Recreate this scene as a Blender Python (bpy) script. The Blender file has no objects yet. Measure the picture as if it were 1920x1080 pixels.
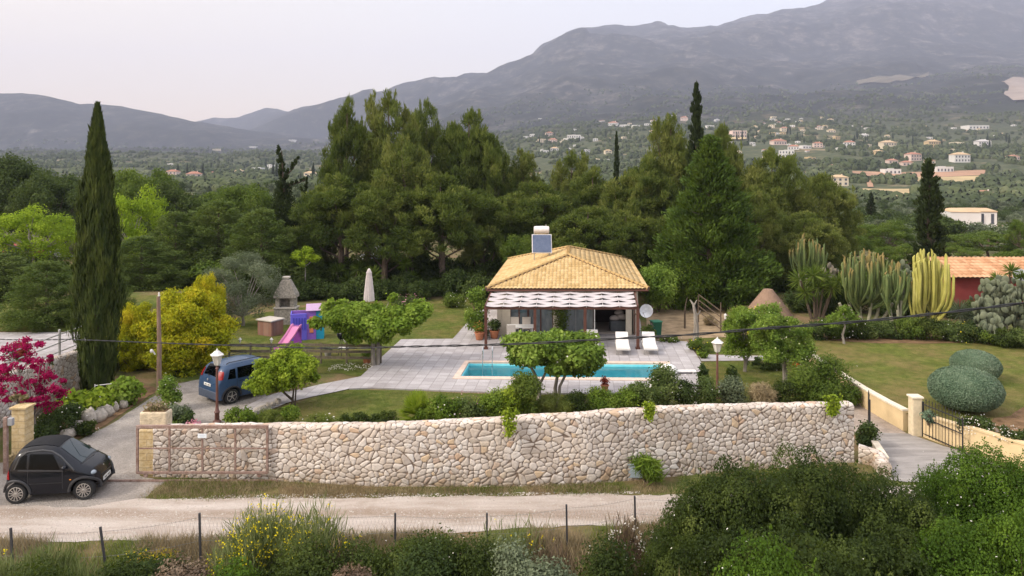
import bpy, math, random
import numpy as np
from mathutils import Vector, Matrix

# ---------------------------------------------------------------- camera, sky, sun, exposure
F, H, HY = 1400.0, 9.6, 316.0
scn = bpy.context.scene
cam_d = bpy.data.cameras.new("camera"); cam = bpy.data.objects.new("camera", cam_d)
scn.collection.objects.link(cam); scn.camera = cam
cam.location = (0, 0, H); cam.rotation_euler = (math.pi/2, 0, 0)
cam_d.sensor_width = 36; cam_d.lens = 36*F/1920; cam_d.shift_y = -(540-HY)/1920
cam_d.clip_start = 0.1; cam_d.clip_end = 30000

SUN_EL, SUN_AZ = math.radians(38), math.radians(-112)      # azimuth measured from +Y towards +X
sd = Vector((math.cos(SUN_EL)*math.sin(SUN_AZ), math.cos(SUN_EL)*math.cos(SUN_AZ), math.sin(SUN_EL)))
sun_d = bpy.data.lights.new("sun", 'SUN'); sun = bpy.data.objects.new("sun", sun_d)
sun_d.energy = 1.7; sun_d.angle = math.radians(10); sun_d.color = (1.0, 0.93, 0.84)
sun.rotation_euler = sd.to_track_quat('Z', 'Y').to_euler(); sun.location = (-60, -20, 60)
scn.collection.objects.link(sun)

world = bpy.data.worlds.new("World"); scn.world = world; world.use_nodes = True
wt = world.node_tree; wt.nodes.clear()
def wn(t, **k):
    n = wt.nodes.new(t)
    for a, b in k.items(): setattr(n, a, b)
    return n
sky = wn('ShaderNodeTexSky', sky_type='NISHITA', sun_disc=False, sun_elevation=SUN_EL, sun_rotation=SUN_AZ, air_density=1.0, dust_density=4.0, ozone_density=1.0)
bg1 = wn('ShaderNodeBackground'); bg1.inputs['Strength'].default_value = 0.05
wt.links.new(sky.outputs[0], bg1.inputs['Color'])
# thin even cloud cover: brighter and warm low in the west (left), greyer overhead
tc = wn('ShaderNodeTexCoord'); sx = wn('ShaderNodeSeparateXYZ'); wt.links.new(tc.outputs['Generated'], sx.inputs[0])
rz = wn('ShaderNodeValToRGB'); wt.links.new(sx.outputs['Z'], rz.inputs[0])
e = rz.color_ramp.elements
e[0].position = 0.0; e[0].color = (0.76, 0.60, 0.49, 1); e[1].position = 0.75; e[1].color = (0.98, 0.98, 1.06, 1)
for p_, c_ in ((0.10, (0.64, 0.575, 0.53, 1)), (0.22, (0.575, 0.565, 0.575, 1)), (0.42, (0.70, 0.70, 0.74, 1))):
    k = rz.color_ramp.elements.new(p_); k.color = c_
rx = wn('ShaderNodeMapRange'); wt.links.new(sx.outputs['X'], rx.inputs['Value'])
rx.inputs['From Min'].default_value = -0.6; rx.inputs['From Max'].default_value = 0.3
wm = wn('ShaderNodeMix', data_type='RGBA', blend_type='MULTIPLY'); wt.links.new(rz.outputs[0], wm.inputs[6])
wr = wn('ShaderNodeValToRGB'); wt.links.new(rx.outputs[0], wr.inputs[0])
wr.color_ramp.elements[0].color = (1.20, 1.04, 0.76, 1); wr.color_ramp.elements[1].color = (1.0, 1.0, 1.0, 1)
wm.inputs[0].default_value = 1.0; wt.links.new(wr.outputs[0], wm.inputs[7])
wnz = wn('ShaderNodeTexNoise'); wnz.inputs['Scale'].default_value = 1.6; wnz.inputs['Detail'].default_value = 3
wmap = wn('ShaderNodeMapping'); wmap.inputs['Scale'].default_value = (1, 1, 3.5); wt.links.new(tc.outputs['Generated'], wmap.inputs[0]); wt.links.new(wmap.outputs[0], wnz.inputs[0])
wmr = wn('ShaderNodeMapRange'); wt.links.new(wnz.outputs[0], wmr.inputs['Value']); wmr.inputs['To Min'].default_value = 0.96; wmr.inputs['To Max'].default_value = 1.04
wm2 = wn('ShaderNodeMix', data_type='RGBA', blend_type='MULTIPLY'); wm2.inputs[0].default_value = 1.0
wt.links.new(wm.outputs[2], wm2.inputs[6]); wt.links.new(wmr.outputs[0], wm2.inputs[7])
bg2 = wn('ShaderNodeBackground'); bg2.inputs['Strength'].default_value = 0.94; wt.links.new(wm2.outputs[2], bg2.inputs['Color'])
wa = wn('ShaderNodeAddShader'); wt.links.new(bg1.outputs[0], wa.inputs[0]); wt.links.new(bg2.outputs[0], wa.inputs[1])
wo = wn('ShaderNodeOutputWorld'); wt.links.new(wa.outputs[0], wo.inputs['Surface'])

scn.view_settings.view_transform = 'Standard'; scn.view_settings.look = 'None'
scn.view_settings.exposure = 0.78; scn.view_settings.gamma = 1.0
scn.render.engine = 'CYCLES'
cy = scn.cycles
cy.use_denoising = True; cy.denoiser = 'OPENIMAGEDENOISE'; cy.denoising_prefilter = 'ACCURATE'
cy.max_bounces = 6; cy.diffuse_bounces = 2; cy.glossy_bounces = 3; cy.transmission_bounces = 4; cy.transparent_max_bounces = 8
cy.volume_bounces = 0; cy.caustics_reflective = False; cy.caustics_refractive = False; cy.sample_clamp_indirect = 4
cy.use_adaptive_sampling = True; cy.adaptive_threshold = 0.015

RNG = np.random.default_rng(7)
random.seed(7)
COL = scn.collection

# ---------------------------------------------------------------- pixel <-> world (used to read positions off the photograph)
def P(px, py, z=0.0):
    d = (H-z)*F/(py-HY)
    return Vector(((px-960)/F*d, d, z))
def Q(px, py, d):
    return Vector(((px-960)/F*d, d, H+(HY-py)/F*d))

# ---------------------------------------------------------------- naming helpers
def tag(o, label=None, cat=None, group=None, kind=None):
    if label: o['label'] = label
    if cat: o['category'] = cat
    if group: o['group'] = group
    if kind: o['kind'] = kind
    return o
def thing(name, label, cat, loc=(0, 0, 0), rot=0.0, group=None):
    o = bpy.data.objects.new(name, None); COL.objects.link(o)
    o.empty_display_size = 0.3
    o.location = loc; o.rotation_euler = (0, 0, rot)
    return tag(o, label, cat, group)
def copy_tree(o, parent=None):
    c = o.copy(); COL.objects.link(c); c.parent = parent
    for ch in list(o.children): copy_tree(ch, c)
    return c
def copy_thing(o, loc=None, rot=None, scale=None, label=None, group=None):
    c = copy_tree(o)
    if loc is not None: c.location = loc
    if rot is not None: c.rotation_euler = (0, 0, rot)
    if scale is not None: c.scale = scale
    if label: c['label'] = label
    if group: c['group'] = group
    return c

# ---------------------------------------------------------------- materials
MATS = {}
class NT:
    def __init__(s, name):
        s.m = bpy.data.materials.new(name); s.m.use_nodes = True; s.t = s.m.node_tree; s.t.nodes.clear()
        s.out = s.t.nodes.new('ShaderNodeOutputMaterial'); s._c = None
    def n(s, t, inp=None, **k):
        n = s.t.nodes.new(t)
        for a, b in k.items(): setattr(n, a, b)
        for a, b in (inp or {}).items(): s.set(n.inputs[a], b)
        return n
    def set(s, sock, v):
        if isinstance(v, bpy.types.NodeSocket): s.t.links.new(v, sock)
        elif hasattr(v, 'outputs'): s.t.links.new(v.outputs[0], sock)
        elif isinstance(v, (tuple, list)) and len(v) == 3 and sock.type == 'RGBA': sock.default_value = (*v, 1)
        else: sock.default_value = v
    def co(s, kind='Object', scale=None, rot=None):
        if s._c is None: s._c = s.n('ShaderNodeTexCoord')
        o = s._c.outputs[kind]
        if scale is None and rot is None: return o
        return s.n('ShaderNodeMapping', {0: o, 'Scale': scale or (1, 1, 1), 'Rotation': rot or (0, 0, 0)}).outputs[0]
    def pos(s):
        return s.n('ShaderNodeNewGeometry').outputs['Position']
    def noise(s, scale, detail=3, rough=0.55, vec=None, dist=0.0):
        return s.n('ShaderNodeTexNoise', {'Vector': vec if vec is not None else s.co(), 'Scale': scale, 'Detail': detail, 'Roughness': rough, 'Distortion': dist}).outputs[0]
    def ramp(s, fac, stops, interp='LINEAR'):
        r = s.n('ShaderNodeValToRGB', {0: fac}); cr = r.color_ramp; cr.interpolation = interp
        while len(cr.elements) < len(stops): cr.elements.new(0.5)
        for el, (p, c) in zip(cr.elements, stops):
            el.position = p; el.color = (*c, 1) if len(c) == 3 else c
        return r.outputs[0]
    def mr(s, v, a, b, c=0.0, d=1.0):
        return s.n('ShaderNodeMapRange', {'Value': v, 'From Min': a, 'From Max': b, 'To Min': c, 'To Max': d}).outputs[0]
    def mix(s, f, a, b, mode='MIX'):
        n = s.n('ShaderNodeMix', data_type='RGBA', blend_type=mode); s.set(n.inputs[0], f); s.set(n.inputs[6], a); s.set(n.inputs[7], b); return n.outputs[2]
    def math(s, op, a, b=0.0, c=None):
        n = s.n('ShaderNodeMath', operation=op); s.set(n.inputs[0], a); s.set(n.inputs[1], b)
        if c is not None: s.set(n.inputs[2], c)
        return n.outputs[0]
    def bsdf(s, color, rough=0.7, bump=None, bdist=0.02, bstr=1.0, spec=0.3, metal=0.0, **k):
        b = s.n('ShaderNodeBsdfPrincipled', {'Base Color': color, 'Roughness': rough, 'Specular IOR Level': spec, 'Metallic': metal})
        if bump is not None:
            bn = s.n('ShaderNodeBump', {'Height': bump, 'Distance': bdist, 'Strength': bstr}); s.t.links.new(bn.outputs[0], b.inputs['Normal'])
        for a, v in k.items(): s.set(b.inputs[a.replace('_', ' ')], v)
        s.t.links.new(b.outputs[0], s.out.inputs['Surface']); return b

def plain(name, color, rough=0.6, spec=0.3, metal=0.0, var=0.12, scale=6.0, bump=0.0, **k):
    """a lightly mottled, slightly uneven single-colour surface"""
    if name in MATS: return MATS[name]
    t = NT(name); nz = t.noise(scale, 4)
    lo = tuple(c*(1-var) for c in color); hi = tuple(min(1, c*(1+var)) for c in color)
    c = t.ramp(nz, [(0.3, lo), (0.7, hi)])
    rr = t.mr(t.noise(scale*2.3, 2), 0.3, 0.7, max(0.02, rough-0.07), min(1, rough+0.07))
    t.bsdf(c, rr, t.noise(scale*5, 3) if bump else None, bump or 0.01, spec=spec, metal=metal, **k)
    MATS[name] = t.m; return t.m

def leafmat(name, stops, rough=0.55, trans=0.3, clump=1.2, spec=0.06, hue=None):
    """foliage: colour by per-leaf value, broad variation by noise through the crown"""
    if name in MATS: return MATS[name]
    t = NT(name)
    a = t.n('ShaderNodeAttribute', attribute_name='var').outputs['Fac']
    nz = t.noise(clump, 2, vec=t.pos())
    f = t.math('ADD', t.math('MULTIPLY', a, 0.55), t.math('MULTIPLY', t.mr(nz, 0.3, 0.7), 0.45))
    c = t.ramp(f, [(i/(len(stops)-1), s) for i, s in enumerate(stops)])
    b = t.bsdf(c, max(rough, .6), spec=spec)
    tr = t.n('ShaderNodeBsdfTranslucent', {'Color': t.mix(0.5, c, (0.25, 0.35, 0.03), 'MIX') if hue is None else t.mix(0.5, c, hue)})
    mx = t.n('ShaderNodeMixShader', {0: trans, 1: b, 2: tr})
    t.t.links.new(mx.outputs[0], t.out.inputs['Surface'])
    MATS[name] = t.m; return t.m

# ---------------------------------------------------------------- mesh building
class MB:
    def __init__(s): s.v = []; s.f = []; s.mi = []; s.cur = 0
    def _add(s, vs, fs):
        o = len(s.v); s.v.extend([tuple(x) for x in vs]); s.f.extend([tuple(i+o for i in f) for f in fs]); s.mi.extend([s.cur]*len(fs)); return s
    def box(s, c, size, rz=0.0, M=None):
        x, y, z = size[0]/2, size[1]/2, size[2]/2; ca, sa = math.cos(rz), math.sin(rz)
        vs = []
        for dx, dy, dz in ((-x,-y,-z),(x,-y,-z),(x,y,-z),(-x,y,-z),(-x,-y,z),(x,-y,z),(x,y,z),(-x,y,z)):
            vs.append((c[0]+dx*ca-dy*sa, c[1]+dx*sa+dy*ca, c[2]+dz))
        return s._add(vs, [(0,3,2,1),(4,5,6,7),(0,1,5,4),(1,2,6,5),(2,3,7,6),(3,0,4,7)])
    def bar(s, p, q, w, h=None, up=(0, 0, 1)):
        h = h or w; p, q = Vector(p), Vector(q); d = (q-p).normalized(); u = Vector(up)
        if abs(d.dot(u)) > 0.98: u = Vector((1, 0, 0))
        a = d.cross(u).normalized(); b = a.cross(d).normalized()
        vs = [e+a*i*w/2+b*j*h/2 for e in (p, q) for i, j in ((-1,-1),(1,-1),(1,1),(-1,1))]
        return s._add(vs, [(0,1,2,3),(7,6,5,4),(0,4,5,1),(1,5,6,2),(2,6,7,3),(3,7,4,0)])
    def tube(s, pts, r, n=8, cap=True):
        pts = [Vector(p) for p in pts]; rs = r if isinstance(r, (list, tuple)) else [r]*len(pts)
        vs, fs = [], []; a = None
        for i, p in enumerate(pts):
            d = (pts[min(i+1, len(pts)-1)]-pts[max(i-1, 0)])
            d = d.normalized() if d.length > 1e-9 else Vector((0, 0, 1))
            if a is None: a = d.orthogonal().normalized()
            else: a = (a-d*a.dot(d)); a = a.normalized() if a.length > 1e-6 else d.orthogonal().normalized()
            b = d.cross(a)
            for k in range(n):
                t = 2*math.pi*k/n; vs.append(p+(a*math.cos(t)+b*math.sin(t))*rs[i])
        for i in range(len(pts)-1):
            for k in range(n):
                fs.append((i*n+k, i*n+(k+1) % n, (i+1)*n+(k+1) % n, (i+1)*n+k))
        if cap: fs.append(tuple(range(n-1, -1, -1))); fs.append(tuple((len(pts)-1)*n+k for k in range(n)))
        return s._add(vs, fs)
    def lathe(s, prof, c=(0, 0, 0), n=20, sx=1, sy=1):
        vs, fs = [], []
        for r, z in prof:
            for k in range(n):
                t = 2*math.pi*k/n; vs.append((c[0]+r*math.cos(t)*sx, c[1]+r*math.sin(t)*sy, c[2]+z))
        for i in range(len(prof)-1):
            for k in range(n):
                fs.append((i*n+k, i*n+(k+1) % n, (i+1)*n+(k+1) % n, (i+1)*n+k))
        fs.append(tuple(range(n-1, -1, -1))); fs.append(tuple((len(prof)-1)*n+k for k in range(n)))
        return s._add(vs, fs)
    def disc_x(s, prof, c, axis, n=24):
        """lathe about an arbitrary axis: prof = (radius, offset along axis)"""
        ax = Vector(axis).normalized(); a = ax.orthogonal().normalized(); b = ax.cross(a); c = Vector(c)
        vs, fs = [], []
        for r, o in prof:
            for k in range(n):
                t = 2*math.pi*k/n; vs.append(c+ax*o+(a*math.cos(t)+b*math.sin(t))*r)
        for i in range(len(prof)-1):
            for k in range(n): fs.append((i*n+k, i*n+(k+1) % n, (i+1)*n+(k+1) % n, (i+1)*n+k))
        fs.append(tuple(range(n-1, -1, -1))); fs.append(tuple((len(prof)-1)*n+k for k in range(n)))
        return s._add(vs, fs)
    def prism(s, poly, z0, z1):
        n = len(poly); z0s = z0 if isinstance(z0, (list, tuple)) else [z0]*n; z1s = z1 if isinstance(z1, (list, tuple)) else [z1]*n
        a = sum(poly[i][0]*poly[(i+1) % n][1]-poly[(i+1) % n][0]*poly[i][1] for i in range(n))
        idx = list(range(n)) if a > 0 else list(range(n-1, -1, -1))
        vs = [(poly[i][0], poly[i][1], z0s[i]) for i in idx]+[(poly[i][0], poly[i][1], z1s[i]) for i in idx]
        return s._add(vs, [tuple(range(n-1, -1, -1)), tuple(range(n, 2*n))]+[(i, (i+1) % n, n+(i+1) % n, n+i) for i in range(n)])
    def quad(s, *ps): return s._add(ps, [tuple(range(len(ps)))])
    def slab(s, pts, th, up=(0, 0, 1)):
        """a polygon given thickness"""
        u = Vector(up)*th; ps = [Vector(p) for p in pts]; n = len(ps)
        return s._add([p for p in ps]+[p+u for p in ps], [tuple(range(n-1, -1, -1)), tuple(range(n, 2*n))]+[(i, (i+1) % n, n+(i+1) % n, n+i) for i in range(n)])
    def ell(s, c, r, n=12, m=8):
        prof = []; vs, fs = [], []
        for j in range(1, m):
            t = math.pi*j/m
            for k in range(n):
                p = 2*math.pi*k/n; vs.append((c[0]+r[0]*math.sin(t)*math.cos(p), c[1]+r[1]*math.sin(t)*math.sin(p), c[2]-r[2]*math.cos(t)))
        for j in range(m-2):
            for k in range(n): fs.append((j*n+k, j*n+(k+1) % n, (j+1)*n+(k+1) % n, (j+1)*n+k))
        b = len(vs); vs.append((c[0], c[1], c[2]-r[2])); vs.append((c[0], c[1], c[2]+r[2]))
        for k in range(n):
            fs.append((b, (k+1) % n, k)); fs.append((b+1, (m-2)*n+k, (m-2)*n+(k+1) % n))
        return s._add(vs, fs)
    def build(s, name, mat, parent=None, smooth=False, bevel=0.0, angle=0.7):
        me = bpy.data.meshes.new(name); me.from_pydata(s.v, [], s.f)
        mats = mat if isinstance(mat, (list, tuple)) else [mat]
        for m in mats: me.materials.append(m)
        if len(mats) > 1: me.polygons.foreach_set('material_index', s.mi)
        me.validate(); me.update()
        if smooth:
            me.shade_smooth()
            try: me.set_sharp_from_angle(angle=angle)
            except Exception: pass
        o = bpy.data.objects.new(name, me); COL.objects.link(o)
        if parent is not None: o.parent = parent
        if bevel:
            b = o.modifiers.new('bevel', 'BEVEL'); b.width = bevel; b.segments = 2; b.limit_method = 'ANGLE'; b.angle_limit = math.radians(35)
        return o

def npmesh(name, co, faces_flat, nper, mat, parent=None, var=None, smooth=False):
    """fast mesh of nper-gons from numpy arrays"""
    me = bpy.data.meshes.new(name); nf = len(faces_flat)//nper
    me.vertices.add(len(co)); me.vertices.foreach_set('co', np.asarray(co, np.float32).ravel())
    me.loops.add(len(faces_flat)); me.loops.foreach_set('vertex_index', np.asarray(faces_flat, np.int32))
    me.polygons.add(nf); me.polygons.foreach_set('loop_start', np.arange(0, nf*nper, nper, dtype=np.int32))
    me.polygons.foreach_set('loop_total', np.full(nf, nper, np.int32))
    if smooth: me.polygons.foreach_set('use_smooth', np.ones(nf, bool))
    if var is not None:
        at = me.attributes.new('var', 'FLOAT', 'FACE'); at.data.foreach_set('value', np.asarray(var, np.float32))
    me.materials.append(mat); me.update(calc_edges=True)
    o = bpy.data.objects.new(name, me); COL.objects.link(o)
    if parent is not None: o.parent = parent
    return o

def unit(v):
    return v/np.maximum(np.linalg.norm(v, axis=-1, keepdims=True), 1e-9)
def leafset(c, d, nrm, L, W, var=None, rng=RNG):
    """diamond leaves: centre c, long axis d, facing nrm, length L, width W (arrays or scalars)"""
    n = len(c); d = unit(d); s = unit(np.cross(d, nrm)+1e-6)
    L = np.broadcast_to(np.asarray(L, float).reshape(-1, 1), (n, 1)); W = np.broadcast_to(np.asarray(W, float).reshape(-1, 1), (n, 1))
    v = np.empty((n, 4, 3)); v[:, 0] = c-d*L/2; v[:, 1] = c+s*W/2; v[:, 2] = c+d*L/2; v[:, 3] = c-s*W/2
    if var is None: var = rng.random(n)
    return v.reshape(-1, 3), var
def leaves_obj(name, sets, mat, parent=None):
    co = np.concatenate([s[0] for s in sets]); var = np.concatenate([s[1] for s in sets])
    return npmesh(name, co, np.arange(len(co)), 4, mat, parent, var)

# value-noise fbm on arrays
_tab = np.random.default_rng(3).random((256, 256))
def vnoise(x, y):
    xi = np.floor(x).astype(int); yi = np.floor(y).astype(int); fx = x-xi; fy = y-yi
    fx = fx*fx*(3-2*fx); fy = fy*fy*(3-2*fy); a = _tab[xi % 256, yi % 256]; b = _tab[(xi+1) % 256, yi % 256]
    c = _tab[xi % 256, (yi+1) % 256]; d = _tab[(xi+1) % 256, (yi+1) % 256]
    return (a*(1-fx)+b*fx)*(1-fy)+(c*(1-fx)+d*fx)*fy
def fbm(x, y, o=5):
    r = 0; a = 0.5; t = 0
    for i in range(o):
        r = r+a*vnoise(x*2**i+17.3*i, y*2**i+5.1*i); t += a; a *= 0.5
    return r/t-0.5
# ================================================================ TERRAIN
TD = np.array([75, 100, 130, 200, 300, 450, 600, 800, 1100, 1600, 2300, 3200, 4200, 4700, 5000, 5700, 6500, 9000.])
TPX = np.array([-900, 0, 300, 600, 750, 900, 1100, 1300, 1500, 1700, 1920, 2900.])
# screen heights of the ground by distance (rows) and bearing (columns), read off the photograph, turned into real altitudes
_T = {
 -900: [495,450,419,383,361,346,338,328,312,297,289,283,205,222,300,300,300,320],
 0:    [495,450,419,383,361,346,338,328,312,297,289,283,175,195,300,300,300,320],
 300:  [495,450,419,383,361,346,338,328,312,297,289,284,213,232,300,300,300,320],
 600:  [495,450,419,383,361,346,338,328,310,294,285,272,255,262,190,205,260,320],
 750:  [495,450,421,386,362,346,337,325,302,285,272,240,205,190,157,165,200,320],
 900:  [495,450,421,386,362,346,336,320,290,268,245,205,172,160,147,150,180,320],
 1100: [495,450,424,392,366,348,335,310,277,250,222,180,120,95,70,62,53,120],
 1300: [495,455,430,400,372,350,334,304,268,238,205,165,110,88,70,58,49,100],
 1500: [495,462,440,412,384,356,336,300,262,228,186,178,120,90,60,35,15,60],
 1700: [495,470,450,420,392,360,337,300,264,224,172,150,110,70,35,0,-32,0],
 1920: [495,478,458,428,398,362,338,302,266,220,165,128,95,60,30,-5,-40,0],
 2900: [495,478,458,428,398,362,338,302,266,215,150,100,60,40,0,-30,-60,0]}
_TZ = np.array([[H+(HY-_T[int(p)][j])/F*TD[j] for p in TPX] for j in range(len(TD))])
# silhouettes given finely
RA = np.array([(-900,205),(-300,190),(0,175),(40,174),(90,180),(150,198),(200,198),(230,200),(300,213),(365,227),(450,243),(560,256),(640,262)])
RC = np.array([(430,262),(480,240),(547,212),(600,190),(650,172),(680,162),(720,158),(800,155),(870,153),(905,147),(960,118),(1000,100),(1050,75),(1100,62)])
RB = np.array([(330,262),(365,227),(400,219),(440,220),(460,214),(500,203),(520,204),(547,212),(600,250)])
RD = np.array([(905,180),(960,118),(1000,100),(1050,75),(1100,55),(1140,45),(1200,42),(1245,40),(1290,47),(1340,50),(1400,35),(1450,22),(1500,15),(1530,5),(1560,-5),(1700,-32),(1920,-40)])
def far_z(px, Y):
    """altitude from the control table, Y>=75"""
    ly = np.log(np.clip(Y, 75, 8999)); lt = np.log(TD)
    j = np.clip(np.searchsorted(lt, ly, side='right')-1, 0, len(TD)-2); t = (ly-lt[j])/(lt[j+1]-lt[j])
    px = np.clip(px, -899, 2899); i = np.clip(np.searchsorted(TPX, px, side='right')-1, 0, len(TPX)-2); s = (px-TPX[i])/(TPX[i+1]-TPX[i])
    s = s*s*(3-2*s)
    def row(j):
        z = _TZ[j, i]*(1-s)+_TZ[j, i+1]*s
        for jj, R, a, b in ((12, RA, -900, 640), (14, RC, 430, 1100), (16, RB, 330, 600), (16, RD, 905, 1920)):
            m = (j == jj) & (px >= a) & (px <= b)
            z = np.where(m, H+(HY-np.interp(px, R[:, 0], R[:, 1]))/F*TD[jj], z)
        return z
    return row(j)*(1-t)+row(j+1)*t
WALLR = [(14.3, 60), (14.3, 37.75), (14.2, 30.1), (14.45, 27.1), (15.0, 25.9), (15.6, 25.07), (16.2, 23.6), (16.8, 22.2), (18.5, 20.6), (22, 19.4)]   # foot of the cream wall
_wy = np.array([p[1] for p in WALLR])[::-1]; _wx = np.array([p[0] for p in WALLR])[::-1]
def g(X, Y):
    X = np.asarray(X, float); Y = np.asarray(Y, float)
    Yc = np.maximum(Y, 20); px = 960+F*X/Yc
    zf = far_z(px, Yc)
    nz = fbm(X/260+3, Y/260+9, 4)*np.interp(Y, [75, 300, 900, 2500, 6000], [0, 5, 22, 75, 95])
    rid = (0.5-np.abs(fbm(X/900+31, Y/900+7, 5))*2.4)*np.interp(Y, [1500, 3000, 5000, 7000], [0, 70, 150, 120])+(0.3-np.abs(fbm(X/260+11, Y/420+3, 4))*2.4)*np.interp(Y, [2300, 3500, 5200, 7000], [0, 42, 60, 20])
    edge = np.interp(Y, [0, 3600, 4200, 4700, 9000], [1, 1, .25, .6, .6])
    nz = nz*np.where(px < 700, edge, 1)+(rid-35)*np.where((Y > 3000) & (px < 700), .25, .62)*np.interp(Y, [1500, 3000], [0, 1])
    zf = zf+nz
    t = np.clip((Y-62)/30, 0, 1); t = t*t*(3-2*t)
    near = np.zeros_like(X)
    # raised neighbours' ground left and right of the retaining walls
    fade = 1-np.clip((Y-48)/14, 0, 1)
    near = np.where((X < -19.1) & (Y > 20.5), 1.6*fade, near)
    near = np.where((X > np.interp(Y, _wy, _wx)+0.12) & (Y > 19.4), 0.62*fade+0.0, near)
    # bank dropping below the drone
    near = np.where(Y < 18.9, -np.clip((18.9-Y), 0, 9)*0.42, near)
    z = near*(1-t)+zf*t
    # excavation under the terrace for the pool
    hole = (X > -2.45) & (X < 7.45) & (Y > 34.05) & (Y < 37.15)
    return np.where(hole, -2.4, z)
def gz(x, y): return float(g(np.array([x]), np.array([y]))[0])

def terrain():
    ys = np.concatenate([np.arange(-12, 16, 1.5), np.arange(16, 66, 0.33), np.geomspace(66, 9000, 330)])
    ss = np.concatenate([np.linspace(-1.9, -0.72, 60, endpoint=False), np.linspace(-0.72, 0.72, 330), np.linspace(0.72, 1.9, 61)[1:]])
    Yg, S = np.meshgrid(ys, ss, indexing='ij'); Xg = S*(Yg+25)
    Z = g(Xg, Yg)
    lump = fbm(Xg/1.3, Yg/1.3, 4)*0.10
    rough = np.clip((18.9-Yg)/1.5, 0, 1)
    Z = Z+lump*rough*2-0.0
    n, m = Xg.shape
    co = np.stack([Xg, Yg, Z], -1).reshape(-1, 3)
    a = (np.arange(n-1)[:, None]*m+np.arange(m-1)[None]); q = np.stack([a, a+1, a+m+1, a+m], -1).reshape(-1)
    return npmesh('ground', co, q, 4, mat_ground(), smooth=True)

def mat_ground():
    t = NT('ground'); p = t.pos()
    sep = t.n('ShaderNodeSeparateXYZ', {0: p}); X, Y, Z = sep.outputs
    # --- near: dry soil with rough grass
    n1 = t.noise(0.55, 5, vec=p); n2 = t.noise(9, 5, 0.7, vec=p); n3 = t.noise(0.11, 3, vec=p)
    soil = t.ramp(n2, [(0.3, (0.13, 0.085, 0.045)), (0.7, (0.26, 0.18, 0.105))])
    grass = t.ramp(n2, [(0.3, (0.045, 0.065, 0.016)), (0.7, (0.13, 0.135, 0.04))])
    near = t.mix(t.mr(t.math('ADD', n1, t.math('MULTIPLY', n2, 0.25)), 0.50, 0.72), soil, grass)
    # --- middle: olive groves, scrub, tilled strips
    f1 = t.noise(0.012, 4, 0.6, vec=p, dist=0.6); f2 = t.noise(0.09, 5, 0.7, vec=p)
    scrub = t.ramp(f2, [(0.32, (0.035, 0.048, 0.022)), (0.55, (0.075, 0.085, 0.042)), (0.75, (0.16, 0.14, 0.08))])
    dry = t.ramp(f2, [(0.3, (0.17, 0.13, 0.075)), (0.7, (0.30, 0.235, 0.15))])
    mid = t.mix(t.mr(f1, 0.60, 0.66), scrub, dry)
    # --- far: mountain maquis with bare limestone
    st = t.n('ShaderNodeMapping', {0: p, 'Scale': (1, 0.6, 1.0)}).outputs[0]
    m1 = t.noise(0.0042, 8, 0.68, vec=st, dist=0.5); m2 = t.noise(0.016, 6, 0.72, vec=st)
    maquis = t.ramp(m2, [(0.34, (0.003, 0.006, 0.003)), (0.5, (0.012, 0.016, 0.009)), (0.66, (0.06, 0.055, 0.040))])
    rock = t.ramp(m2, [(0.3, (0.016, 0.017, 0.013)), (0.5, (0.06, 0.055, 0.047)), (0.7, (0.20, 0.18, 0.155))])
    hi = t.mr(Z, 200, 900, 0.0, 0.10)
    far = t.mix(t.mr(t.math('ADD', t.math('ADD', m1, t.math('MULTIPLY', m2, 0.45)), hi), 0.80, 0.93), maquis, rock)
    far = t.mix(t.mr(t.noise(0.055, 5, 0.8, vec=p), 0.35, 0.65, 0.55, 0.0), far, (0.012, 0.016, 0.010))
    # contour tracks and terraces: pale broken lines round the hillside
    wav = t.math('ABSOLUTE', t.math('SUBTRACT', t.math('FRACT', t.math('ADD', t.math('DIVIDE', Z, 62.0), t.math('MULTIPLY', m1, 5.0))), 0.5))
    line = t.math('MULTIPLY', t.mr(wav, 0.0, 0.03, 1, 0), t.mr(t.noise(0.0045, 3, vec=p), 0.56, 0.62))
    far = t.mix(t.math('MULTIPLY', line, 0.5), far, (0.22, 0.185, 0.14))
    c = t.mix(t.mr(Y, 70, 130), near, mid); c = t.mix(t.mr(Y, 1100, 2000), c, far)
    bh = t.math('ADD', t.math('MULTIPLY', n2, 0.6), t.math('MULTIPLY', t.noise(30, 4, vec=p), 0.3))
    t.bsdf(c, 0.95, bh, 0.05, spec=0.1); return t.m

tag(terrain(), kind='structure')

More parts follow.
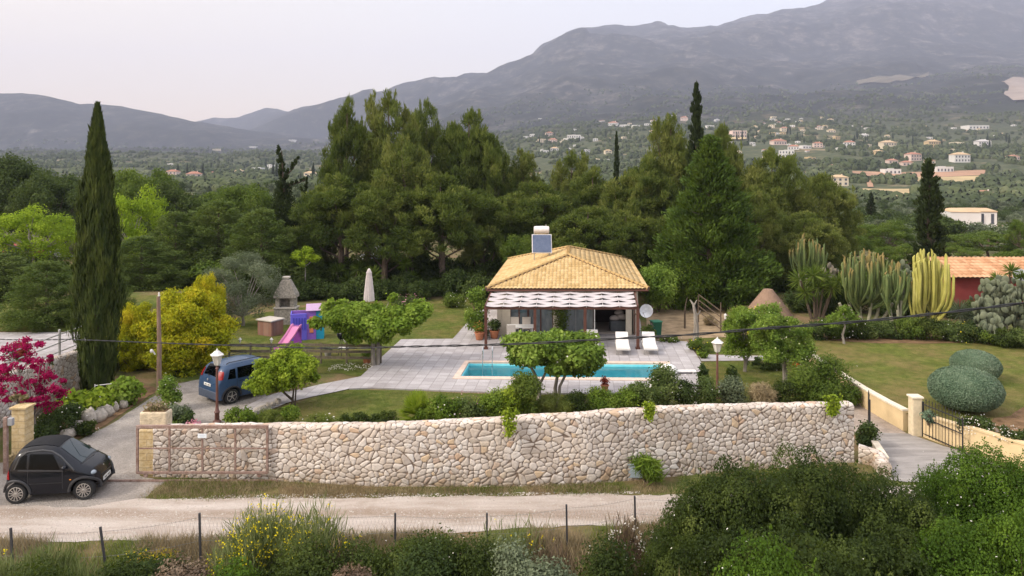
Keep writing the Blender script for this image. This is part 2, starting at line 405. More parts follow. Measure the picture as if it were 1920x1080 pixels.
def sheet(name, pts, z=None, mat=None, step=0.8, dz=0.008, follow=False, kind='structure', hole=None):
    """a ground sheet: polygon (world xy) filled by a triangulated fan of real surface"""
    import bmesh
    bm = bmesh.new()
    vs = [bm.verts.new((x, y, 0)) for x, y in pts]
    es = [bm.edges.new((vs[i], vs[(i+1) % len(vs)])) for i in range(len(vs))]
    if hole:
        hv = [bm.verts.new((x, y, 0)) for x, y in hole]
        es += [bm.edges.new((hv[i], hv[(i+1) % len(hv)])) for i in range(len(hv))]
    bmesh.ops.triangle_fill(bm, use_beauty=True, edges=es)
    if follow:
        for _ in range(follow if isinstance(follow, int) and follow > 1 else 4):
            bmesh.ops.subdivide_edges(bm, edges=[e for e in bm.edges if e.calc_length() > step], cuts=1, use_grid_fill=False)
            bmesh.ops.triangulate(bm, faces=bm.faces[:])
        xs = np.array([v.co.x for v in bm.verts]); yy = np.array([v.co.y for v in bm.verts]); zz = g(xs, yy)
        for v, zv in zip(bm.verts, zz): v.co.z = zv+dz
    else:
        for v in bm.verts: v.co.z = (z or 0)+dz
    for f in bm.faces:
        f.normal_update()
        if f.normal.z < 0: f.normal_flip()
    me = bpy.data.meshes.new(name); bm.to_mesh(me); bm.free(); me.materials.append(mat)
    o = bpy.data.objects.new(name, me); COL.objects.link(o)
    if kind: o['kind'] = kind
    return o
def pxs(l, z=0.0): return [(P(a, b, z).x, P(a, b, z).y) for a, b in l]
def wob(pts, amp=0.12, n=6, seed=1):
    """roughen an outline so that edges wander like real ones"""
    r = random.Random(seed); out = []
    for i, p in enumerate(pts):
        q = pts[(i+1) % len(pts)]
        for k in range(n):
            t = k/n; out.append((p[0]*(1-t)+q[0]*t+(r.uniform(-amp, amp) if k else 0), p[1]*(1-t)+q[1]*t+(r.uniform(-amp, amp) if k else 0)))
    return out

# ---------------------------------------------------------------- surfaces
def m_track():
    t = NT('dirt_track'); p = t.pos(); sep = t.n('ShaderNodeSeparateXYZ', {0: p})
    yy = t.math('ADD', sep.outputs[1], t.math('MULTIPLY', t.noise(0.35, 3, vec=p), 0.9))
    st = t.n('ShaderNodeMapping', {0: p, 'Scale': (0.35, 2.2, 1)}).outputs[0]
    n1 = t.noise(1.1, 5, 0.65, vec=st); n2 = t.noise(22, 5, 0.75, vec=p)
    base = t.ramp(n1, [(0.25, (0.40, 0.33, 0.28)), (0.5, (0.53, 0.46, 0.41)), (0.75, (0.66, 0.60, 0.56))])
    rut = t.math('ABSOLUTE', t.math('SUBTRACT', yy, 21.15))
    mid = t.mr(rut, 0.16, 0.42, 1, 0)
    base = t.mix(t.math('MULTIPLY', mid, t.mr(n2, 0.4, 0.6, 0.15, 0.75)), base, (0.24, 0.165, 0.105))
    st = t.n('ShaderNodeTexVoronoi', {'Vector': p, 'Scale': 16, 'Randomness': 1}); 
    peb = t.mr(st.outputs['Distance'], 0.12, 0.2, 1, 0)
    c = t.mix(t.math('MULTIPLY', peb, t.mr(n1, 0.4, 0.62, 0, 0.6)), base, (0.55, 0.51, 0.46))
    c = t.mix(t.mr(n2, 0.35, 0.65, 0.25, 0.0), c, (0.16, 0.12, 0.09))
    c = t.mix(t.mr(t.noise(0.9, 5, 0.75, vec=p), 0.52, 0.68, 0.0, 0.4), c, (0.28, 0.21, 0.15))
    t.bsdf(c, 0.95, t.math('ADD', n2, t.math('MULTIPLY', n1, 0.8)), 0.05, spec=0.1); return t.m
def m_gravel(name, a, b, sc=26, wet=None):
    t = NT(name); p = t.pos(); v = t.n('ShaderNodeTexVoronoi', {'Vector': p, 'Scale': sc})
    g1 = t.n('ShaderNodeSeparateColor', {0: v.outputs['Color']}).outputs[0]; n = t.noise(0.8, 4, vec=p)
    c = t.mix(g1, a, b); c = t.mix(t.mr(n, 0.35, 0.65, 0.0, 0.55), c, tuple(x*0.55 for x in a))
    t.bsdf(c, 0.9, t.math('ADD', v.outputs['Distance'], t.noise(3, 3, vec=p)), 0.03, spec=0.15); return t.m
def m_lawn(name, dark, light, dry=0.3):
    t = NT(name); p = t.pos(); n1 = t.noise(0.45, 4, 0.6, vec=p); n2 = t.noise(26, 4, 0.75, vec=p); n3 = t.noise(2.6, 5, 0.7, vec=p)
    c = t.ramp(t.math('ADD', t.math('MULTIPLY', n2, 0.5), t.math('MULTIPLY', n3, 0.5)), [(0.36, dark), (0.64, light)])
    c = t.mix(t.mr(t.math('ADD', n1, t.math('MULTIPLY', n3, 0.3)), 0.56, 0.80, 0, dry), c, (0.20, 0.155, 0.06))
    c = t.mix(t.mr(t.noise(1.3, 4, 0.7, vec=p), 0.38, 0.62, 0.35, 0.0), c, tuple(x*0.5 for x in dark))
    t.bsdf(c, 0.95, n2, 0.05, spec=0.1); return t.m
def m_paving(name, cols, w=0.5, joint=(0.20, 0.18, 0.165), rot=0.09, diag=False):
    t = NT(name); p = t.pos(); mp = t.n('ShaderNodeMapping', {0: p, 'Rotation': (0, 0, rot)}).outputs[0]
    b = t.n('ShaderNodeTexBrick', {0: mp, 'Color1': (0, 0, 0), 'Color2': (1, 1, 1), 'Mortar': (0.5, 0.5, 0.5), 'Scale': 1.0, 'Mortar Size': 0.012 if w > 0.3 else 0.006, 'Brick Width': w, 'Row Height': w*(1.0 if w > 0.3 else 0.55), 'Mortar Smooth': 0.2})
    b.offset = 0.0 if w > 0.3 else 0.5; n = t.noise(1.1, 5, 0.65, vec=p); n2 = t.noise(14, 4, vec=p)
    f = t.math('ADD', t.math('MULTIPLY', t.n('ShaderNodeSeparateColor', {0: b.outputs['Color']}).outputs[0], 0.35), t.math('MULTIPLY', n, 0.65))
    c = t.ramp(f, [(0.15, cols[0]), (0.5, cols[1]), (0.85, cols[2])]); c = t.mix(t.mr(n2, 0.3, 0.7, 0.12, 0), c, (0.1, 0.09, 0.08)); c = t.mix(t.mr(t.noise(0.5, 5, 0.7, vec=p, dist=1.0), 0.50, 0.68, 0.0, 0.28), c, (0.17, 0.15, 0.13))
    c = t.mix(t.math('MULTIPLY', b.outputs['Fac'], 0.6), c, joint)
    t.bsdf(c, t.mr(n, 0.3, 0.7, 0.55, 0.8), t.math('SUBTRACT', n2, t.math('MULTIPLY', b.outputs['Fac'], 2)), 0.008, spec=0.3); return t.m

M_TRACK = m_track()
M_DRIVE = m_gravel('driveway_gravel', (0.30, 0.265, 0.235), (0.44, 0.40, 0.36))
M_LAWN = m_lawn('lawn_grass', (0.062, 0.088, 0.014), (0.145, 0.175, 0.038), 0.75)
M_LAWN2 = m_lawn('lawn_grass_dry', (0.085, 0.105, 0.018), (0.17, 0.19, 0.042), 0.95)
M_PAVE = m_paving('terrace_paving', [(0.29, 0.265, 0.265), (0.38, 0.355, 0.36), (0.49, 0.465, 0.47)])
M_BRICKPAVE = m_paving('brick_paving', [(0.25, 0.20, 0.165), (0.35, 0.285, 0.235), (0.45, 0.37, 0.31)], w=0.24, rot=0.78)
def m_concrete():
    t = NT('old_concrete'); p = t.pos(); st = t.n('ShaderNodeMapping', {0: p, 'Scale': (0.5, 2.4, 1)}).outputs[0]
    n = t.noise(1.0, 5, 0.7, vec=st); n2 = t.noise(18, 4, vec=p)
    c = t.ramp(n, [(0.25, (0.15, 0.135, 0.125)), (0.5, (0.27, 0.25, 0.235)), (0.75, (0.39, 0.365, 0.345))])
    t.bsdf(c, 0.85, t.math('ADD', n2, n), 0.02, spec=0.2); return t.m
M_CONC = m_concrete()
M_SOIL = plain('bed_soil', (0.17, 0.105, 0.058), 0.95, 0.1, var=0.4, scale=3, bump=0.03)
M_DRYSOIL = plain('dry_slope', (0.27, 0.20, 0.125), 0.95, 0.1, var=0.35, scale=1.5, bump=0.04)

# dirt track, with a ragged edge
up = [(-420, 952), (0, 948), (150, 952), (270, 935), (420, 936), (600, 935), (850, 931), (1150, 927), (1300, 930), (1480, 925), (1800, 905), (2300, 880)]
lo = [(2300, 930), (1800, 960), (1480, 975), (1200, 985), (1000, 990), (820, 1000), (650, 1008), (400, 1011), (200, 1014), (0, 1016), (-420, 1022)]
sheet('road', wob(pxs(up+lo), 0.07, 7, 3), mat=M_TRACK, dz=0.012)
# gravel driveway through the gateway
drv = [(-160, 965), (-160, 880), (0, 868), (40, 862), (120, 842), (200, 800), (270, 755), (300, 735), (330, 720), (372, 705), (470, 700), (500, 742), (470, 770), (440, 790), (360, 800), (300, 800), (262, 800), (262, 892), (310, 905), (262, 940), (240, 965)]
sheet('driveway', wob(pxs(drv), 0.05, 4, 5), mat=M_DRIVE, dz=0.006)
# terrace round the pool, with its cut-out
POOL_O = pxs([(848, 713), (1262, 717), (1256, 681), (872, 679)])       # outer edge of the coping
POOL_I = pxs([(863, 708.5), (1246, 712), (1241, 684), (879, 681.5)])   # water opening
terr = pxs([(678, 706), (752, 638), (849, 637), (880, 602), (892, 588), (903, 580), (930, 575), (1180, 575), (1200, 600), (1206, 641), (1288, 642), (1312, 676), (1334, 727), (1333, 738), (1000, 740), (850, 735), (700, 729), (655, 731)])
o = sheet('terrace', terr, mat=M_PAVE, dz=0.06, hole=POOL_O)
sm = o.modifiers.new('kerb', 'SOLIDIFY'); sm.thickness = 0.07; sm.offset = -1
pth = pxs([(656, 730), (678, 706.6), (600, 722), (556, 733), (520, 738), (497, 745), (455, 766), (468, 784), (500, 772), (540, 756), (590, 744), (620, 738)])
o = sheet('garden_path', pth, mat=M_PAVE, dz=0.035)
o = sheet('side_path', pxs([(1315, 678), (1308, 665), (1396, 668), (1476, 668), (1482, 676), (1396, 677)]), mat=M_PAVE, dz=0.03)
# lawns
lawn_back = [(640, 700), (420, 705), (330, 720), (300, 660), (330, 620), (500, 585), (640, 568), (800, 562), (886, 562), (886, 598), (849, 638), (752, 639), (676, 708)]
sheet('lawn', wob(pxs(lawn_back), 0.10, 5, 8), mat=M_LAWN, dz=0.016)
lawn_front = [(470, 786), (500, 772), (590, 746), (660, 731), (1000, 741), (1333, 739), (1380, 762), (1330, 775), (1100, 790), (900, 800), (600, 812), (430, 812), (420, 796)]
sheet('lawn', wob(pxs(lawn_front), 0.06, 5, 9), mat=M_LAWN, dz=0.016)
lawn_side = [(1334, 738), (1313, 679), (1396, 678), (1484, 678), (1500, 700), (1540, 740), (1500, 765), (1400, 768)]
sheet('lawn', wob(pxs(lawn_side), 0.08, 4, 10), mat=M_LAWN, dz=0.016)
sheet('lawn', wob(pxs([(1296, 643), (1312, 664), (1470, 666), (1460, 640), (1380, 632), (1290, 636)]), 0.06, 4, 11), mat=M_LAWN, dz=0.016)
sheet('dry_bed', wob(pxs([(1215, 640), (1290, 636), (1370, 632), (1480, 620), (1420, 560), (1300, 545), (1235, 560), (1210, 590)]), 0.2, 4, 12), mat=M_DRYSOIL, dz=0.012)
lr = [(14.42, 27.3), (14.36, 30.1), (14.45, 37), (15, 38.7), (19, 40), (24, 39.5), (30, 38), (33, 30), (30, 24), (19.5, 21.3), (17.1, 22.6), (16.5, 23.8), (15.85, 25.2), (15.3, 26.1)]
sheet('lawn', lr, z=0.62, mat=M_LAWN2, dz=0.02)
sheet('bare_soil', wob([(16.5, 39.0), (19, 38.2), (22.5, 38.3), (25, 39), (24, 40.2), (19, 40.4)], 0.15, 4, 4), z=0.62, mat=M_SOIL, dz=0.032)
sheet('bare_soil', wob([(15.9, 26.0), (18, 27.0), (20, 28.5), (22, 27), (20, 23.4), (17.3, 23.2)], 0.15, 4, 6), z=0.62, mat=M_SOIL, dz=0.03)
# neighbour's drive on the right, brick setts inside the gate, lawn and paving on the left
sheet('brick_drive', pxs([(1604, 812), (1700, 813), (1621, 763), (1490, 672), (1482, 660), (1440, 664), (1520, 730), (1570, 765)]), mat=M_BRICKPAVE, dz=0.01)
sheet('concrete_drive', pxs([(1612, 811), (1704, 814), (1768, 837), (1830, 853), (1900, 888), (1800, 905), (1700, 905), (1663, 900), (1640, 850)]), mat=M_CONC, dz=0.02)
sheet('lawn', [(-19.6, 36.6), (-32, 36.6), (-32, 46), (-26, 47), (-19.8, 47)], z=1.6, mat=M_LAWN, dz=0.02)
sheet('neighbour_paving', [(-19.3, 24), (-32, 24), (-32, 36.4), (-19.3, 36.4)], z=1.6, mat=M_PAVE, dz=0.02)
# planted verge inside the front wall, and soil under the left bed
sheet('planting_bed', wob(pxs([(430, 812), (600, 808), (900, 800), (1100, 788), (1330, 772), (1420, 764), (1560, 752), (1600, 800), (1600, 840), (1300, 850), (900, 860), (430, 850)]), 0.06, 4, 2), mat=M_SOIL, dz=0.024)
sheet('planting_bed', wob(pxs([(35, 858), (120, 838), (200, 797), (268, 752), (300, 730), (240, 715), (150, 735), (80, 760), (40, 790)]), 0.06, 4, 12), mat=M_SOIL, dz=0.02)

# distant cultivated plots and the quarry scar, draped on the hills
_dd = np.concatenate([np.arange(90, 1500, 3.0), np.arange(1500, 6000, 15.0)])
def hit(px, py):
    """distance at which the line of sight through a pixel meets the ground"""
    x = (px-960)/F*_dd; z = g(x, _dd); sy = HY-(z-H)/_dd*F; i = np.argmax(sy <= py)
    return float(_dd[i]) if sy[i] <= py else 1500.0
PLOTS = []
def plot(name, pts, mat, dz=0.6, sub=4):
    w = []
    for px, py in pts: d = hit(px, py); w.append(((px-960)/F*d, d))
    PLOTS.append(w); return sheet(name, w, mat=mat, follow=sub, step=8, dz=dz)
def inpoly(P_, x, y):
    P_ = np.array(P_); ins = np.zeros(len(x), bool); j = len(P_)-1
    for i in range(len(P_)):
        ins ^= ((P_[i, 1] > y) != (P_[j, 1] > y)) & (x < (P_[j, 0]-P_[i, 0])*(y-P_[i, 1])/(P_[j, 1]-P_[i, 1]+1e-12)+P_[i, 0]); j = i
    return ins
M_STUBBLE = plain('stubble', (0.40, 0.31, 0.17), 0.95, 0.1, var=0.25, scale=0.03)
M_REDSOIL = plain('red_soil', (0.36, 0.22, 0.145), 0.95, 0.1, var=0.2, scale=0.03)
M_HILL = plain('hill_clearing', (0.12, 0.105, 0.075), 0.95, 0.1, var=0.3, scale=0.02)
M_QUARRY = plain('quarry_rock', (0.27, 0.22, 0.185), 0.9, 0.1, var=0.2, scale=0.01)
plot('field', [(1598, 322), (1850, 320), (1844, 330), (1722, 333), (1600, 331)], M_REDSOIL)
plot('field', [(1716, 333), (1844, 331), (1832, 342), (1762, 346), (1722, 342)], M_STUBBLE)
plot('field', [(1614, 355), (1706, 356), (1712, 372), (1690, 377), (1640, 368), (1614, 367)], M_STUBBLE)
plot('field', [(1622, 334), (1632, 334), (1638, 352), (1627, 352)], M_REDSOIL)
plot('field', [(1606, 154), (1660, 145), (1742, 137), (1736, 146), (1660, 158), (1610, 160)], M_HILL, 4)
plot('field', [(1340, 263), (1395, 258), (1400, 263), (1342, 270)], M_STUBBLE, 2)
plot('quarry', [(1877, 156), (1960, 145), (1960, 195), (1900, 193), (1882, 180), (1892, 168)], M_QUARRY, 6)
plot('dirt_yard', [(1780, 424), (1925, 424), (1925, 452), (1860, 462), (1795, 438)], M_REDSOIL, 0.15)

# air: haze round the whole scene
def haze(density=1.22e-4):
    mb = MB(); mb.box((0, 4550, 690), (34000, 9700, 1620)); m = bpy.data.materials.new('haze'); m.use_nodes = True; nt = m.node_tree; nt.nodes.clear()
    v = nt.nodes.new('ShaderNodeVolumePrincipled'); v.inputs['Color'].default_value = (0.70, 0.76, 1.0, 1); v.inputs['Density'].default_value = density; v.inputs['Anisotropy'].default_value = 0.0
    ou = nt.nodes.new('ShaderNodeOutputMaterial'); nt.links.new(v.outputs[0], ou.inputs['Volume'])
    o = mb.build('haze', m); o['kind'] = 'stuff'; return o
haze()
# ================================================================ PLANTS
L_PINE = leafmat('pine_needles', [(0.022, 0.036, 0.012), (0.055, 0.08, 0.02), (0.11, 0.14, 0.032), (0.20, 0.22, 0.055)], 0.6, 0.22, 0.35)
L_PINE2 = leafmat('pine_needles_light', [(0.055, 0.075, 0.022), (0.10, 0.13, 0.032), (0.16, 0.18, 0.048), (0.21, 0.215, 0.07)], 0.6, 0.25, 0.35)
L_CYP = leafmat('cypress_scales', [(0.018, 0.028, 0.011), (0.036, 0.052, 0.016), (0.06, 0.078, 0.02), (0.085, 0.1, 0.028)], 0.7, 0.12, 1.4)
L_CYPD = leafmat('dark_cypress_scales', [(0.014, 0.022, 0.011), (0.024, 0.036, 0.014), (0.04, 0.056, 0.018)], 0.7, 0.1, 0.8)
L_CON = leafmat('conifer_sprays', [(0.02, 0.038, 0.011), (0.042, 0.075, 0.016), (0.072, 0.115, 0.021), (0.11, 0.16, 0.03)], 0.6, 0.2, 0.5)
L_CEDAR = leafmat('cedar_sprays', [(0.035, 0.058, 0.02), (0.065, 0.10, 0.027), (0.105, 0.14, 0.034), (0.155, 0.185, 0.052)], 0.6, 0.2, 0.5)
L_OLIVE = leafmat('olive_leaves', [(0.055, 0.072, 0.04), (0.095, 0.12, 0.068), (0.15, 0.178, 0.108), (0.22, 0.245, 0.16)], 0.5, 0.2, 0.8, hue=(0.2, 0.25, 0.1))
L_BROAD = leafmat('broad_leaves', [(0.035, 0.06, 0.014), (0.065, 0.105, 0.02), (0.11, 0.155, 0.028), (0.16, 0.2, 0.045)], 0.45, 0.3, 0.6)
L_DARKB = leafmat('dark_broad_leaves', [(0.018, 0.03, 0.012), (0.034, 0.054, 0.017), (0.055, 0.08, 0.024), (0.09, 0.115, 0.035)], 0.5, 0.2, 0.6)
L_LIME = leafmat('lime_leaves', [(0.10, 0.17, 0.012), (0.18, 0.28, 0.018), (0.27, 0.37, 0.026), (0.36, 0.45, 0.04)], 0.5, 0.35, 0.8)
L_CITRUS = leafmat('citrus_leaves', [(0.075, 0.12, 0.012), (0.15, 0.22, 0.018), (0.25, 0.33, 0.028), (0.36, 0.42, 0.06)], 0.4, 0.35, 1.2)
L_VINE = leafmat('vine_leaves', [(0.085, 0.15, 0.018), (0.14, 0.22, 0.028), (0.21, 0.30, 0.04), (0.30, 0.38, 0.09)], 0.45, 0.38, 1.0)
L_FIG = leafmat('fig_leaves', [(0.055, 0.10, 0.02), (0.11, 0.18, 0.03), (0.19, 0.275, 0.045), (0.30, 0.38, 0.09)], 0.45, 0.35, 0.9)
L_GOLD = leafmat('golden_sprays', [(0.12, 0.17, 0.010), (0.27, 0.31, 0.014), (0.46, 0.43, 0.02), (0.68, 0.50, 0.035)], 0.55, 0.3, 0.7, hue=(0.5, 0.4, 0.02))
L_BUSH = leafmat('mastic_leaves', [(0.012, 0.02, 0.006), (0.026, 0.040, 0.011), (0.050, 0.070, 0.016), (0.10, 0.125, 0.030)], 0.45, 0.22, 0.9)
L_BUSHG = leafmat('glossy_green_leaves', [(0.02, 0.042, 0.007), (0.045, 0.088, 0.011), (0.085, 0.15, 0.017), (0.15, 0.23, 0.032)], 0.4, 0.28, 0.9)
L_BROOM = leafmat('broom_stems', [(0.07, 0.09, 0.03), (0.12, 0.145, 0.055), (0.19, 0.215, 0.09), (0.24, 0.25, 0.13)], 0.6, 0.2, 1.0)
L_YEL = leafmat('yellow_petals', [(0.70, 0.55, 0.01), (0.85, 0.72, 0.03)], 0.5, 0.35, 3, hue=(0.8, 0.7, 0.02))
L_WHITE = leafmat('white_petals', [(0.62, 0.58, 0.50), (0.85, 0.83, 0.78)], 0.5, 0.3, 3, hue=(0.8, 0.8, 0.7))
L_PINK = leafmat('pink_petals', [(0.5, 0.16, 0.25), (0.7, 0.4, 0.45)], 0.5, 0.3, 3, hue=(0.7, 0.3, 0.35))
L_MAG = leafmat('magenta_bracts', [(0.09, 0.003, 0.022), (0.20, 0.004, 0.045), (0.32, 0.008, 0.085), (0.46, 0.03, 0.16)], 0.5, 0.4, 2, hue=(0.8, 0.02, 0.2))
L_RED = leafmat('red_leaves', [(0.14, 0.03, 0.02), (0.28, 0.06, 0.035)], 0.5, 0.3, 3, hue=(0.4, 0.1, 0.05))
L_STRAW = leafmat('dry_stalks', [(0.17, 0.125, 0.07), (0.27, 0.21, 0.12), (0.40, 0.33, 0.20)], 0.8, 0.2, 2, hue=(0.4, 0.35, 0.2))
L_TWIG = leafmat('brown_twigs', [(0.07, 0.045, 0.03), (0.13, 0.09, 0.062), (0.21, 0.16, 0.115)], 0.9, 0.05, 2)
L_GRASS = leafmat('grass_blades', [(0.06, 0.085, 0.018), (0.11, 0.14, 0.028), (0.17, 0.20, 0.05), (0.24, 0.23, 0.09)], 0.7, 0.3, 1.5)
L_HERB = leafmat('herb_leaves', [(0.05, 0.09, 0.012), (0.095, 0.155, 0.02), (0.16, 0.23, 0.032), (0.24, 0.31, 0.06)], 0.5, 0.35, 1.2)
L_TOP = leafmat('topiary_leaves', [(0.07, 0.115, 0.072), (0.105, 0.16, 0.10), (0.15, 0.205, 0.135), (0.21, 0.26, 0.18)], 0.6, 0.15, 1.0, hue=(0.1, 0.2, 0.06))
L_SILV = leafmat('silver_pads', [(0.10, 0.12, 0.075), (0.18, 0.195, 0.135), (0.32, 0.32, 0.25)], 0.6, 0.05, 2)
def barkmat(name, a, b, sc=7):
    t = NT(name); v = t.co('Object', (1, 1, 0.22)); n = t.noise(sc, 5, 0.7, vec=v)
    t.bsdf(t.ramp(n, [(0.3, a), (0.7, b)]), 0.9, n, 0.03, spec=0.1); return t.m
B_PINE = barkmat('pine_bark', (0.06, 0.042, 0.032), (0.19, 0.145, 0.115))
B_GREY = barkmat('grey_bark', (0.14, 0.12, 0.10), (0.36, 0.325, 0.285))
B_DARK = barkmat('dark_bark', (0.045, 0.034, 0.026), (0.13, 0.10, 0.075))

def sphere_dirs(n, rng, up=0.0):
    v = rng.normal(size=(n, 3)); v[:, 2] += up; return unit(v)
def puff(c, r, n, L, W, rng, flat=1.0, upness=0.35, hollow=0.55, hang=0.0, drop_bottom=0.0, tint=None, wild=0.7):
    """a clump of n leaves through the outer part of an ellipsoid"""
    c = np.asarray(c, float); r = np.asarray(r, float)*np.ones(3)
    d = sphere_dirs(n, rng); d[:, 2] = np.where((d[:, 2] < 0) & (rng.random(n) < drop_bottom), -d[:, 2], d[:, 2])
    rad = hollow+(1-hollow)*rng.random(n)**0.6
    rad *= 1+0.18*np.sin(d[:, 0]*5+c[0])*np.sin(d[:, 1]*6+c[1])+0.10*rng.normal(size=n)
    p = c+d*r*rad[:, None]
    nrm = unit(d+rng.normal(size=(n, 3))*wild+np.array([0, 0, upness]))
    ax = unit(np.cross(nrm, rng.normal(size=(n, 3)))+np.array([0, 0, -hang]))
    v = rng.random(n) if tint is None else np.clip(tint+rng.normal(size=n)*0.22, 0, 1)
    return leafset(p, ax, nrm, L*(0.7+0.6*rng.random(n)), W*(0.7+0.6*rng.random(n)), v)
def needles(c, r, n, L, W, rng, up=0.6, hollow=0.35, tint=None):
    """tufts of long thin needles bristling outward and upward"""
    c = np.asarray(c, float); r = np.asarray(r, float)*np.ones(3); d = sphere_dirs(n, rng, 0.25)
    rad = hollow+(1-hollow)*rng.random(n)**0.5
    p = c+d*r*rad[:, None]
    ax = unit(d*0.8+np.array([0, 0, up])+rng.normal(size=(n, 3))*0.45); nrm = sphere_dirs(n, rng)
    v = rng.random(n) if tint is None else np.clip(tint+rng.normal(size=n)*0.2, 0, 1)
    return leafset(p, ax, nrm, L*(0.6+0.8*rng.random(n)), W*(0.7+0.6*rng.random(n)), v)

def limbs(mb, base, tips, r0, rng, n=6, sag=0.0, h0=0.3, fork=None):
    for tip in tips:
        b = Vector(base); t = Vector(tip); s = fork if fork is not None else b+Vector((0, 0, (t.z-b.z)*h0*(0.6+0.8*rng.random())))
        m = s.lerp(t, 0.5)+Vector((rng.normal()*0.06, rng.normal()*0.06, -sag))*(t-s).length
        mb.tube([s, m, t], [r0, r0*0.65, r0*0.2], n)

def finish(name, label, cat, sets, mat, tr, bark, group=None, extra=None, crown='crown', trunk='trunk'):
    t = thing(name, label, cat, group=group)
    leaves_obj(crown, sets, mat, t)
    if tr is not None and tr.v: tr.build(trunk, bark, t, smooth=True)
    for nm, ss, mm in (extra or []): leaves_obj(nm, ss, mm, t)
    return t

# ---- prototypes: unit design, height 10 m
def mk_pine(seed, mat=L_PINE, h=10.0, w=3.3, low=0.22, lean=0.0, dens=1.0):
    """Aleppo pine: billowing sub-crowns of upright tufts on a bare leaning trunk"""
    rng = np.random.default_rng(seed); sets = []; tr = MB()
    tx, ty = rng.normal()*0.3, rng.normal()*0.3
    tr.tube([(0, 0, -0.3), (tx*.3, ty*.3, h*.3), (tx*.7, ty*.7, h*.6), (tx, ty, h*.95)], [0.24, 0.19, 0.12, 0.03], 8)
    subs = [(tx, ty, h*.84, w*.42, h*.15)]; ns = int(13*dens)
    for i in range(ns):
        f = low+.10+(.80-low-.10)*(i+rng.random()*.9)/ns; a = i*2.4+rng.random(); R = w*(.70-.26*max(0, (f-.45)/.45))*(.75+.35*rng.random())
        subs.append((tx*f+R*math.cos(a)*.85, ty*f+R*math.sin(a)*.85, h*f, w*(.34+.10*rng.random()), h*(.10+.06*rng.random())))
    for k, (x, y, z, r, rz) in enumerate(subs):
        base = .08+.80*rng.random(); m = int(24*(r/1.2)**1.3)
        for i in range(m):
            d = sphere_dirs(1, rng, .35)[0]; e = abs(d[2])**.8*(1 if d[2] > 0 else -.55); q = .5+.5*rng.random()**.5
            c = np.array([x+d[0]*r*q*(1-.45*max(0, e)), y+d[1]*r*q*(1-.45*max(0, e)), z+e*rz*q*1.1]); cr = .30+.24*rng.random()
            sets.append(needles(c, (cr, cr, cr*1.0), int(330*cr*cr+26), .30, .062, rng, 1.0, .2, float(np.clip(base+.22*rng.normal(), .02, .98))))
        for i in range(4): sets.append(needles((x+rng.normal()*r*.25, y+rng.normal()*r*.25, min(h, z+rz*(.95+.3*rng.random()))), (.16, .16, .42), 44, .30, .055, rng, 1.8, .1, .7))
        zz = max(.6, z-.16*h); s = Vector((tx*zz/h, ty*zz/h, zz)); tr.tube([s, s.lerp(Vector((x, y, z)), .55)+Vector((0, 0, -.12)), Vector((x, y, z+rz*.4))], [.085, .055, .015], 5)
    return sets, tr

def mk_round(seed, h=10.0, w=5.0, base=0.12, n=60, L=0.3, W=0.17, per=420, rc=1.35, flat=1.0, stems=1, tr_r=0.22, hang=0.0, tint=None):
    """broadleaf crown: clumps over a lumpy ellipsoid, trunk with limbs"""
    rng = np.random.default_rng(seed); sets = []; tr = MB(); cz = h*(base+1)/2; hz = h*(1-base)/2
    tips = []
    for i in range(n):
        d = sphere_dirs(1, rng, 0.15)[0]; rr = (0.45+0.5*rng.random()**0.5)
        c = np.array([d[0]*w*rr, d[1]*w*rr, cz+d[2]*(hz-rc*.55)*rr]); c += rng.normal(size=3)*0.25
        r = rc*(0.55+0.65*rng.random()); ti = 0.5+0.22*rng.normal() if tint is None else tint+0.15*rng.normal()
        sets.append(puff(c, (r, r, r*.72*flat), int(per*(r/rc)**2), L, W, rng, tint=float(np.clip(ti, 0.1, 0.95)), hang=hang, hollow=0.35))
        if i % 3 == 0: tips.append(tuple(c))
    for s in range(stems):
        a = 6.28*s/max(1, stems); o = 0.0 if stems == 1 else w*0.10
        b = Vector((o*math.cos(a), o*math.sin(a), -0.3)); f = Vector((o*2.2*math.cos(a), o*2.2*math.sin(a), h*(base+0.10)))
        tr.tube([b, b.lerp(f, .5)+Vector((rng.normal()*.08, rng.normal()*.08, 0)), f], [tr_r, tr_r*.85, tr_r*.7], 8)
        for tp in tips[s::stems]: limbs(tr, f, [tp], tr_r*.45, rng, 5, 0.03, fork=f)
    return sets, tr

def mk_column(seed, h=12.0, r=0.95, mat=None, n=15000, L=0.30, W=0.06, taper=0.8, twin=True, sharp=True):
    """Italian cypress: upright flakes over a fluted column"""
    rng = np.random.default_rng(seed); tr = MB(); tr.tube([(0, 0, -.3), (0, 0, h*.5), (0, 0, h*.93)], [0.16, .1, .02], 8)
    z = h*(rng.random(n)**0.85); a = rng.random(n)*6.2832; f = z/h
    prof = np.minimum(1, (0.60+f*1.6))*(1-np.clip((f-0.30)/0.70, 0, 1)**1.9*0.93)
    lob = 1+0.13*np.sin(a*5+np.sin(z*0.8)*2)+0.12*np.sin(z*2.3+a*3)+0.11*np.sin(z*5.1-a*7)+0.09*rng.normal(size=n)
    rr = r*prof*lob*(0.72+0.28*rng.random(n)**0.4)
    p = np.stack([rr*np.cos(a), rr*np.sin(a), z], 1); out = np.stack([np.cos(a), np.sin(a), 0*a], 1)
    ax = unit(out*0.18+np.array([0, 0, 1.0])+rng.normal(size=(n, 3))*0.16); nrm = unit(out+rng.normal(size=(n, 3))*0.5)
    v = np.clip(0.45+0.25*np.sin(a*9+z*1.1)+0.2*rng.normal(size=n), 0, 1)
    # dark core so that nothing shows through
    core = MB()
    return [leafset(p, ax, nrm, L*(0.6+0.9*rng.random(n)), W*(0.7+0.7*rng.random(n)), v)], tr

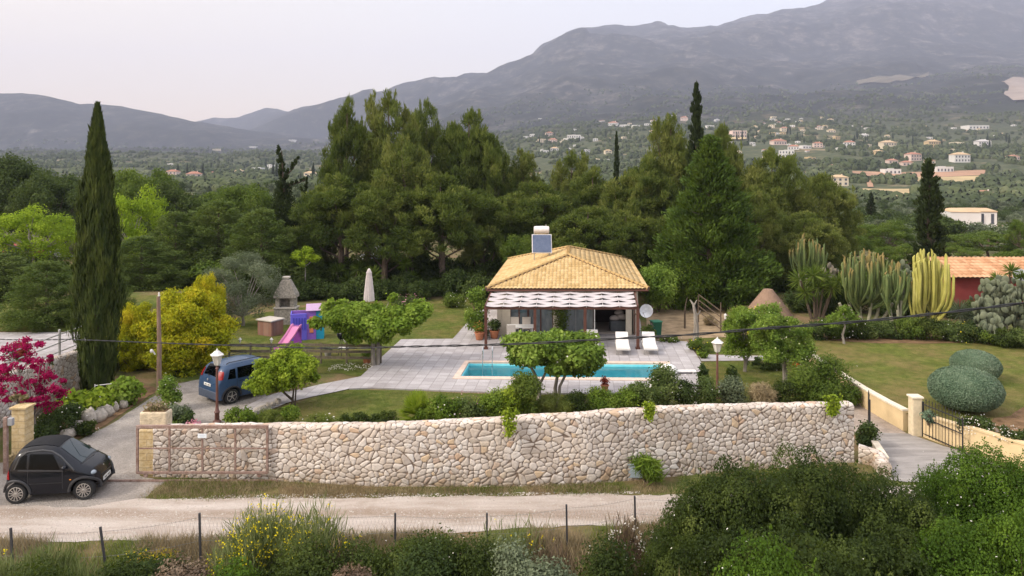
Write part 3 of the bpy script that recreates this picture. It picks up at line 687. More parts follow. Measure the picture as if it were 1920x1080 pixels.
def mk_cone(seed, h=10.0, w=3.6, base=0.03, n=210, L=0.34, W=0.10, per=170, taper=0.85, up=0.5, rc=0.95, spire=True):
    """broad conifer of upswept sprays"""
    rng = np.random.default_rng(seed); sets = []; tr = MB(); tr.tube([(0, 0, -.3), (0, 0, h*.5), (0, 0, h*.95)], [0.28, .17, .03], 8)
    for i in range(n):
        f = ((i+rng.random())/n)**1.15; z = h*(base+(1-base)*f); R = w*(1-f)**taper*(0.55+0.5*rng.random())*((.2+.4*rng.random()) if i % 5 == 0 else 1); R = min(R, w*(0.75+f))
        a = i*2.399+rng.random(); r = rc*(1-0.6*f)*(0.6+0.6*rng.random())
        c = np.array([R*math.cos(a), R*math.sin(a), z+0.1*R]); o = np.array([math.cos(a), math.sin(a), up])
        m = int(per*(r/rc)**1.6)+18; d = sphere_dirs(m, rng); p = c+d*np.array([r, r, r*.6])*(0.3+0.7*rng.random(m)[:, None]**.6)
        ax = unit(o+rng.normal(size=(m, 3))*0.42); nrm = unit(d+rng.normal(size=(m, 3))*.6+np.array([0, 0, .3]))
        v = np.clip(0.35+0.3*rng.random()+0.2*rng.normal(size=m), 0, 1)
        sets.append(leafset(p, ax, nrm, L*(0.6+0.8*rng.random(m)), W*(0.7+0.6*rng.random(m)), v))
        if i % 6 == 0: tr.tube([(0, 0, max(.3, z-.3)), tuple(c)], [0.07*(1-f)+.01, .01], 5)
    return sets, tr

TREES_USED = {}
def plant(proto, px, base_d, top_py, width_px, label, group=None, h0=10.0, w0=6.6, rot=0.0, zoff=0.0, name=None, cat=None):
    """stand a tree at bearing px, distance base_d, so that it reaches top_py and spans width_px"""
    x = (px-960)/F*base_d; z = gz(x, base_d)+zoff; top = H+(HY-top_py)/F*base_d
    sz = (top-z)/h0; sw = width_px/F*base_d/w0
    first = TREES_USED.get(proto.name, None) is None
    o = proto if first else copy_tree(proto); TREES_USED[proto.name] = 1
    o.location = (x, base_d, z); o.scale = (sw, sw, sz); o.rotation_euler = (0, 0, rot); o['label'] = label
    if cat: o['category'] = cat
    if group: o['group'] = group
    elif 'group' in o: del o['group']
    return o

pineA = finish('pine_tree', 'x', 'pine tree', *(lambda s: (s[0], L_PINE, s[1], B_PINE))(mk_pine(1)))
pineB = finish('pine_tree', 'x', 'pine tree', *(lambda s: (s[0], L_PINE, s[1], B_PINE))(mk_pine(2, w=3.8, low=0.3)))
pineC = finish('pine_tree', 'x', 'pine tree', *(lambda s: (s[0], L_PINE2, s[1], B_PINE))(mk_pine(3, w=3.0, low=0.25)))
rot = random.Random(5)
GP = 'pines of the grove behind the villa'
# (proto, px, distance, top y, width px, label)
for k, (pr, px, d, ty, w, lab) in enumerate([
 (pineA, 650, 66, 192, 120, 'tall narrow spire pine at the left end of the grove'),
 (pineB, 690, 72, 300, 190, 'dark spreading pine filling the grove between the left spire and the highest pine'),
 (pineC, 745, 68, 182, 165, 'highest pine of the grove, rounded olive green top above the closed parasol'),
 (pineA, 795, 73, 196, 130, 'pointed pine just right of the highest crown in the grove'),
 (pineC, 775, 60, 262, 165, 'pale green pine standing forward at the middle of the grove'),
 (pineB, 880, 70, 212, 150, 'dark pine with a blunt double top left of the gap in the grove'),
 (pineA, 925, 68, 262, 110, 'pine with one bough reaching out right towards the village'),
 (pineB, 640, 60, 330, 200, 'broad low pine at the left foot of the grove by the bent cypress'),
 (pineA, 720, 58, 345, 190, 'front pine with low boughs hiding part of the white van'),
 (pineB, 830, 59, 330, 200, 'front pine with bare trunks left of the solar water heater'),
 (pineC, 600, 63, 400, 110, 'small pine at the outer left edge of the grove'),
 (pineA, 905, 61, 360, 170, 'leaning pine behind the left corner of the tiled roof'),
 (pineC, 985, 70, 285, 120, 'pine with a tufted knob top beside the village view'),
 (pineC, 1060, 70, 288, 120, 'pine with a round tuft left of the thin far cypress'),
 (pineB, 1010, 64, 345, 190, 'bushy pine straight behind the solar water heater'),
 (pineA, 1110, 66, 318, 150, 'mid height pine in front of the thin far cypress'),
 (pineB, 1100, 59, 390, 200, 'dark low pine behind the roof ridge'),
 (pineC, 1165, 62, 325, 170, 'yellow green pine between the roof and the tall spire conifer'),
 (pineA, 1180, 58, 400, 170, 'shaded pine right of the roof peak'),
 (pineC, 1250, 66, 225, 150, 'pale pine left of the thin spire rising from the right group'),
 (pineB, 1215, 63, 300, 150, 'pine wedged between the yellow green pine and the pale pine'),
]):
    plant(pr, px, d, ty, w, lab, None, rot=rot.uniform(0, 6.28))
# tamarisk-like pale pines right of the big conifer
softA = finish('feathery_tree', 'x', 'tree', *(lambda s: (s[0], L_PINE2, s[1], B_DARK))(mk_pine(14, w=4.2, low=0.08, dens=1.15)))
for px, d, ty, w, lab in [(1350, 66, 240, 110, 'pale upright pine behind the right shoulder of the big conifer'),
                          (1450, 64, 285, 190, 'feathery olive green tree right of the big conifer'),
                          (1535, 66, 330, 170, 'rounded feathery tree sloping down towards the cactus garden'),
                          (1420, 58, 355, 150, 'grey green feathery tree in front of the pale ones'),
                          (1500, 58, 400, 190, 'dark feathery tree behind the small candelabra cactus')]:
    plant(softA, px, d, ty, w, lab, None, w0=8.4, rot=rot.uniform(0, 6.28))
cyp = finish('cypress', 'x', 'cypress', *(lambda s: (s[0], L_CYP, s[1], B_DARK))(mk_column(5, 12, 0.95, n=26000)))
plant(cyp, 183, 31.7, 197, 78, 'tall slender cypress column beside the left stone wall', h0=12, w0=2.05, rot=1)
cypd = finish('cypress', 'x', 'cypress', *(lambda s: (s[0], L_CYPD, s[1], B_DARK))(mk_cone(6, 10, 1.5, 0.0, 190, 0.3, 0.1, 120, 0.62, 1.6, 0.55)))
plant(cypd, 1742, 52, 300, 78, 'dark cone shaped cypress beside the tiled roof of the red house', w0=3.0)
plant(cypd, 1306, 62, 158, 56, 'thin dark spire rising highest behind the big conifer', w0=3.0, rot=2)
plant(cypd, 1156, 95, 248, 20, 'small thin cypress standing against the village', w0=3.0, rot=1)
plant(cypd, 1633, 130, 363, 30, 'small dark cypress in the olive grove left of the big cone cypress', w0=3.0, rot=3)
con = finish('conifer', 'x', 'conifer', *(lambda s: (s[0], L_CON, s[1], B_DARK))(mk_cone(7, 10, 3.9, 0.02, 330, 0.30, 0.11, 210, 0.8, 0.9, 1.0)))
plant(con, 1332, 53, 258, 222, 'big broad bright green conifer right of the villa', w0=7.2)
# bent twin-topped cypress
def mk_bent():
    rng = np.random.default_rng(9); sets = []; tr = MB(); tr.tube([(0, 0, -.3), (0.1, 0, 5), (-.15, 0, 9.6)], [.2, .13, .03], 7)
    tr.tube([(-0.05, 0, 7.6), (0.7, 0, 8.3), (1.0, 0, 9.0)], [.07, .05, .02], 5); tr.tube([(-0.05, 0, 7.0), (1.1, 0, 7.3), (1.6, 0, 7.5)], [.07, .05, .02], 5)
    for a, b, r0, r1, n in (((0, 0, 0.5), (0, 0, 5.5), 1.9, 1.0, 60), ((0, 0, 5.5), (-.15, 0, 7.4), 1.0, .45, 22), ((-.1, 0, 7.4), (-.35, 0, 9.9), .36, .2, 18), ((0, 0, 7.5), (1.05, 0, 9.1), .25, .2, 12), ((0, 0, 7), (1.7, 0, 7.6), .25, .16, 10)):
        for i in range(n):
            f = (i+rng.random())/n; r = r0*(1-f)+r1*f; c = np.array(a)*(1-f)+np.array(b)*f; an = rng.random()*6.28; R = r*0.7*rng.random()**.5
            sets.append(needles(c+np.array([R*math.cos(an), R*math.sin(an), 0]), (r*.5, r*.5, r*.6), int(70*r+30), .24, .09, rng, 1.0, .2))
    return sets, tr
bent = finish('cypress', 'x', 'cypress', *(lambda s: (s[0], L_CYPD, s[1], B_DARK))(mk_bent()))
plant(bent, 532, 62, 272, 95, 'dark ragged cypress with a forked bent top left of the pines', w0=3.8, rot=0)
plant(bent, 572, 66, 335, 60, 'small dark ragged cypress between the forked one and the pines', w0=3.8, rot=2.2)

# broadleaf and mixed trees of the left
rndA = finish('tree', 'x', 'tree', *(lambda s: (s[0], L_DARKB, s[1], B_DARK))(mk_round(21, per=330, n=70)))
rndB = finish('tree', 'x', 'tree', *(lambda s: (s[0], L_BROAD, s[1], B_DARK))(mk_round(22, per=330, n=70, w=4.6)))
limeT = finish('tree', 'x', 'tree', *(lambda s: (s[0], L_LIME, s[1], B_GREY))(mk_round(23, per=230, n=60, rc=1.2, base=.25)))
cedar = finish('cedar', 'x', 'cedar', *(lambda s: (s[0], L_CEDAR, s[1], B_DARK))(mk_cone(24, 10, 5.4, 0.0, 300, .34, .10, 190, 0.42, 0.15, 1.35)))
for pr, px, d, ty, w, lab in [
 (rndA, 45, 85, 282, 190, 'large dark round tree at the far left edge'),
 (rndA, 100, 78, 318, 150, 'grey green round tree behind the flowering lime coloured tree'),
 (rndA, 150, 88, 352, 150, 'dark low tree behind the tall cypress column'),
 (rndB, 265, 84, 305, 170, 'broad green tree just right of the cypress column, skyline against the valley'),
 (rndA, 325, 76, 333, 140, 'dark round tree in front of the far pink roofed houses'),
 (rndB, 405, 80, 352, 130, 'soft green tree below the far pink roofed houses'),
 (rndB, 455, 78, 335, 150, 'domed light green tree left of the forked cypress'),
 (rndA, 500, 72, 380, 120, 'shaded tree under the forked cypress'),
 (rndA, 25, 62, 470, 150, 'dark tree behind the parked cars at the left edge')]:
    plant(pr, px, d, ty, w, lab, None, w0=11.0, rot=rot.uniform(0, 6.28))
plant(limeT, 62, 60, 386, 165, 'bright lime green tree with pale bare branches at the left edge', w0=11, rot=1, zoff=.6)
plant(limeT, 140, 66, 402, 90, 'small lime green tree tucked behind the cypress column', w0=11, rot=3)
plant(limeT, 252, 60, 352, 150, 'bright lime green tree right of the cypress column', w0=11, rot=2)
for px, d, ty, w, lab in [(88, 38, 492, 175, 'dark spreading cedar behind the bougainvillea and rail fence'),
                          (-5, 46, 478, 190, 'dark cedar cut by the left edge of the view'),
                          (265, 52, 445, 190, 'dense cedar behind the golden conifer'),
                          (330, 56, 400, 150, 'tall cedar between the lime green tree and the mid garden cedars'),
                          (410, 58, 380, 210, 'broad layered cedar above the grey olive tree'),
                          (490, 56, 395, 190, 'layered cedar leaning towards the pines'),
                          (196, 42, 500, 110, 'dark cedar directly behind the cypress column'),
                          (560, 58, 430, 120, 'drooping cedar above the stone barbecue')]:
    plant(cedar, px, d, ty, w, lab, None, w0=11.4, rot=rot.uniform(0, 6.28))
olive = finish('olive_tree', 'x', 'olive tree', *(lambda s: (s[0], L_OLIVE, s[1], B_GREY))(mk_round(25, per=420, n=75, rc=1.2, L=.26, W=.075, hang=.2, base=0.02)))
plant(olive, 455, 45.5, 462, 165, 'grey green olive tree behind the blue car', w0=11.2, rot=1)
gold = finish('golden_conifer', 'x', 'conifer', *(lambda s: (s[0], L_GOLD, s[1], B_DARK))(mk_round(26, per=560, n=150, rc=1.3, L=.32, W=.16, w=4.9, base=-0.12)))
plant(gold, 352, 35.6, 530, 152, 'golden yellow rounded conifer left of the blue car', w0=9.8, rot=.4)
plant(gold, 388, 37.2, 503, 66, 'pale gold upright conifer top right behind the rounded golden one', w0=9.8, rot=2)
plant(gold, 255, 35.8, 560, 88, 'green gold conifer between the cypress column and the wooden post', w0=9.8, rot=4)
# right side mid distance
umb = finish('umbrella_pine', 'x', 'pine tree', *(lambda s: (s[0], L_BROAD, s[1], B_PINE))(mk_round(27, per=330, n=80, rc=1.1, L=.3, W=.1, base=.18, flat=.8)))
for px, d, ty, w, lab in [(1660, 78, 405, 120, 'umbrella shaped pine with a yellow green cap left of the cone cypress'),
                          (1590, 72, 435, 120, 'low green tree left of the umbrella shaped pine'),
                          (1690, 62, 448, 110, 'dark green bush tree above the candelabra cacti'),
                          (1850, 85, 428, 150, 'broad dark pine below the large white house'),
                          (1915, 80, 405, 60, 'pine cut by the right edge above the red house'),
                          (1905, 62, 460, 90, 'leafy tree behind the tiled roof at the right edge'),
                          (1800, 70, 455, 90, 'green tree right of the cone cypress, above the tiled roof')]:
    plant(umb, px, d, ty, w, lab, None, w0=11.0, rot=rot.uniform(0, 6.28))

# a wood in the middle distance: individual far trees, grouped
farA = finish('far_tree', 'x', 'tree', *(lambda s: (s[0], L_DARKB, s[1], B_DARK))(mk_round(31, per=75, n=34, rc=1.9, L=.75, W=.5)))
farB = finish('far_tree', 'x', 'tree', *(lambda s: (s[0], L_OLIVE, s[1], B_DARK))(mk_round(32, per=75, n=34, rc=1.9, L=.75, W=.45)))
r_ = random.Random(77)
k = 0
for i in range(420):
    px = r_.uniform(0, 1920); d = 95*math.exp(r_.random()*1.25)
    if i >= 230: px = r_.uniform(1480, 1980); d = r_.uniform(120, 345)
    if any(inpoly(w_, np.array([(px-960)/F*d]), np.array([d]))[0] for w_ in PLOTS): continue
    if 1770 < px < 1925 and 140 < d < 215: continue
    x = (px-960)/F*d; pr = (farA, farB)[r_.random() < .45]; h = r_.uniform(2.6, 5.2) if px > 1000 else r_.uniform(3, 6.5)
    c = copy_tree(pr); c.location = (x, d, gz(x, d)-.2); s = h/10; c.scale = (s*r_.uniform(.85, 1.35), s*r_.uniform(.85, 1.35), s); c.rotation_euler = (0, 0, r_.uniform(0, 6.28))
    c['label'] = 'one of the dark round scrub trees dotted over the fields beyond the gardens' if pr is farA else 'one of the grey green olive trees dotted over the fields beyond the gardens'
    c['group'] = 'dark scrub trees in the fields' if pr is farA else 'olive trees in the fields'; k += 1
for pr in (farA, farB):
    x = (1700-960)/F*120 if pr is farA else (1570-960)/F*135
    pr.location = (x, 120 if pr is farA else 135, gz(x, 120 if pr is farA else 135)); pr.scale = (.5, .5, .45)
    pr['label'] = 'one of the dark round scrub trees dotted over the fields beyond the gardens' if pr is farA else 'one of the grey green olive trees dotted over the fields beyond the gardens'
    pr['group'] = 'dark scrub trees in the fields' if pr is farA else 'olive trees in the fields'

# woodland too far away to count: small lumpy crowns, one object
def woodland():
    rng = np.random.default_rng(40); n = 26000
    d = 320*np.exp(rng.random(n)*2.35); px = rng.uniform(-250, 2150, n); x = (px-960)/F*d
    keep = fbm(x/120+4, d/120+2, 3)+0.12*np.where(px > 1000, 1, 1) > -0.02*rng.random(n)
    for w in PLOTS: keep &= ~inpoly(w, x, d)
    for w in PLOTS: keep &= ~inpoly([(q[0]*(1-18/q[1]), q[1]-18) for q in w], x, d)
    x, d = x[keep], d[keep]; n = len(x); z = g(x, d); h = rng.uniform(2.2, 5.5, n)*np.interp(d, [300, 3500], [1, 1.9]); w = h*rng.uniform(.8, 1.5, n)/2*1.1
    T = [(0, 0, 1.0)]; 
    for rr, zz, m, o in ((.62, .86, 5, .3), (1.0, .5, 6, 0), (.8, .05, 6, .5)):
        for q in range(m): T.append((rr*math.cos(6.283*q/m+o), rr*math.sin(6.283*q/m+o), zz))
    T = np.array(T); Fc = [(0, 1+q, 1+(q+1) % 5) for q in range(5)]
    a = 1; b = 6
    for q in range(6): Fc.append((b+q, b+(q+1) % 6, a+(q*5//6) % 5)); 
    for q in range(5): Fc.append((a+q, b+(q+1) % 6, a+(q+1) % 5))
    for q in range(6): Fc += [(b+q, 12+q, b+(q+1) % 6), (b+(q+1) % 6, 12+q, 12+(q+1) % 6)]
    Fc = np.array(Fc); jit = 1+0.35*(rng.random((n, len(T), 1))-.5)
    th = rng.random(n)*6.28; ca, sa = np.cos(th)[:, None], np.sin(th)[:, None]
    V = T[None]*jit; X = (V[..., 0]*ca-V[..., 1]*sa)*w[:, None]+x[:, None]; Y = (V[..., 0]*sa+V[..., 1]*ca)*w[:, None]+d[:, None]; Z = V[..., 2]*h[:, None]+z[:, None]-.3
    co = np.stack([X, Y, Z], -1).reshape(-1, 3); fc = (Fc[None]+(np.arange(n)*len(T))[:, None, None]).reshape(-1)
    var = np.repeat(np.clip(rng.beta(2, 2.4, n), 0, 1), len(Fc))*0.75+0.25*rng.random(n*len(Fc))
    m = leafmat('far_woodland', [(0.024, 0.034, 0.016), (0.05, 0.066, 0.03), (0.085, 0.102, 0.048), (0.14, 0.15, 0.08)], 0.9, 0.0, 0.012)
    return npmesh('woodland', co, fc, 3, m, None, var)
tag(woodland(), kind='stuff')
# ================================================================ WALLS
def m_stone():
    t = NT('field_stone'); c = t.n('ShaderNodeAttribute', attribute_name='cell').outputs['Fac']; e = t.n('ShaderNodeAttribute', attribute_name='edge').outputs['Fac']
    p = t.pos(); n = t.noise(14, 5, 0.7, vec=p); n1 = t.noise(0.9, 3, vec=p); Z = t.n('ShaderNodeSeparateXYZ', {0: p}).outputs[2]
    col = t.ramp(c, [(0.0, (0.42, 0.37, 0.33)), (0.3, (0.53, 0.475, 0.43)), (0.6, (0.60, 0.55, 0.51)), (0.84, (0.67, 0.635, 0.60)), (0.91, (0.55, 0.42, 0.28)), (0.955, (0.48, 0.33, 0.24)), (1.0, (0.42, 0.38, 0.35))])
    col = t.mix(t.mr(n, 0.3, 0.7, 0.0, 0.3), col, (0.40, 0.32, 0.25)); col = t.mix(t.mr(n1, 0.4, 0.7, 0, 0.25), col, (0.58, 0.44, 0.31))
    mort = t.ramp(n, [(0.3, (0.13, 0.095, 0.072)), (0.7, (0.25, 0.19, 0.15))])
    col = t.mix(t.mr(t.math('ADD', e, t.math('MULTIPLY', n, 0.05)), 0.10, 0.15), mort, col)
    dirt = t.math('MULTIPLY', t.mr(Z, 0.0, 0.55, 1, 0), t.mr(t.noise(2.2, 4, vec=p), 0.42, 0.6)); col = t.mix(t.math('MULTIPLY', dirt, 0.7), col, (0.23, 0.155, 0.085)); col = t.mix(t.mr(t.noise(0.8, 5, 0.7, vec=t.n('ShaderNodeMapping', {0: p, 'Scale': (1.6, 1.6, .45)}).outputs[0]), .52, .70, 0, .35), col, (0.30, 0.26, 0.21))
    t.bsdf(col, 0.9, n, 0.015, spec=0.15); return t.m
M_STONE = m_stone()
def worley(u, v, cu=0.19, cv=0.148, seed=1, drop=0.14):
    """nearest / second nearest of jittered points; returns id value, F2-F1"""
    U, V = u/cu, v/cv; iu = np.floor(U).astype(int); iv = np.floor(V).astype(int)
    f1 = np.full(U.shape, 9.0); f2 = np.full(U.shape, 9.0); idv = np.zeros(U.shape)
    for a in (-2, -1, 0, 1, 2):
        for b in (-2, -1, 0, 1, 2):
            x = iu+a; y = iv+b; h = ((x*73856093) ^ (y*19349663) ^ (seed*83492791)) & 0x7fffffff
            h = (h*1103515245+12345) & 0x7fffffff; r1 = (h % 10007)/10007; h2 = (h*69069+1) & 0x7fffffff; r2 = (h2 % 10009)/10009; h3 = (h2*69069+1) & 0x7fffffff; r3 = (h3 % 10037)/10037
            d = np.hypot((x+.08+.84*r1-U), (y+.08+.84*r2-V)*0.95)+np.where(r3 < drop, 3.0, 0)-0.22*((r3*7.3) % 1)
            m = d < f1; f2 = np.where(m, f1, np.minimum(f2, d)); idv = np.where(m, ((h3 >> 5) % 997)/997, idv); f1 = np.where(m, d, f1)
    return idv, f2-f1
def stone_wall(name, path, heights, thick, label, zb=None, seed=1, step=0.024, cat='stone wall', side=1, group=None):
    """rubble wall along a path of foot points; the stones are modelled relief"""
    pts = np.array([(p[0], p[1]) for p in path], float); seg = np.hypot(*(pts[1:]-pts[:-1]).T); cum = np.concatenate([[0], np.cumsum(seg)]); L = cum[-1]
    s = np.arange(0, L+step, step); x = np.interp(s, cum, pts[:, 0]); y = np.interp(s, cum, pts[:, 1]); hh = np.interp(s, cum, heights)
    hh = hh+0.035*(vnoise(s*1.7+seed, s*0)-.5)+0.02*(vnoise(s*6, s*0+3)-.5)
    zb_ = np.interp(s, cum, zb) if zb is not None else np.zeros_like(s)-.05
    dx = np.gradient(x, s); dy = np.gradient(y, s); nl = np.hypot(dx, dy); nx, ny = dy/nl*side, -dx/nl*side      # outward normal, towards the viewer
    H0 = float(np.max(hh-zb_)); nt = int((2*H0+thick)/step); 
    ts = np.linspace(0, 1, nt); S, T = np.meshgrid(s, ts, indexing='ij'); hN = (hh-zb_)[:, None]; tot = 2*hN+thick; q = T*tot
    off = np.where(q < hN, 0, np.where(q < hN+thick, q-hN, thick)); z = np.where(q < hN, q, np.where(q < hN+thick, hN, tot-q)); 
    ccell, edge = worley(S+0.25*(vnoise(S*1.3, q*1.3)-.5), q+0.12*(vnoise(S*1.7+9, q*1.7)-.5), seed=seed)
    rel = 0.045*np.clip(edge/0.28, 0, 1)**0.5+0.008*(vnoise(S*22, q*22)-.5)
    # rounded shoulders
    c1 = np.clip(1-np.abs(q-hN)/0.07, 0, 1); c2 = np.clip(1-np.abs(q-hN-thick)/0.07, 0, 1)
    nX = np.where(q < hN, 1, np.where(q < hN+thick, 0, -1)); nZ = np.where((q >= hN) & (q < hN+thick), 1, 0)
    o = -off+nX*rel-0.02*c1+0.02*c2
    X = x[:, None]+nx[:, None]*o; Y = y[:, None]+ny[:, None]*o; Z = zb_[:, None]+z+nZ*rel*.6-0.02*(c1+c2)
    n, m = X.shape; co = np.stack([X, Y, Z], -1).reshape(-1, 3); a = np.arange(n-1)[:, None]*m+np.arange(m-1)[None]
    quad = np.stack([a, a+m, a+m+1, a+1], -1).reshape(-1) if side == 1 else np.stack([a, a+1, a+m+1, a+m], -1).reshape(-1)
    ob = npmesh(name, co, quad, 4, M_STONE, smooth=True); me = ob.data
    for nm, arr in (('cell', ccell), ('edge', edge)):
        at = me.attributes.new(nm, 'FLOAT', 'POINT'); at.data.foreach_set('value', arr.astype(np.float32).ravel())
    # end faces
    import bmesh
    bm = bmesh.new(); bm.from_mesh(me); bm.verts.ensure_lookup_table()
    for r in (0, n-1):
        try: bm.faces.new([bm.verts[r*m+j] for j in range(0, m)])
        except Exception: pass
    bm.to_mesh(me); bm.free()
    return tag(ob, label, cat, group)

fw = [(288, 893), (505, 900), (700, 911), (900, 912), (1100, 908), (1200, 898), (1350, 885), (1500, 874), (1600, 866)]
ft = [802, 800, 799, 790, 778, 770, 764, 760, 759]
fpts = [P(*a) for a in fw]; fh = [H-(t-HY)/F*p.y for p, t in zip(fpts, ft)]
stone_wall('stone_wall', [(p.x, p.y) for p in fpts], fh, 0.38, 'long pale rubble stone wall between the dirt track and the pool garden', seed=3)
stone_wall('stone_wall', [(-16.2, 20.6), (-18.2, 23.6), (-18.95, 26.5), (-18.9, 32.6)], [1.6, 1.95, 1.95, 1.62], 0.36, 'grey stone retaining wall behind the magenta bougainvillea', seed=8, zb=[-.1, -.1, -.1, -.1], side=1)
c_ = [P(1600, 866), P(1662, 895)]
stone_wall('stone_wall', [(c_[0].x+.12, c_[0].y-.1), (c_[0].x+.5, c_[0].y-.3), (c_[1].x-.15, c_[1].y+.1)], [.55, .45, .4], .3, 'low stub of rubble wall at the right end of the long stone wall', seed=5)

def m_block():
    t = NT('cut_stone'); v = t.co('Object', (1, 1, 1)); b = t.n('ShaderNodeTexBrick', {'Vector': t.n('ShaderNodeMapping', {0: v, 'Rotation': (math.pi/2, 0, 0)}).outputs[0], 'Scale': 1.0, 'Brick Width': 0.62, 'Row Height': 0.22, 'Mortar Size': 0.012})
    n = t.noise(7, 5, 0.7); n2 = t.noise(30, 3)
    c = t.ramp(n, [(0.3, (0.42, 0.29, 0.13)), (0.5, (0.55, 0.42, 0.23)), (0.72, (0.63, 0.53, 0.36))]); c = t.mix(t.math('MULTIPLY', b.outputs['Fac'], 0.5), c, (0.25, 0.18, 0.1))
    t.bsdf(c, 0.9, t.math('ADD', n2, n), 0.02, spec=0.15); return t.m
M_BLOCK = m_block()
def pillar(px, py, w, top, label, cap=True, group=None):
    p = P(px, py); t = thing('gate_pillar', label, 'pillar', (p.x, p.y+w/2, 0), group=group); h = H-(top-HY)/F*p.y
    mb = MB(); mb.box((0, 0, h/2-.05), (w, w, h+.1)); mb.build('shaft', M_BLOCK, t, bevel=.03)
    if cap: mb = MB(); mb.box((0, 0, h+.035), (w+.10, w+.10, .07)); mb.build('cap_stone', M_BLOCK, t, bevel=.02)
    return t
pillar(34, 866, 0.46, 768, 'tan cut stone gate pillar at the left of the driveway mouth')
pillar(275, 890, 0.50, 806, 'tan cut stone gate pillar behind the left end of the rusty sliding gate', cap=False)
# trough planter on the right pillar
p = P(275, 890); z0 = 1.41
t = thing('trough_planter', 'rough stone trough planter standing on top of the right gate pillar', 'planter', (p.x+.17, p.y+.27, z0))
mb = MB(); mb.v = []; 
mb.box((0, 0, .26), (.86, .44, .52)); mb.build('trough', plain('rough_limestone', (0.55, 0.46, 0.33), .95, .1, var=.25, scale=5, bump=.03), t, bevel=.05)
mb = MB(); mb.box((0, 0, .525), (.72, .3, .03)); mb.build('soil', M_SOIL, t)
rng = np.random.default_rng(90)
leaves_obj('plant', [puff((x, 0, .64), (.26, .18, .2), 200, .08, .04, rng, hollow=.1) for x in (-.17, 0, .17)], leafmat('faded_rose', [(0.10, 0.11, 0.04), (0.2, 0.17, 0.09), (0.45, 0.3, 0.24)], .6, .3, 3), t)

def m_rust():
    t = NT('painted_rusty_steel'); n = t.noise(9, 5, .7); c = t.ramp(n, [(0.3, (0.16, 0.085, 0.06)), (0.55, (0.26, 0.18, 0.15)), (0.75, (0.37, 0.29, 0.265))])
    t.bsdf(c, .7, n, .004, spec=.3); return t.m
M_RUST = m_rust()
# sliding gate, parked open in front of the wall
gl, gr = P(257, 905), P(503, 908); gd = 22.88; X0 = (256-960)/F*gd; X1 = (503-960)/F*gd; zt = H-(797-HY)/F*gd; zb = H-(888-HY)/F*gd
t = thing('sliding_gate', 'rusty brown steel frame sliding gate standing open before the stone wall', 'gate', ((X0+X1)/2, gd, 0)); hw = (X1-X0)/2
mb = MB(); mb.box((0, 0, zt-.05), (2*hw, .09, .10)); mb.box((0, 0, zb+.03), (2*hw, .07, .07))
mb.box((-hw+.03, 0, (zt+zb)/2), (.07, .07, zt-zb-.14)); mb.box((hw-.03, 0, (zt+zb)/2), (.07, .07, zt-zb-.14)); mb.build('frame', M_RUST, t, bevel=.008)
for k in (1, 2, 3):
    mb = MB(); mb.box((-hw+2*hw*k/4, 0, (zt+zb)/2), (.05, .05, zt-zb-.14)); mb.build('upright', M_RUST, t)
mb = MB(); mb.box((0, -.001, zb+(zt-zb)*.52), (2*hw-.14, .035, .04)); mb.build('middle_rail', M_RUST, t)
M_WHITE = plain('white_paint', (0.78, 0.77, 0.75), .5, .4, var=.05)
mb = MB(); mb.box(((378-380)/F*gd+.05, -.06, H-(816-HY)/F*gd), (.27, .012, .13)); sg = mb.build('sign_plate', plain('sign_white', (0.72, 0.76, 0.80), .4, .4, var=.03), t)
mb = MB(); 
for k in range(2): mb.box(((378-380)/F*gd+.05, -.069, H-(816-HY)/F*gd+.025-.05*k), (.17-.04*k, .004, .012))
mb.build('lettering', plain('grey_ink', (0.45, 0.5, 0.6), .6, .2, var=.05), sg)
for s in (-1, 1):
    mb = MB(); mb.disc_x([(.06, -.02), (.075, 0), (.06, .02)], (s*hw*.86, 0, zb-.045), (0, 1, 0), 14); mb.build('roller', M_RUST, t)
mb = MB(); mb.box(((X0+X1)/2-.9, gd, .035), (2*hw+2.4, .06, .05)); tag(mb.build('gate_rail', M_RUST), 'thin steel gate track on the ground under the rusty sliding gate', 'gate rail')
p = P(11, 888); mb = MB(); zt_ = H-(782-HY)/F*p.y
t = thing('gate_post', 'brown steel guide post with a grey box beside the left gate pillar', 'post', (p.x, p.y, 0)); mb.box((0, 0, zt_/2), (.12, .10, zt_)); mb.build('post', M_RUST, t, bevel=.01)
mb = MB(); mb.box((.16, 0, zt_-.14), (.16, .12, .24)); mb.build('motor_box', plain('grey_plastic', (.3, .3, .31), .5, .3), t, bevel=.02)

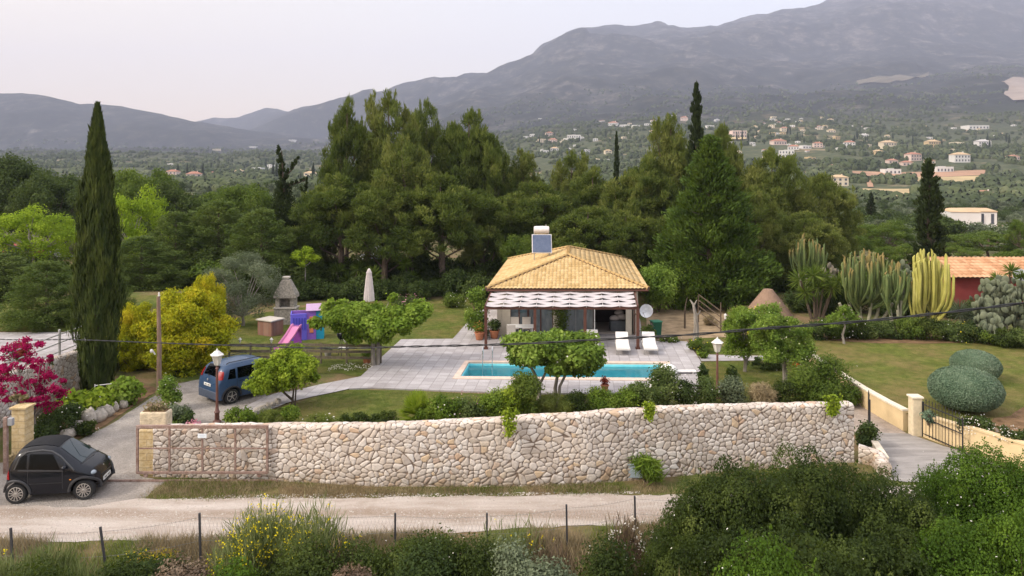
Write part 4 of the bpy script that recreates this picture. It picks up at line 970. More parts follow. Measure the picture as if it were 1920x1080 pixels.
# cream boundary wall on the right
M_CREAM = plain('cream_render', (0.60, 0.46, 0.27), .9, .15, var=.10, scale=1.6, bump=.006)
M_COPE = plain('pale_coping', (0.66, 0.58, 0.46), .85, .2, var=.15, scale=5, bump=.01)
def strip_wall(name, path, h, th, label, mat, cope=None, cat='wall', base=-.05):
    pts = [Vector((x, y, 0)) for x, y in path]; t = thing(name, label, cat, (0, 0, 0)); mb = MB(); mc = MB(); L = []
    hs = h if isinstance(h, (list, tuple)) else [h]*len(pts)
    for i, p in enumerate(pts):
        d = (pts[min(i+1, len(pts)-1)]-pts[max(i-1, 0)]).normalized(); n = Vector((d.y, -d.x, 0)); L.append((p, n))
    def ring(p, n, a, b, z0, z1): return [p+n*a+Vector((0, 0, z0)), p+n*b+Vector((0, 0, z0)), p+n*b+Vector((0, 0, z1)), p+n*a+Vector((0, 0, z1))]
    for m_, a, b, f0, f1 in ((mb, -th/2, th/2, lambda i: base, lambda i: hs[i]), (mc, -th/2-.03, th/2+.03, lambda i: hs[i]+.001, lambda i: hs[i]+.06)):
        vs = [v for i, (p, n) in enumerate(L) for v in ring(p, n, a, b, f0(i), f1(i))]; fs = []
        for i in range(len(L)-1):
            for k in range(4): fs.append((i*4+k, i*4+(k+1) % 4, (i+1)*4+(k+1) % 4, (i+1)*4+k))
        fs += [(3, 2, 1, 0), tuple((len(L)-1)*4+k for k in range(4))]; m_._add(vs, fs)
    mb.build('wall_face', mat, t)
    if cope: mc.build('coping', cope, t)
    return t
wl = [(14.3, 44), (14.3, 37.75), (14.22, 33), (14.2, 30.1), (14.3, 28.4), (14.42, 27.35)]
strip_wall('boundary_wall', wl, .72, .2, 'cream boundary wall with pale coping running along the brick drive', M_CREAM, M_COPE)
wr_ = [(14.75, 26.9), (15.05, 26.1), (15.3, 25.55), (15.65, 25.0), (16.2, 23.75), (16.8, 22.4), (18.5, 20.8), (22, 19.6)]
strip_wall('boundary_wall', wr_, [.75, .78, .8, .82, .86, .9, .9, .9], .2, 'cream curved wall right of the iron gate below the white flower hedge', M_CREAM, M_CREAM)
p = P(1716, 815); t = thing('gate_pillar', 'square cream rendered gate pillar between the lawn and the iron gate', 'pillar', (p.x+.0, p.y, 0)); mb = MB(); mb.box((0, 0, .65), (.34, .34, 1.4)); mb.build('shaft', plain('pale_cream_render', (.62, .52, .36), .9, .15), t, bevel=.02)
mb = MB(); mb.box((0, 0, 1.38), (.42, .42, .07)); mb.build('cap_stone', M_COPE, t, bevel=.015)
M_IRON = plain('black_iron', (0.02, 0.02, 0.022), .5, .4)
def iron_gate(a, b, h, label, n):
    a, b = Vector(a), Vector(b); t = thing('iron_gate', label, 'gate', tuple(a)); d = b-a; mb = MB(); o = Vector((0, 0, 0))
    for z in (.12, h*.55, h*.93): mb.bar(Vector((0, 0, z)), d+Vector((0, 0, z)), .03, .03)
    mb.box((0, 0, h/2), (.06, .06, h)); mb.box((d.x, d.y, h/2), (.035, .035, h)); mb.build('frame', M_IRON, t)
    for k in range(1, n):
        q = d*k/n; m = MB(); m.tube([q+Vector((0, 0, .06)), q+Vector((0, 0, h+.06))], .011, 5); m.lathe([(.002, 0), (.022, .03), (.002, .1)], (q.x, q.y, h+.05), 6); m.build('bar', M_IRON, t)
    return t
iron_gate((14.72, 26.75, 0), (15.12, 25.05, 0), 1.25, 'black iron gate leaf open against the right end of the cream pillar', 12)
a = P(1604, 800); iron_gate((a.x+.15, 27.0, 0), (a.x+.55, 27.9, 0), 1.25, 'black iron gate leaf beside the right end of the stone wall', 5)
strip_wall('low_wall', [(P(1640, 846).x, P(1640, 846).y), (P(1660, 878).x, P(1660, 878).y)], .30, .16, 'short low cream wall at the foot of the concrete drive', M_COPE, M_COPE)
# rail fence on the left retaining wall
M_GALV = plain('galvanised_pipe', (.36, .36, .35), .45, .5, metal=.4)
t = thing('pipe_fence', 'galvanised pipe rail fence on top of the left stone wall', 'fence', (-19.15, 31, 1.6))
ys = [31.6, 28.6, 25.6, 22.8]
for y in ys: mb = MB(); mb.tube([(0, y-31, -.1), (0, y-31, 1.15)], .05, 8); mb.lathe([(.055, 0), (.055, .02), (.01, .05)], (0, y-31, 1.15), 8); mb.build('post', M_GALV, t)
for z in (.25, .62, .98):
    mb = MB(); mb.tube([(0, 33.5-31, z), (0, 22-31, z)], .025, 6); mb.build('rail', M_GALV, t)

# ================================================================ VILLA
SH = .085; HX, HY0 = -1.45, 42.2                      # front-left eave corner
def hm(mb):
    mb.v = [(HX+x+SH*y, HY0+y, z) for x, y, z in mb.v]; return mb
W_, D_ = 9.17, 13.8; ZE = 2.78; ZR = 4.15; hw = W_/2
def m_tile(name, cols):
    t = NT(name); a = t.n('ShaderNodeAttribute', attribute_name='var').outputs['Fac']; p = t.pos(); n = t.noise(1.2, 4, .7, vec=p); n2 = t.noise(25, 3, vec=p)
    f = t.math('ADD', t.math('MULTIPLY', a, .6), t.math('MULTIPLY', n, .4)); c = t.ramp(f, [(0.15, cols[0]), (0.5, cols[1]), (0.85, cols[2])]); c = t.mix(t.mr(n2, .3, .7, .25, 0), c, tuple(x*.6 for x in cols[0]))
    t.bsdf(c, .85, n2, .004, spec=.2); return t.m
M_TILE = m_tile('ochre_tiles', [(0.39, 0.26, 0.11), (0.50, 0.35, 0.165), (0.58, 0.43, 0.23)])
M_TILE2 = m_tile('terracotta_tiles', [(0.40, 0.20, 0.10), (0.52, 0.29, 0.16), (0.62, 0.40, 0.24)])
def tiled_plane(name, O, U, V, Nn, width, vmax, mat, parent, pitch=.22, row=.33, amp=.045, map_=None):
    """roof slope: barrel tiles in overlapping courses. O origin, U along eave, V up slope, vmax(u) slope length at u"""
    us = np.arange(0, width+1e-6, pitch/6); us[-1] = width; vm = np.array([max(0.0, vmax(u)) for u in us]); rows = np.arange(0, max(vm)+row, row); vv = []; kk = []; lift = []
    for i, r in enumerate(rows): vv += [r+.001, r+row*.97, r+row]; kk += [i]*3; lift += [.035, .006, .0]
    vv = np.array(vv); lift = np.array(lift); U2, V2 = np.meshgrid(us, vv, indexing='ij'); V3 = np.minimum(V2, vm[:, None])
    wave = amp*np.abs(np.sin(math.pi*U2/pitch)); hgt = wave+lift[None]; hgt = np.where(V2 > vm[:, None], wave, hgt)
    Pt = np.asarray(O, float)+U2[..., None]*np.asarray(U, float)+V3[..., None]*np.asarray(V, float)+hgt[..., None]*np.asarray(Nn, float)
    if map_: Pt = map_(Pt)
    n, m = U2.shape; a = np.arange(n-1)[:, None]*m+np.arange(m-1)[None]; quad = np.stack([a, a+m, a+m+1, a+1], -1)
    ok = (V3[:-1, 1:]-V3[:-1, :-1] > 1e-5) | (V3[1:, 1:]-V3[1:, :-1] > 1e-5)
    tu = (U2[:-1, :-1]/pitch).astype(int); tv = (V2[:-1, :-1]/row+.01).astype(int); hh_ = (tu*73856093) ^ (tv*19349663+77); hh_ = (hh_*1103515245+12345) & 0x7fffffff; hh_ = ((hh_ >> 7) ^ hh_)*69069 & 0x7fffffff; var = ((hh_ >> 4) % 997)/997
    q = quad[ok].reshape(-1); return npmesh(name, Pt.reshape(-1, 3), q, 4, mat, parent, var[ok])
villa = thing('villa', 'small villa with an ochre tiled hip roof behind the pool', 'house', (0, 0, 0))
M_WALL = plain('villa_render', (0.60, 0.54, 0.45), .9, .15, var=.08, scale=2, bump=.004)
M_DARKWOOD = plain('brown_wood', (0.095, 0.038, 0.026), .6, .3, var=.25, scale=5)
M_GLASS = NT('window_glass'); M_GLASS.bsdf((0.10, 0.13, 0.15), .06, spec=.8); M_GLASS = M_GLASS.m
M_ROOM_SHADE = plain('room_shade', (0.055, 0.045, 0.04), .9, .1)
shm = lambda Pt: np.stack([HX+Pt[..., 0]+SH*Pt[..., 1], HY0+Pt[..., 1], Pt[..., 2]], -1)
rs = (ZR-ZE)/hw; ln = math.hypot(1, rs); cs, sn = 1/ln, rs/ln
# roof: one part per slope plus ridge caps
roof = MB(); roof.prism([(0.12, .12), (W_-.12, .12), (W_-.12, D_-.12), (.12, D_-.12)], ZE-.10, ZE-.03); hm(roof); roof = roof.build('roof', M_DARKWOOD, villa)
slp = hw*ln
tiled_plane('roof_slope', (0, 0, ZE), (1, 0, 0), (0, cs, sn), (0, -sn, cs), W_, lambda u: min(u, W_-u)*ln, M_TILE, roof, map_=shm)
tiled_plane('roof_slope', (0, D_, ZE), (0, -1, 0), (cs, 0, sn), (-sn, 0, cs), D_, lambda u: min(u, D_-u, hw)*ln, M_TILE, roof, map_=shm)
tiled_plane('roof_slope', (W_, 0, ZE), (0, 1, 0), (-cs, 0, sn), (sn, 0, cs), D_, lambda u: min(u, D_-u, hw)*ln, M_TILE, roof, map_=shm)
tiled_plane('roof_slope', (W_, D_, ZE), (-1, 0, 0), (0, -cs, sn), (0, sn, cs), W_, lambda u: min(u, W_-u)*ln, M_TILE, roof, map_=shm)
cap = MB(); dk = MB()
A1, A2 = Vector((hw, hw, ZR+.06)), Vector((hw, D_-hw, ZR+.06))
for a, b in ((Vector((0, 0, ZE+.05)), A1), (Vector((W_, 0, ZE+.05)), A1), (A1, A2), (Vector((0, D_, ZE+.05)), A2), (Vector((W_, D_, ZE+.05)), A2)):
    nseg = int((b-a).length/.36)
    for k in range(nseg):
        p, q = a.lerp(b, k/nseg), a.lerp(b, (k+1.04)/nseg); cap.tube([p, q], [.125, .095], 8)
    dk.tube([a-Vector((0, 0, .03)), b-Vector((0, 0, .03))], .12, 6)
hm(cap); hm(dk); cap.build('ridge_caps', [M_TILE], roof, smooth=True); dk.build('ridge_mortar', plain('dark_mortar', (.10, .065, .05), .9, .1), roof)
# walls (local x 0.55..8.6, y 0.55..13.2)
wx0, wx1, wy0, wy1 = .55, W_-.55, .6, D_-.6
w = MB(); w.box(((wx0+.12), (wy0+wy1)/2, ZE/2-.08), (.24, wy1-wy0, ZE-.05)); w.box((wx1-.12, (wy0+wy1)/2, ZE/2-.08), (.24, wy1-wy0, ZE-.05)); w.box(((wx0+wx1)/2, wy1-.12, ZE/2-.08), (wx1-wx0-.484, .24, ZE-.056))
w.box(((wx0+wx1)/2, wy0+.13, ZE-.25), (wx1-wx0-.484, .22, .30))                    # lintel
for x in (1.05, 3.92, 8.1-.0): w.box((x, wy0+.14, 1.17), (.34 if x > 1.2 else .5, .26, 2.5))   # piers
w.box((5.2, wy0+3.4, 1.2), (7.0, .12, 2.4)); hm(w); w.build('wall', M_WALL, villa)
fl = MB(); fl.box(((wx0+wx1)/2, (wy0+wy1)/2, .10), (wx1-wx0-.5, wy1-wy0-.5, .05)); hm(fl); fl.build('floor', plain('floor_tiles', (.35, .30, .26), .5, .4), villa)
dkr = MB(); dkr.box(((wx0+wx1)/2, wy0+3.3, 1.2), (wx1-wx0-.5, .05, 2.3)); hm(dkr); dkr.build('room_shade_sheet', M_ROOM_SHADE, villa)  # dark sheet standing in for the shade inside the room
def glazed(x0, x1, n, label=None, frame=M_DARKWOOD, curtain=None):
    f = MB(); zt = ZE-.42
    f.box(((x0+x1)/2, wy0+.1, zt), (x1-x0, .08, .08)); f.box(((x0+x1)/2, wy0+.1, .12), (x1-x0, .08, .08))
    for k in range(n+1): f.box((x0+(x1-x0)*k/n, wy0+.1, zt/2+.06), (.07, .078, zt-.13))
    hm(f); fo = f.build('sliding_window', frame, villa)
    for k in range(n):
        gq = MB(); a, b = x0+(x1-x0)*k/n+.035, x0+(x1-x0)*(k+1)/n-.035; gq.box(((a+b)/2, wy0+.1, zt/2+.06), (b-a, .012, zt-.15)); hm(gq); gq.build('pane', M_GLASS if curtain is None else curtain, fo)
M_GREYGL = NT('curtained_glass'); _n = M_GREYGL.noise(1.5, 3, vec=M_GREYGL.co('Object', (3, 1, 1))); M_GREYGL.bsdf(M_GREYGL.ramp(_n, [(.3, (.10, .125, .14)), (.7, (.20, .23, .25))]), .15, spec=.6); M_GREYGL = M_GREYGL.m
glazed(2.35, 3.74, 2, curtain=M_GREYGL)
glazed(4.1, 6.0, 2, frame=plain('grey_frame', (.22, .23, .24), .5, .4), curtain=M_GREYGL)
glazed(1.3, 2.3, 2)
dr = MB(); dr.box((6.12, wy0-.30, 1.12), (.05, .75, 2.15)); hm(dr); dr.build('folding_door', M_WHITE, villa, bevel=.01)
gt = MB(); gt.tube([(0.02, -.04, ZE-.07), (W_-.02, -.04, ZE-.07)], .055, 8); gt.tube([(W_-.75, -.03, ZE-.1), (W_-.75, .48, ZE-.4), (W_-.75, .48, .1)], .04, 6); hm(gt); gt.build('gutter', M_DARKWOOD, villa, smooth=True)

# pergola with slatted shade sails
pg = thing('pergola', 'brown post pergola with white zigzag shade strips before the villa', 'pergola', (0, 0, 0))
pz0, pz1, pd0, pd1 = 2.24, 2.58, 39.5, 42.55
XL0, XR0 = (911-960)/F*pd0, (1193-960)/F*pd0; XL1, XR1 = XL0+SH*(pd1-pd0), XR0+SH*(pd1-pd0)+.05
for px in (911, 1003, 1097, 1196):
    x = (px-960)/F*pd0; mb = MB(); mb.box((x, pd0, pz0/2-.03), (.15, .15, pz0+.02)); mb.box((x, pd0, .10), (.24, .24, .08)); mb.build('post', M_DARKWOOD, pg, bevel=.008)
mb = MB(); mb.bar((XL0-.1, pd0, pz0-.02), (XR0+.1, pd0, pz0-.02), .09, .14); mb.build('front_beam', M_DARKWOOD, pg)
for a, b in ((XL0-.03, XL1-.03), (XR0+.08, XR1+.08)): mb = MB(); mb.bar((a, pd0-.05, pz0+.08), (b, pd1, pz1+.03), .07, .12); mb.build('side_beam', M_DARKWOOD, pg)
ncol = 9; sp = (XR0-XL0)/ncol
for k in range(1, ncol+0):
    x = XL0+sp*k; mb = MB(); mb.bar((x, pd0-.12, pz0+.06), (x+SH*(pd1-pd0), pd1, pz1), .03, .05); mb.build('rafter', plain('pale_steel', (.55, .52, .50), .5, .4), pg)
M_SAIL = NT('sail_cloth'); _b = M_SAIL.bsdf(M_SAIL.ramp(M_SAIL.noise(2, 3), [(.3, (.50, .455, .46)), (.7, (.60, .555, .56))]), .8, spec=.1); _t = M_SAIL.n('ShaderNodeBsdfTranslucent', {'Color': (.6, .55, .52)}); _m = M_SAIL.n('ShaderNodeMixShader', {0: .18, 1: _b, 2: _t}); M_SAIL.t.links.new(_m.outputs[0], M_SAIL.out.inputs['Surface']); M_SAIL = M_SAIL.m
ns = 7
for j in range(ns):
    mb = MB(); vs = []; fs = []; m = ncol*4+1
    for i in range(m):
        c = i/4; tri = abs((c+j) % 2-1)*2-1      # -1..1
        fc = j+.5+tri*.27; base_x = XL0+sp*c
        for e_ in (-1, 1):
            f = (fc+e_*.41)/ns; 
            if j == 0 and e_ < 0: f = (j+.5+tri*.10-.475)/ns-.01
            y = pd0-.1+(pd1-pd0+.1)*f; z = pz0+.10+(pz1-pz0)*f-.05*abs(math.sin(math.pi*c))**1.0*(1 if e_ < 0 else .3)+.022*e_*0-.012*e_
            vs.append((base_x+SH*(y-pd0)+(XR1-XL1-XR0+XL0)*f*(c/ncol), y, z))
    for i in range(m-1): fs.append((2*i, 2*i+2, 2*i+3, 2*i+1))
    mb._add(vs, fs); o = mb.build('shade_strip', M_SAIL, pg); so = o.modifiers.new('thick', 'SOLIDIFY'); so.thickness = .006

# solar water heater
sh = thing('solar_water_heater', 'solar water heater with blue grey panel and white tank on the roof', 'solar water heater', ((1016-960)/F*49.5, 49.5, 3.55))
M_TANK = plain('tank_white', (.66, .62, .60), .35, .5, metal=.25); M_PANEL = NT('solar_panel'); M_PANEL.bsdf(M_PANEL.ramp(M_PANEL.noise(3, 2), [(.3, (.05, .075, .14)), (.7, (.085, .11, .18))]), .15, spec=.5); M_PANEL = M_PANEL.m
mb = MB(); mb.slab([(-.66, -.25, .45), (.66, -.25, .45), (.66, .45, 1.62), (-.66, .45, 1.62)], .06, (0, -.85, .5)); mb.build('panel_frame', M_TANK, sh)
mb = MB(); mb.slab([(-.61, -.285, .53), (.61, -.285, .53), (.61, .36, 1.605), (-.61, .36, 1.605)], .036, (0, -.85, .5)); mb.build('panel', M_PANEL, sh)
mb = MB(); mb.disc_x([(.18, -.52), (.25, -.48), (.27, 0), (.25, .48), (.18, .52)], (0, .6, 1.93), (1, 0, 0), 20); tk = mb.build('tank', M_TANK, sh, smooth=True, angle=.9)
mb = MB(); mb.tube([(.3, .55, 2.18), (.3, .55, 2.30)], .02, 6); mb.build('valve', M_TANK, tk)
mb = MB()
for x in (-.5, .5): mb.tube([(x, -.2, -.55 if x < 0 else 0), (x, -.2, .5)], .02, 5); mb.tube([(x, .6, -.1), (x, .6, 1.7)], .02, 5); mb.tube([(x, -.2, .45), (x, .6, 1.7)], .02, 5); mb.tube([(x, .6, 0.1), (x, -.2, .7)], .015, 5)
mb.build('stand', M_GALV, sh)
# satellite dish
p = Vector(((1212-960)/F*41.8, 41.8, H-(583-HY)/F*41.8)); t = thing('satellite_dish', 'pale satellite dish on a wall bracket at the right of the villa', 'satellite dish', tuple(p))
ax = Vector((-.35, -.9, .25)); mb = MB(); mb.disc_x([(.02, .11), (.12, .10), (.22, .065), (.32, .015), (.37, -.02), (.375, -.03), (.32, -.0), (.22, .045), (.12, .085), (.02, .095)][::-1], (0, 0, 0), -ax, 24); mb.build('dish', plain('dish_grey', (.50, .52, .57), .5, .4), t, smooth=True)
mb = MB(); mb.tube([(-.05, .1, -.1), (-.35, .25, -.3), (-.45, .9, -.35)], .03, 7); mb.build('bracket', M_IRON, t); mb = MB(); mb.tube([(-.1, -.1, -.32), (-.25, -.42, -.05)], .012, 5); mb.disc_x([(.03, -.04), (.04, 0), (.03, .04)], (-.25, -.42, -.03), ax, 8); mb.build('receiver', plain('grey_plastic', (.3, .3, .31), .5, .3), t)

# ================================================================ POOL
pool = thing('swimming_pool', 'long narrow swimming pool of turquoise water with pale coping', 'swimming pool', (0, 0, 0))
M_COPING = plain('pool_coping', (0.58, 0.45, 0.37), .8, .2, var=.12, scale=4)
def quadring(outer, inner, z0, z1):
    mb = MB(); 
    for i in range(4):
        j = (i+1) % 4; a, b, c, d = outer[i], outer[j], inner[j], inner[i]
        mb.prism([a, b, c, d], z0, z1)
    return mb
po = [Vector(p) for p in POOL_O]; pi = [Vector(p) for p in POOL_I]
quadring(POOL_O, POOL_I, -.05, .085).build('coping', M_COPING, pool)
def m_poolt():
    t = NT('pool_mosaic'); p = t.pos(); b = t.n('ShaderNodeTexBrick', {'Vector': p, 'Scale': 1, 'Brick Width': .1, 'Row Height': .1, 'Mortar Size': .004}); b.offset = 0
    n = t.noise(2.0, 4, vec=p); c = t.ramp(n, [(.3, (.17, .68, .80)), (.7, (.32, .84, .90))]); t.bsdf(c, .5, spec=.3); return t.m
M_POOLT = m_poolt()
mb = MB(); a, b, c, d = [Vector((p[0], p[1], 0)) for p in POOL_I]; dz = Vector((0, 0, -1.35)); sh_ = Vector((0, 0, -.9))
for p, q, s0, s1 in ((a, b, dz, sh_), (b, c, sh_, sh_), (c, d, sh_, dz), (d, a, dz, dz)): mb._add([p, q, q+s1, p+s0], [(0, 1, 2, 3)])
mb._add([a+dz, b+sh_, c+sh_, d+dz], [(0, 1, 2, 3)])
bs = mb.build('basin', M_POOLT, pool); sm = bs.modifiers.new('s', 'SOLIDIFY'); sm.thickness = .05; sm.offset = 0
wat = NT('pool_water'); nz = wat.noise(1.6, 3, vec=wat.pos()); nz2 = wat.noise(7, 3, vec=wat.pos())
gb = wat.n('ShaderNodeBsdfPrincipled', {'Base Color': (.55, .93, 1, 1), 'Roughness': .02, 'IOR': 1.33, 'Transmission Weight': 1.0}); bn = wat.n('ShaderNodeBump', {'Height': wat.math('ADD', nz, wat.math('MULTIPLY', nz2, .25)), 'Distance': .03, 'Strength': .35}); wat.t.links.new(bn.outputs[0], gb.inputs['Normal'])
# lets the daylight reach the basin, as real shallow water does
tp = wat.n('ShaderNodeBsdfTransparent', {'Color': (.90, .99, 1.0, 1)}); gs = wat.n('ShaderNodeBsdfGlossy', {'Roughness': .03}); wat.t.links.new(bn.outputs[0], gs.inputs['Normal'])
fr = wat.n('ShaderNodeFresnel', {'IOR': 1.33}); wat.t.links.new(bn.outputs[0], fr.inputs['Normal']); ms = wat.n('ShaderNodeMixShader', {0: fr, 1: tp, 2: gs}); wat.t.links.new(ms.outputs[0], wat.out.inputs['Surface'])
mb = MB(); mb._add([a+Vector((0, 0, -.10)), b+Vector((0, 0, -.10)), c+Vector((0, 0, -.10)), d+Vector((0, 0, -.10))], [(0, 1, 2, 3)]); mb.build('water', wat.m, pool)
M_STEEL = plain('polished_steel', (.66, .66, .67), .2, .5, metal=.9)
for px in (905, 923):
    q = P(px, 684); mb = MB(); x, y = q.x, q.y
    mb.tube([(x, y+.45, .06), (x, y+.45, .75), (x, y+.36, .86), (x, y+.1, .86), (x, y-.1, .70), (x, y-.16, .2), (x, y-.17, -.9)], .022, 8); mb.build('ladder_rail', M_STEEL, pool, smooth=True)
# diving board
q = P(1243, 703); t = thing('diving_board', 'white moulded diving board on a rounded base at the pool end', 'diving board', (q.x+.1, q.y, .06))
mb = MB(); mb.lathe([(.36, 0), (.37, .16), (.30, .34), (.16, .42), (.02, .44)], (.15, 0, 0), 18, 1.15, .9); mb.build('base', M_WHITE, t, smooth=True)
mb = MB(); mb.box((.80, .05, .12), (1.30, .30, .04)); mb.box((.5, .05, .05), (.1, .2, .09)); mb.box((1.3, .05, .05), (.1, .2, .09)); mb.build('board', M_WHITE, t, bevel=.02)
# ================================================================ VEHICLES
M_TYRE = plain('tyre_rubber', (.025, .025, .026), .85, .2)
M_ALLOY = plain('alloy_rim', (.42, .41, .40), .3, .5, metal=.8)
M_AUTOGL = NT('car_glass'); M_AUTOGL.bsdf((.001, .0015, .002), .05, spec=.12); M_AUTOGL = M_AUTOGL.m
M_BLKPL = plain('black_plastic', (.022, .022, .024), .6, .3)
M_WSH = NT('windscreen_glass'); M_WSH.bsdf((.006, .018, .024), .03, spec=.65); M_WSH = M_WSH.m
def carpaint(name, c, rough=.3, coat=.4):
    t = NT(name); t.bsdf(t.ramp(t.noise(3, 3), [(.3, tuple(x*.9 for x in c)), (.7, c)]), t.mr(t.noise(6, 3), .3, .7, rough-.04, rough+.1), spec=(.5 if coat > .3 else .30), Coat_Weight=coat, Coat_Roughness=.06); return t.m
def car(label, loc, rot, L, Wd, ht, zt, plan, axles, rw, paint, sill=.22, tum=(.8, 1.5, .80), roofmat=None, cls='car', win=None, wsh=None, rear=None, beltz=None, plate=True, rails=False, spokes=6, archmat=None, fog=True, group=None):
    """x forward from the rear bumper, y left; body is one lofted surface with real wheel arches"""
    T = thing('parked_car', label, cls, loc, rot, group)
    zx, zy = zip(*zt); px_, py_ = zip(*plan)
    ztop = lambda x: float(np.interp(x, zx, zy)); wid = lambda x: float(np.interp(x, px_, py_))*Wd
    def smooth(f, x, r=.05): return (f(x-r)+2*f(x)+f(x+r))/4
    def tumf(z): 
        f = min(1, max(0, (z-tum[0])/(tum[1]-tum[0]))); return 1-(1-tum[2])*f**1.25
    def ys(x, z):
        t_ = smooth(ztop, min(max(x, .001), L-.001)); w = smooth(wid, x)*tumf(z)*(1-.035*max(0, 1-(z-sill)/.4)); r = min(.16, .5*(t_-sill)); u = max(0.0, (z-(t_-r))/r)
        return w*(1-.30*min(1, u)**2.2)
    def zb(x):
        z = sill
        for a in axles:
            R = rw+.075; dx = abs(x-a)
            if dx < R: z = max(z, rw*.96+math.sqrt(max(0, R*R-dx*dx)))
        return z
    xs = sorted(set([round(L*i/60, 4) for i in range(61)]+[round(a+s*(rw+.075)*math.cos(k*.26), 4) for a in axles for s in (-1, 1) for k in range(7)])); xs = [x for x in xs if 0 <= x <= L]
    fr = (0, .12, .3, .5, .68, .82, .92, .975, 1.0); rings = []
    for x in xs:
        t_ = smooth(ztop, min(max(x, .001), L-.001)); b = min(zb(x), t_-.05); R = []
        for f in fr: z = b+(t_-b)*f; R.append((x, ys(x, z), z))
        yt = R[-1][1]
        for q in (.75, .4): R.append((x, yt*q, t_+.035*(1-q*q)*(1 if t_ > 1.2 else .7)))
        full = [(x, 0, b)]+R+[(x, 0, t_+.035)]+[(a, -y_, c_) for a, y_, c_ in reversed(R)]; rings.append(full)
    mb = MB(); n = len(rings[0]); vs = [v for R in rings for v in R]; fs = []
    for i in range(len(rings)-1):
        for k in range(n): fs.append((i*n+k, (i+1)*n+k, (i+1)*n+(k+1) % n, i*n+(k+1) % n))
    fs += [tuple(range(n)), tuple((len(rings)-1)*n+k for k in range(n-1, -1, -1))]
    mb._add(vs, fs); body = mb.build('body', paint, T, smooth=True, angle=.75)
    def side(poly, mat, name, nx=8, nz=5, off=.008, s=1, par=None, th=None):
        """poly: bottom-left, bottom-right, top-right, top-left in (x,z)"""
        m = MB(); vs = []; fs = []
        for i in range(nx+1):
            for j in range(nz+1):
                u, v = i/nx, j/nz; x = (poly[0][0]*(1-u)+poly[1][0]*u)*(1-v)+(poly[3][0]*(1-u)+poly[2][0]*u)*v; z = (poly[0][1]*(1-u)+poly[1][1]*u)*(1-v)+(poly[3][1]*(1-u)+poly[2][1]*u)*v
                vs.append((x, s*(ys(x, z)+off), z))
        for i in range(nx):
            for j in range(nz): a = i*(nz+1)+j; fs.append((a, a+nz+1, a+nz+2, a+1) if s < 0 else (a, a+1, a+nz+2, a+nz+1))
        m._add(vs, fs); return m.build(name, mat, par or T, smooth=True)
    def top(x0, x1, f0, f1, mat, name, off=.010, nx=8, ny=8, y0=-1, y1=1):
        m = MB(); vs = []; fs = []
        for i in range(nx+1):
            for j in range(ny+1):
                u, v = i/nx, j/ny; x = x0+(x1-x0)*u; fw = f0+(f1-f0)*u; q = y0+(y1-y0)*v; t_ = smooth(ztop, x); yy = ys(x, t_)*fw*q; sl = -(smooth(ztop, x+.02)-smooth(ztop, x-.02))/.04; nn = Vector((sl, 0, 1)).normalized()*off
                qq = fw*abs(q); vs.append((x+nn.x, yy, t_+.035*(1-min(1, qq)**2)+nn.z))
        for i in range(nx):
            for j in range(ny): a = i*(ny+1)+j; fs.append((a, a+ny+1, a+ny+2, a+1))
        m._add(vs, fs); return m.build(name, mat, T, smooth=True)
    for s in (-1, 1):
        for poly in (win or []): side(poly, M_AUTOGL, 'side_window', s=s)
    if wsh: top(*wsh, M_WSH, 'windscreen')
    if rear: top(*rear, M_AUTOGL, 'rear_window')
    if roofmat: top(roofmat[0], roofmat[1], .99, .99, roofmat[2], 'roof', off=.014)
    for a in axles:
        for s in (-1, 1):
            w = MB(); yy = wid(a)-.10; w.disc_x([(rw*.55, -.10), (rw*.93, -.10), (rw, -.07), (rw, .07), (rw*.93, .10), (rw*.66, .095)], (a, s*yy, rw), (0, s, 0), 26); wh = w.build('wheel', M_TYRE, T, smooth=True, angle=.6)
            m = MB(); m.disc_x([(rw*.70, .05), (rw*.70, .095), (rw*.63, .10), (rw*.60, .06)], (a, s*yy, rw), (0, s, 0), 24)
            for k in range(spokes):
                t = 6.283*k/spokes+.3; m.bar((a+rw*.1*math.cos(t), s*(yy+.085), rw+rw*.1*math.sin(t)), (a+rw*.66*math.cos(t), s*(yy+.085), rw+rw*.66*math.sin(t)), .03, .035 if spokes > 5 else .06, up=(0, 1, 0))
            m.disc_x([(.045, .04), (.05, .10), (.02, .11)], (a, s*yy, rw), (0, s, 0), 10); m.build('rim', M_ALLOY, wh)
            if archmat:
                m = MB(); pts = [(a+(rw+.10)*math.cos(t), s*(ys(a+(rw+.10)*math.cos(t), max(sill+.02, rw+(rw+.1)*math.sin(t)))+.006), max(sill, rw*.97+(rw+.10)*math.sin(t))) for t in [math.pi*i/14 for i in range(15)]]; m.tube(pts, .042, 6); m.build('wheel_arch', archmat, T, smooth=True)
    # underside
    m = MB(); m.box((L/2, 0, sill+.05), (L*.86, Wd*1.2, .08)); m.build('underside', M_BLKPL, T)
    return T, side, top, ys, ztop

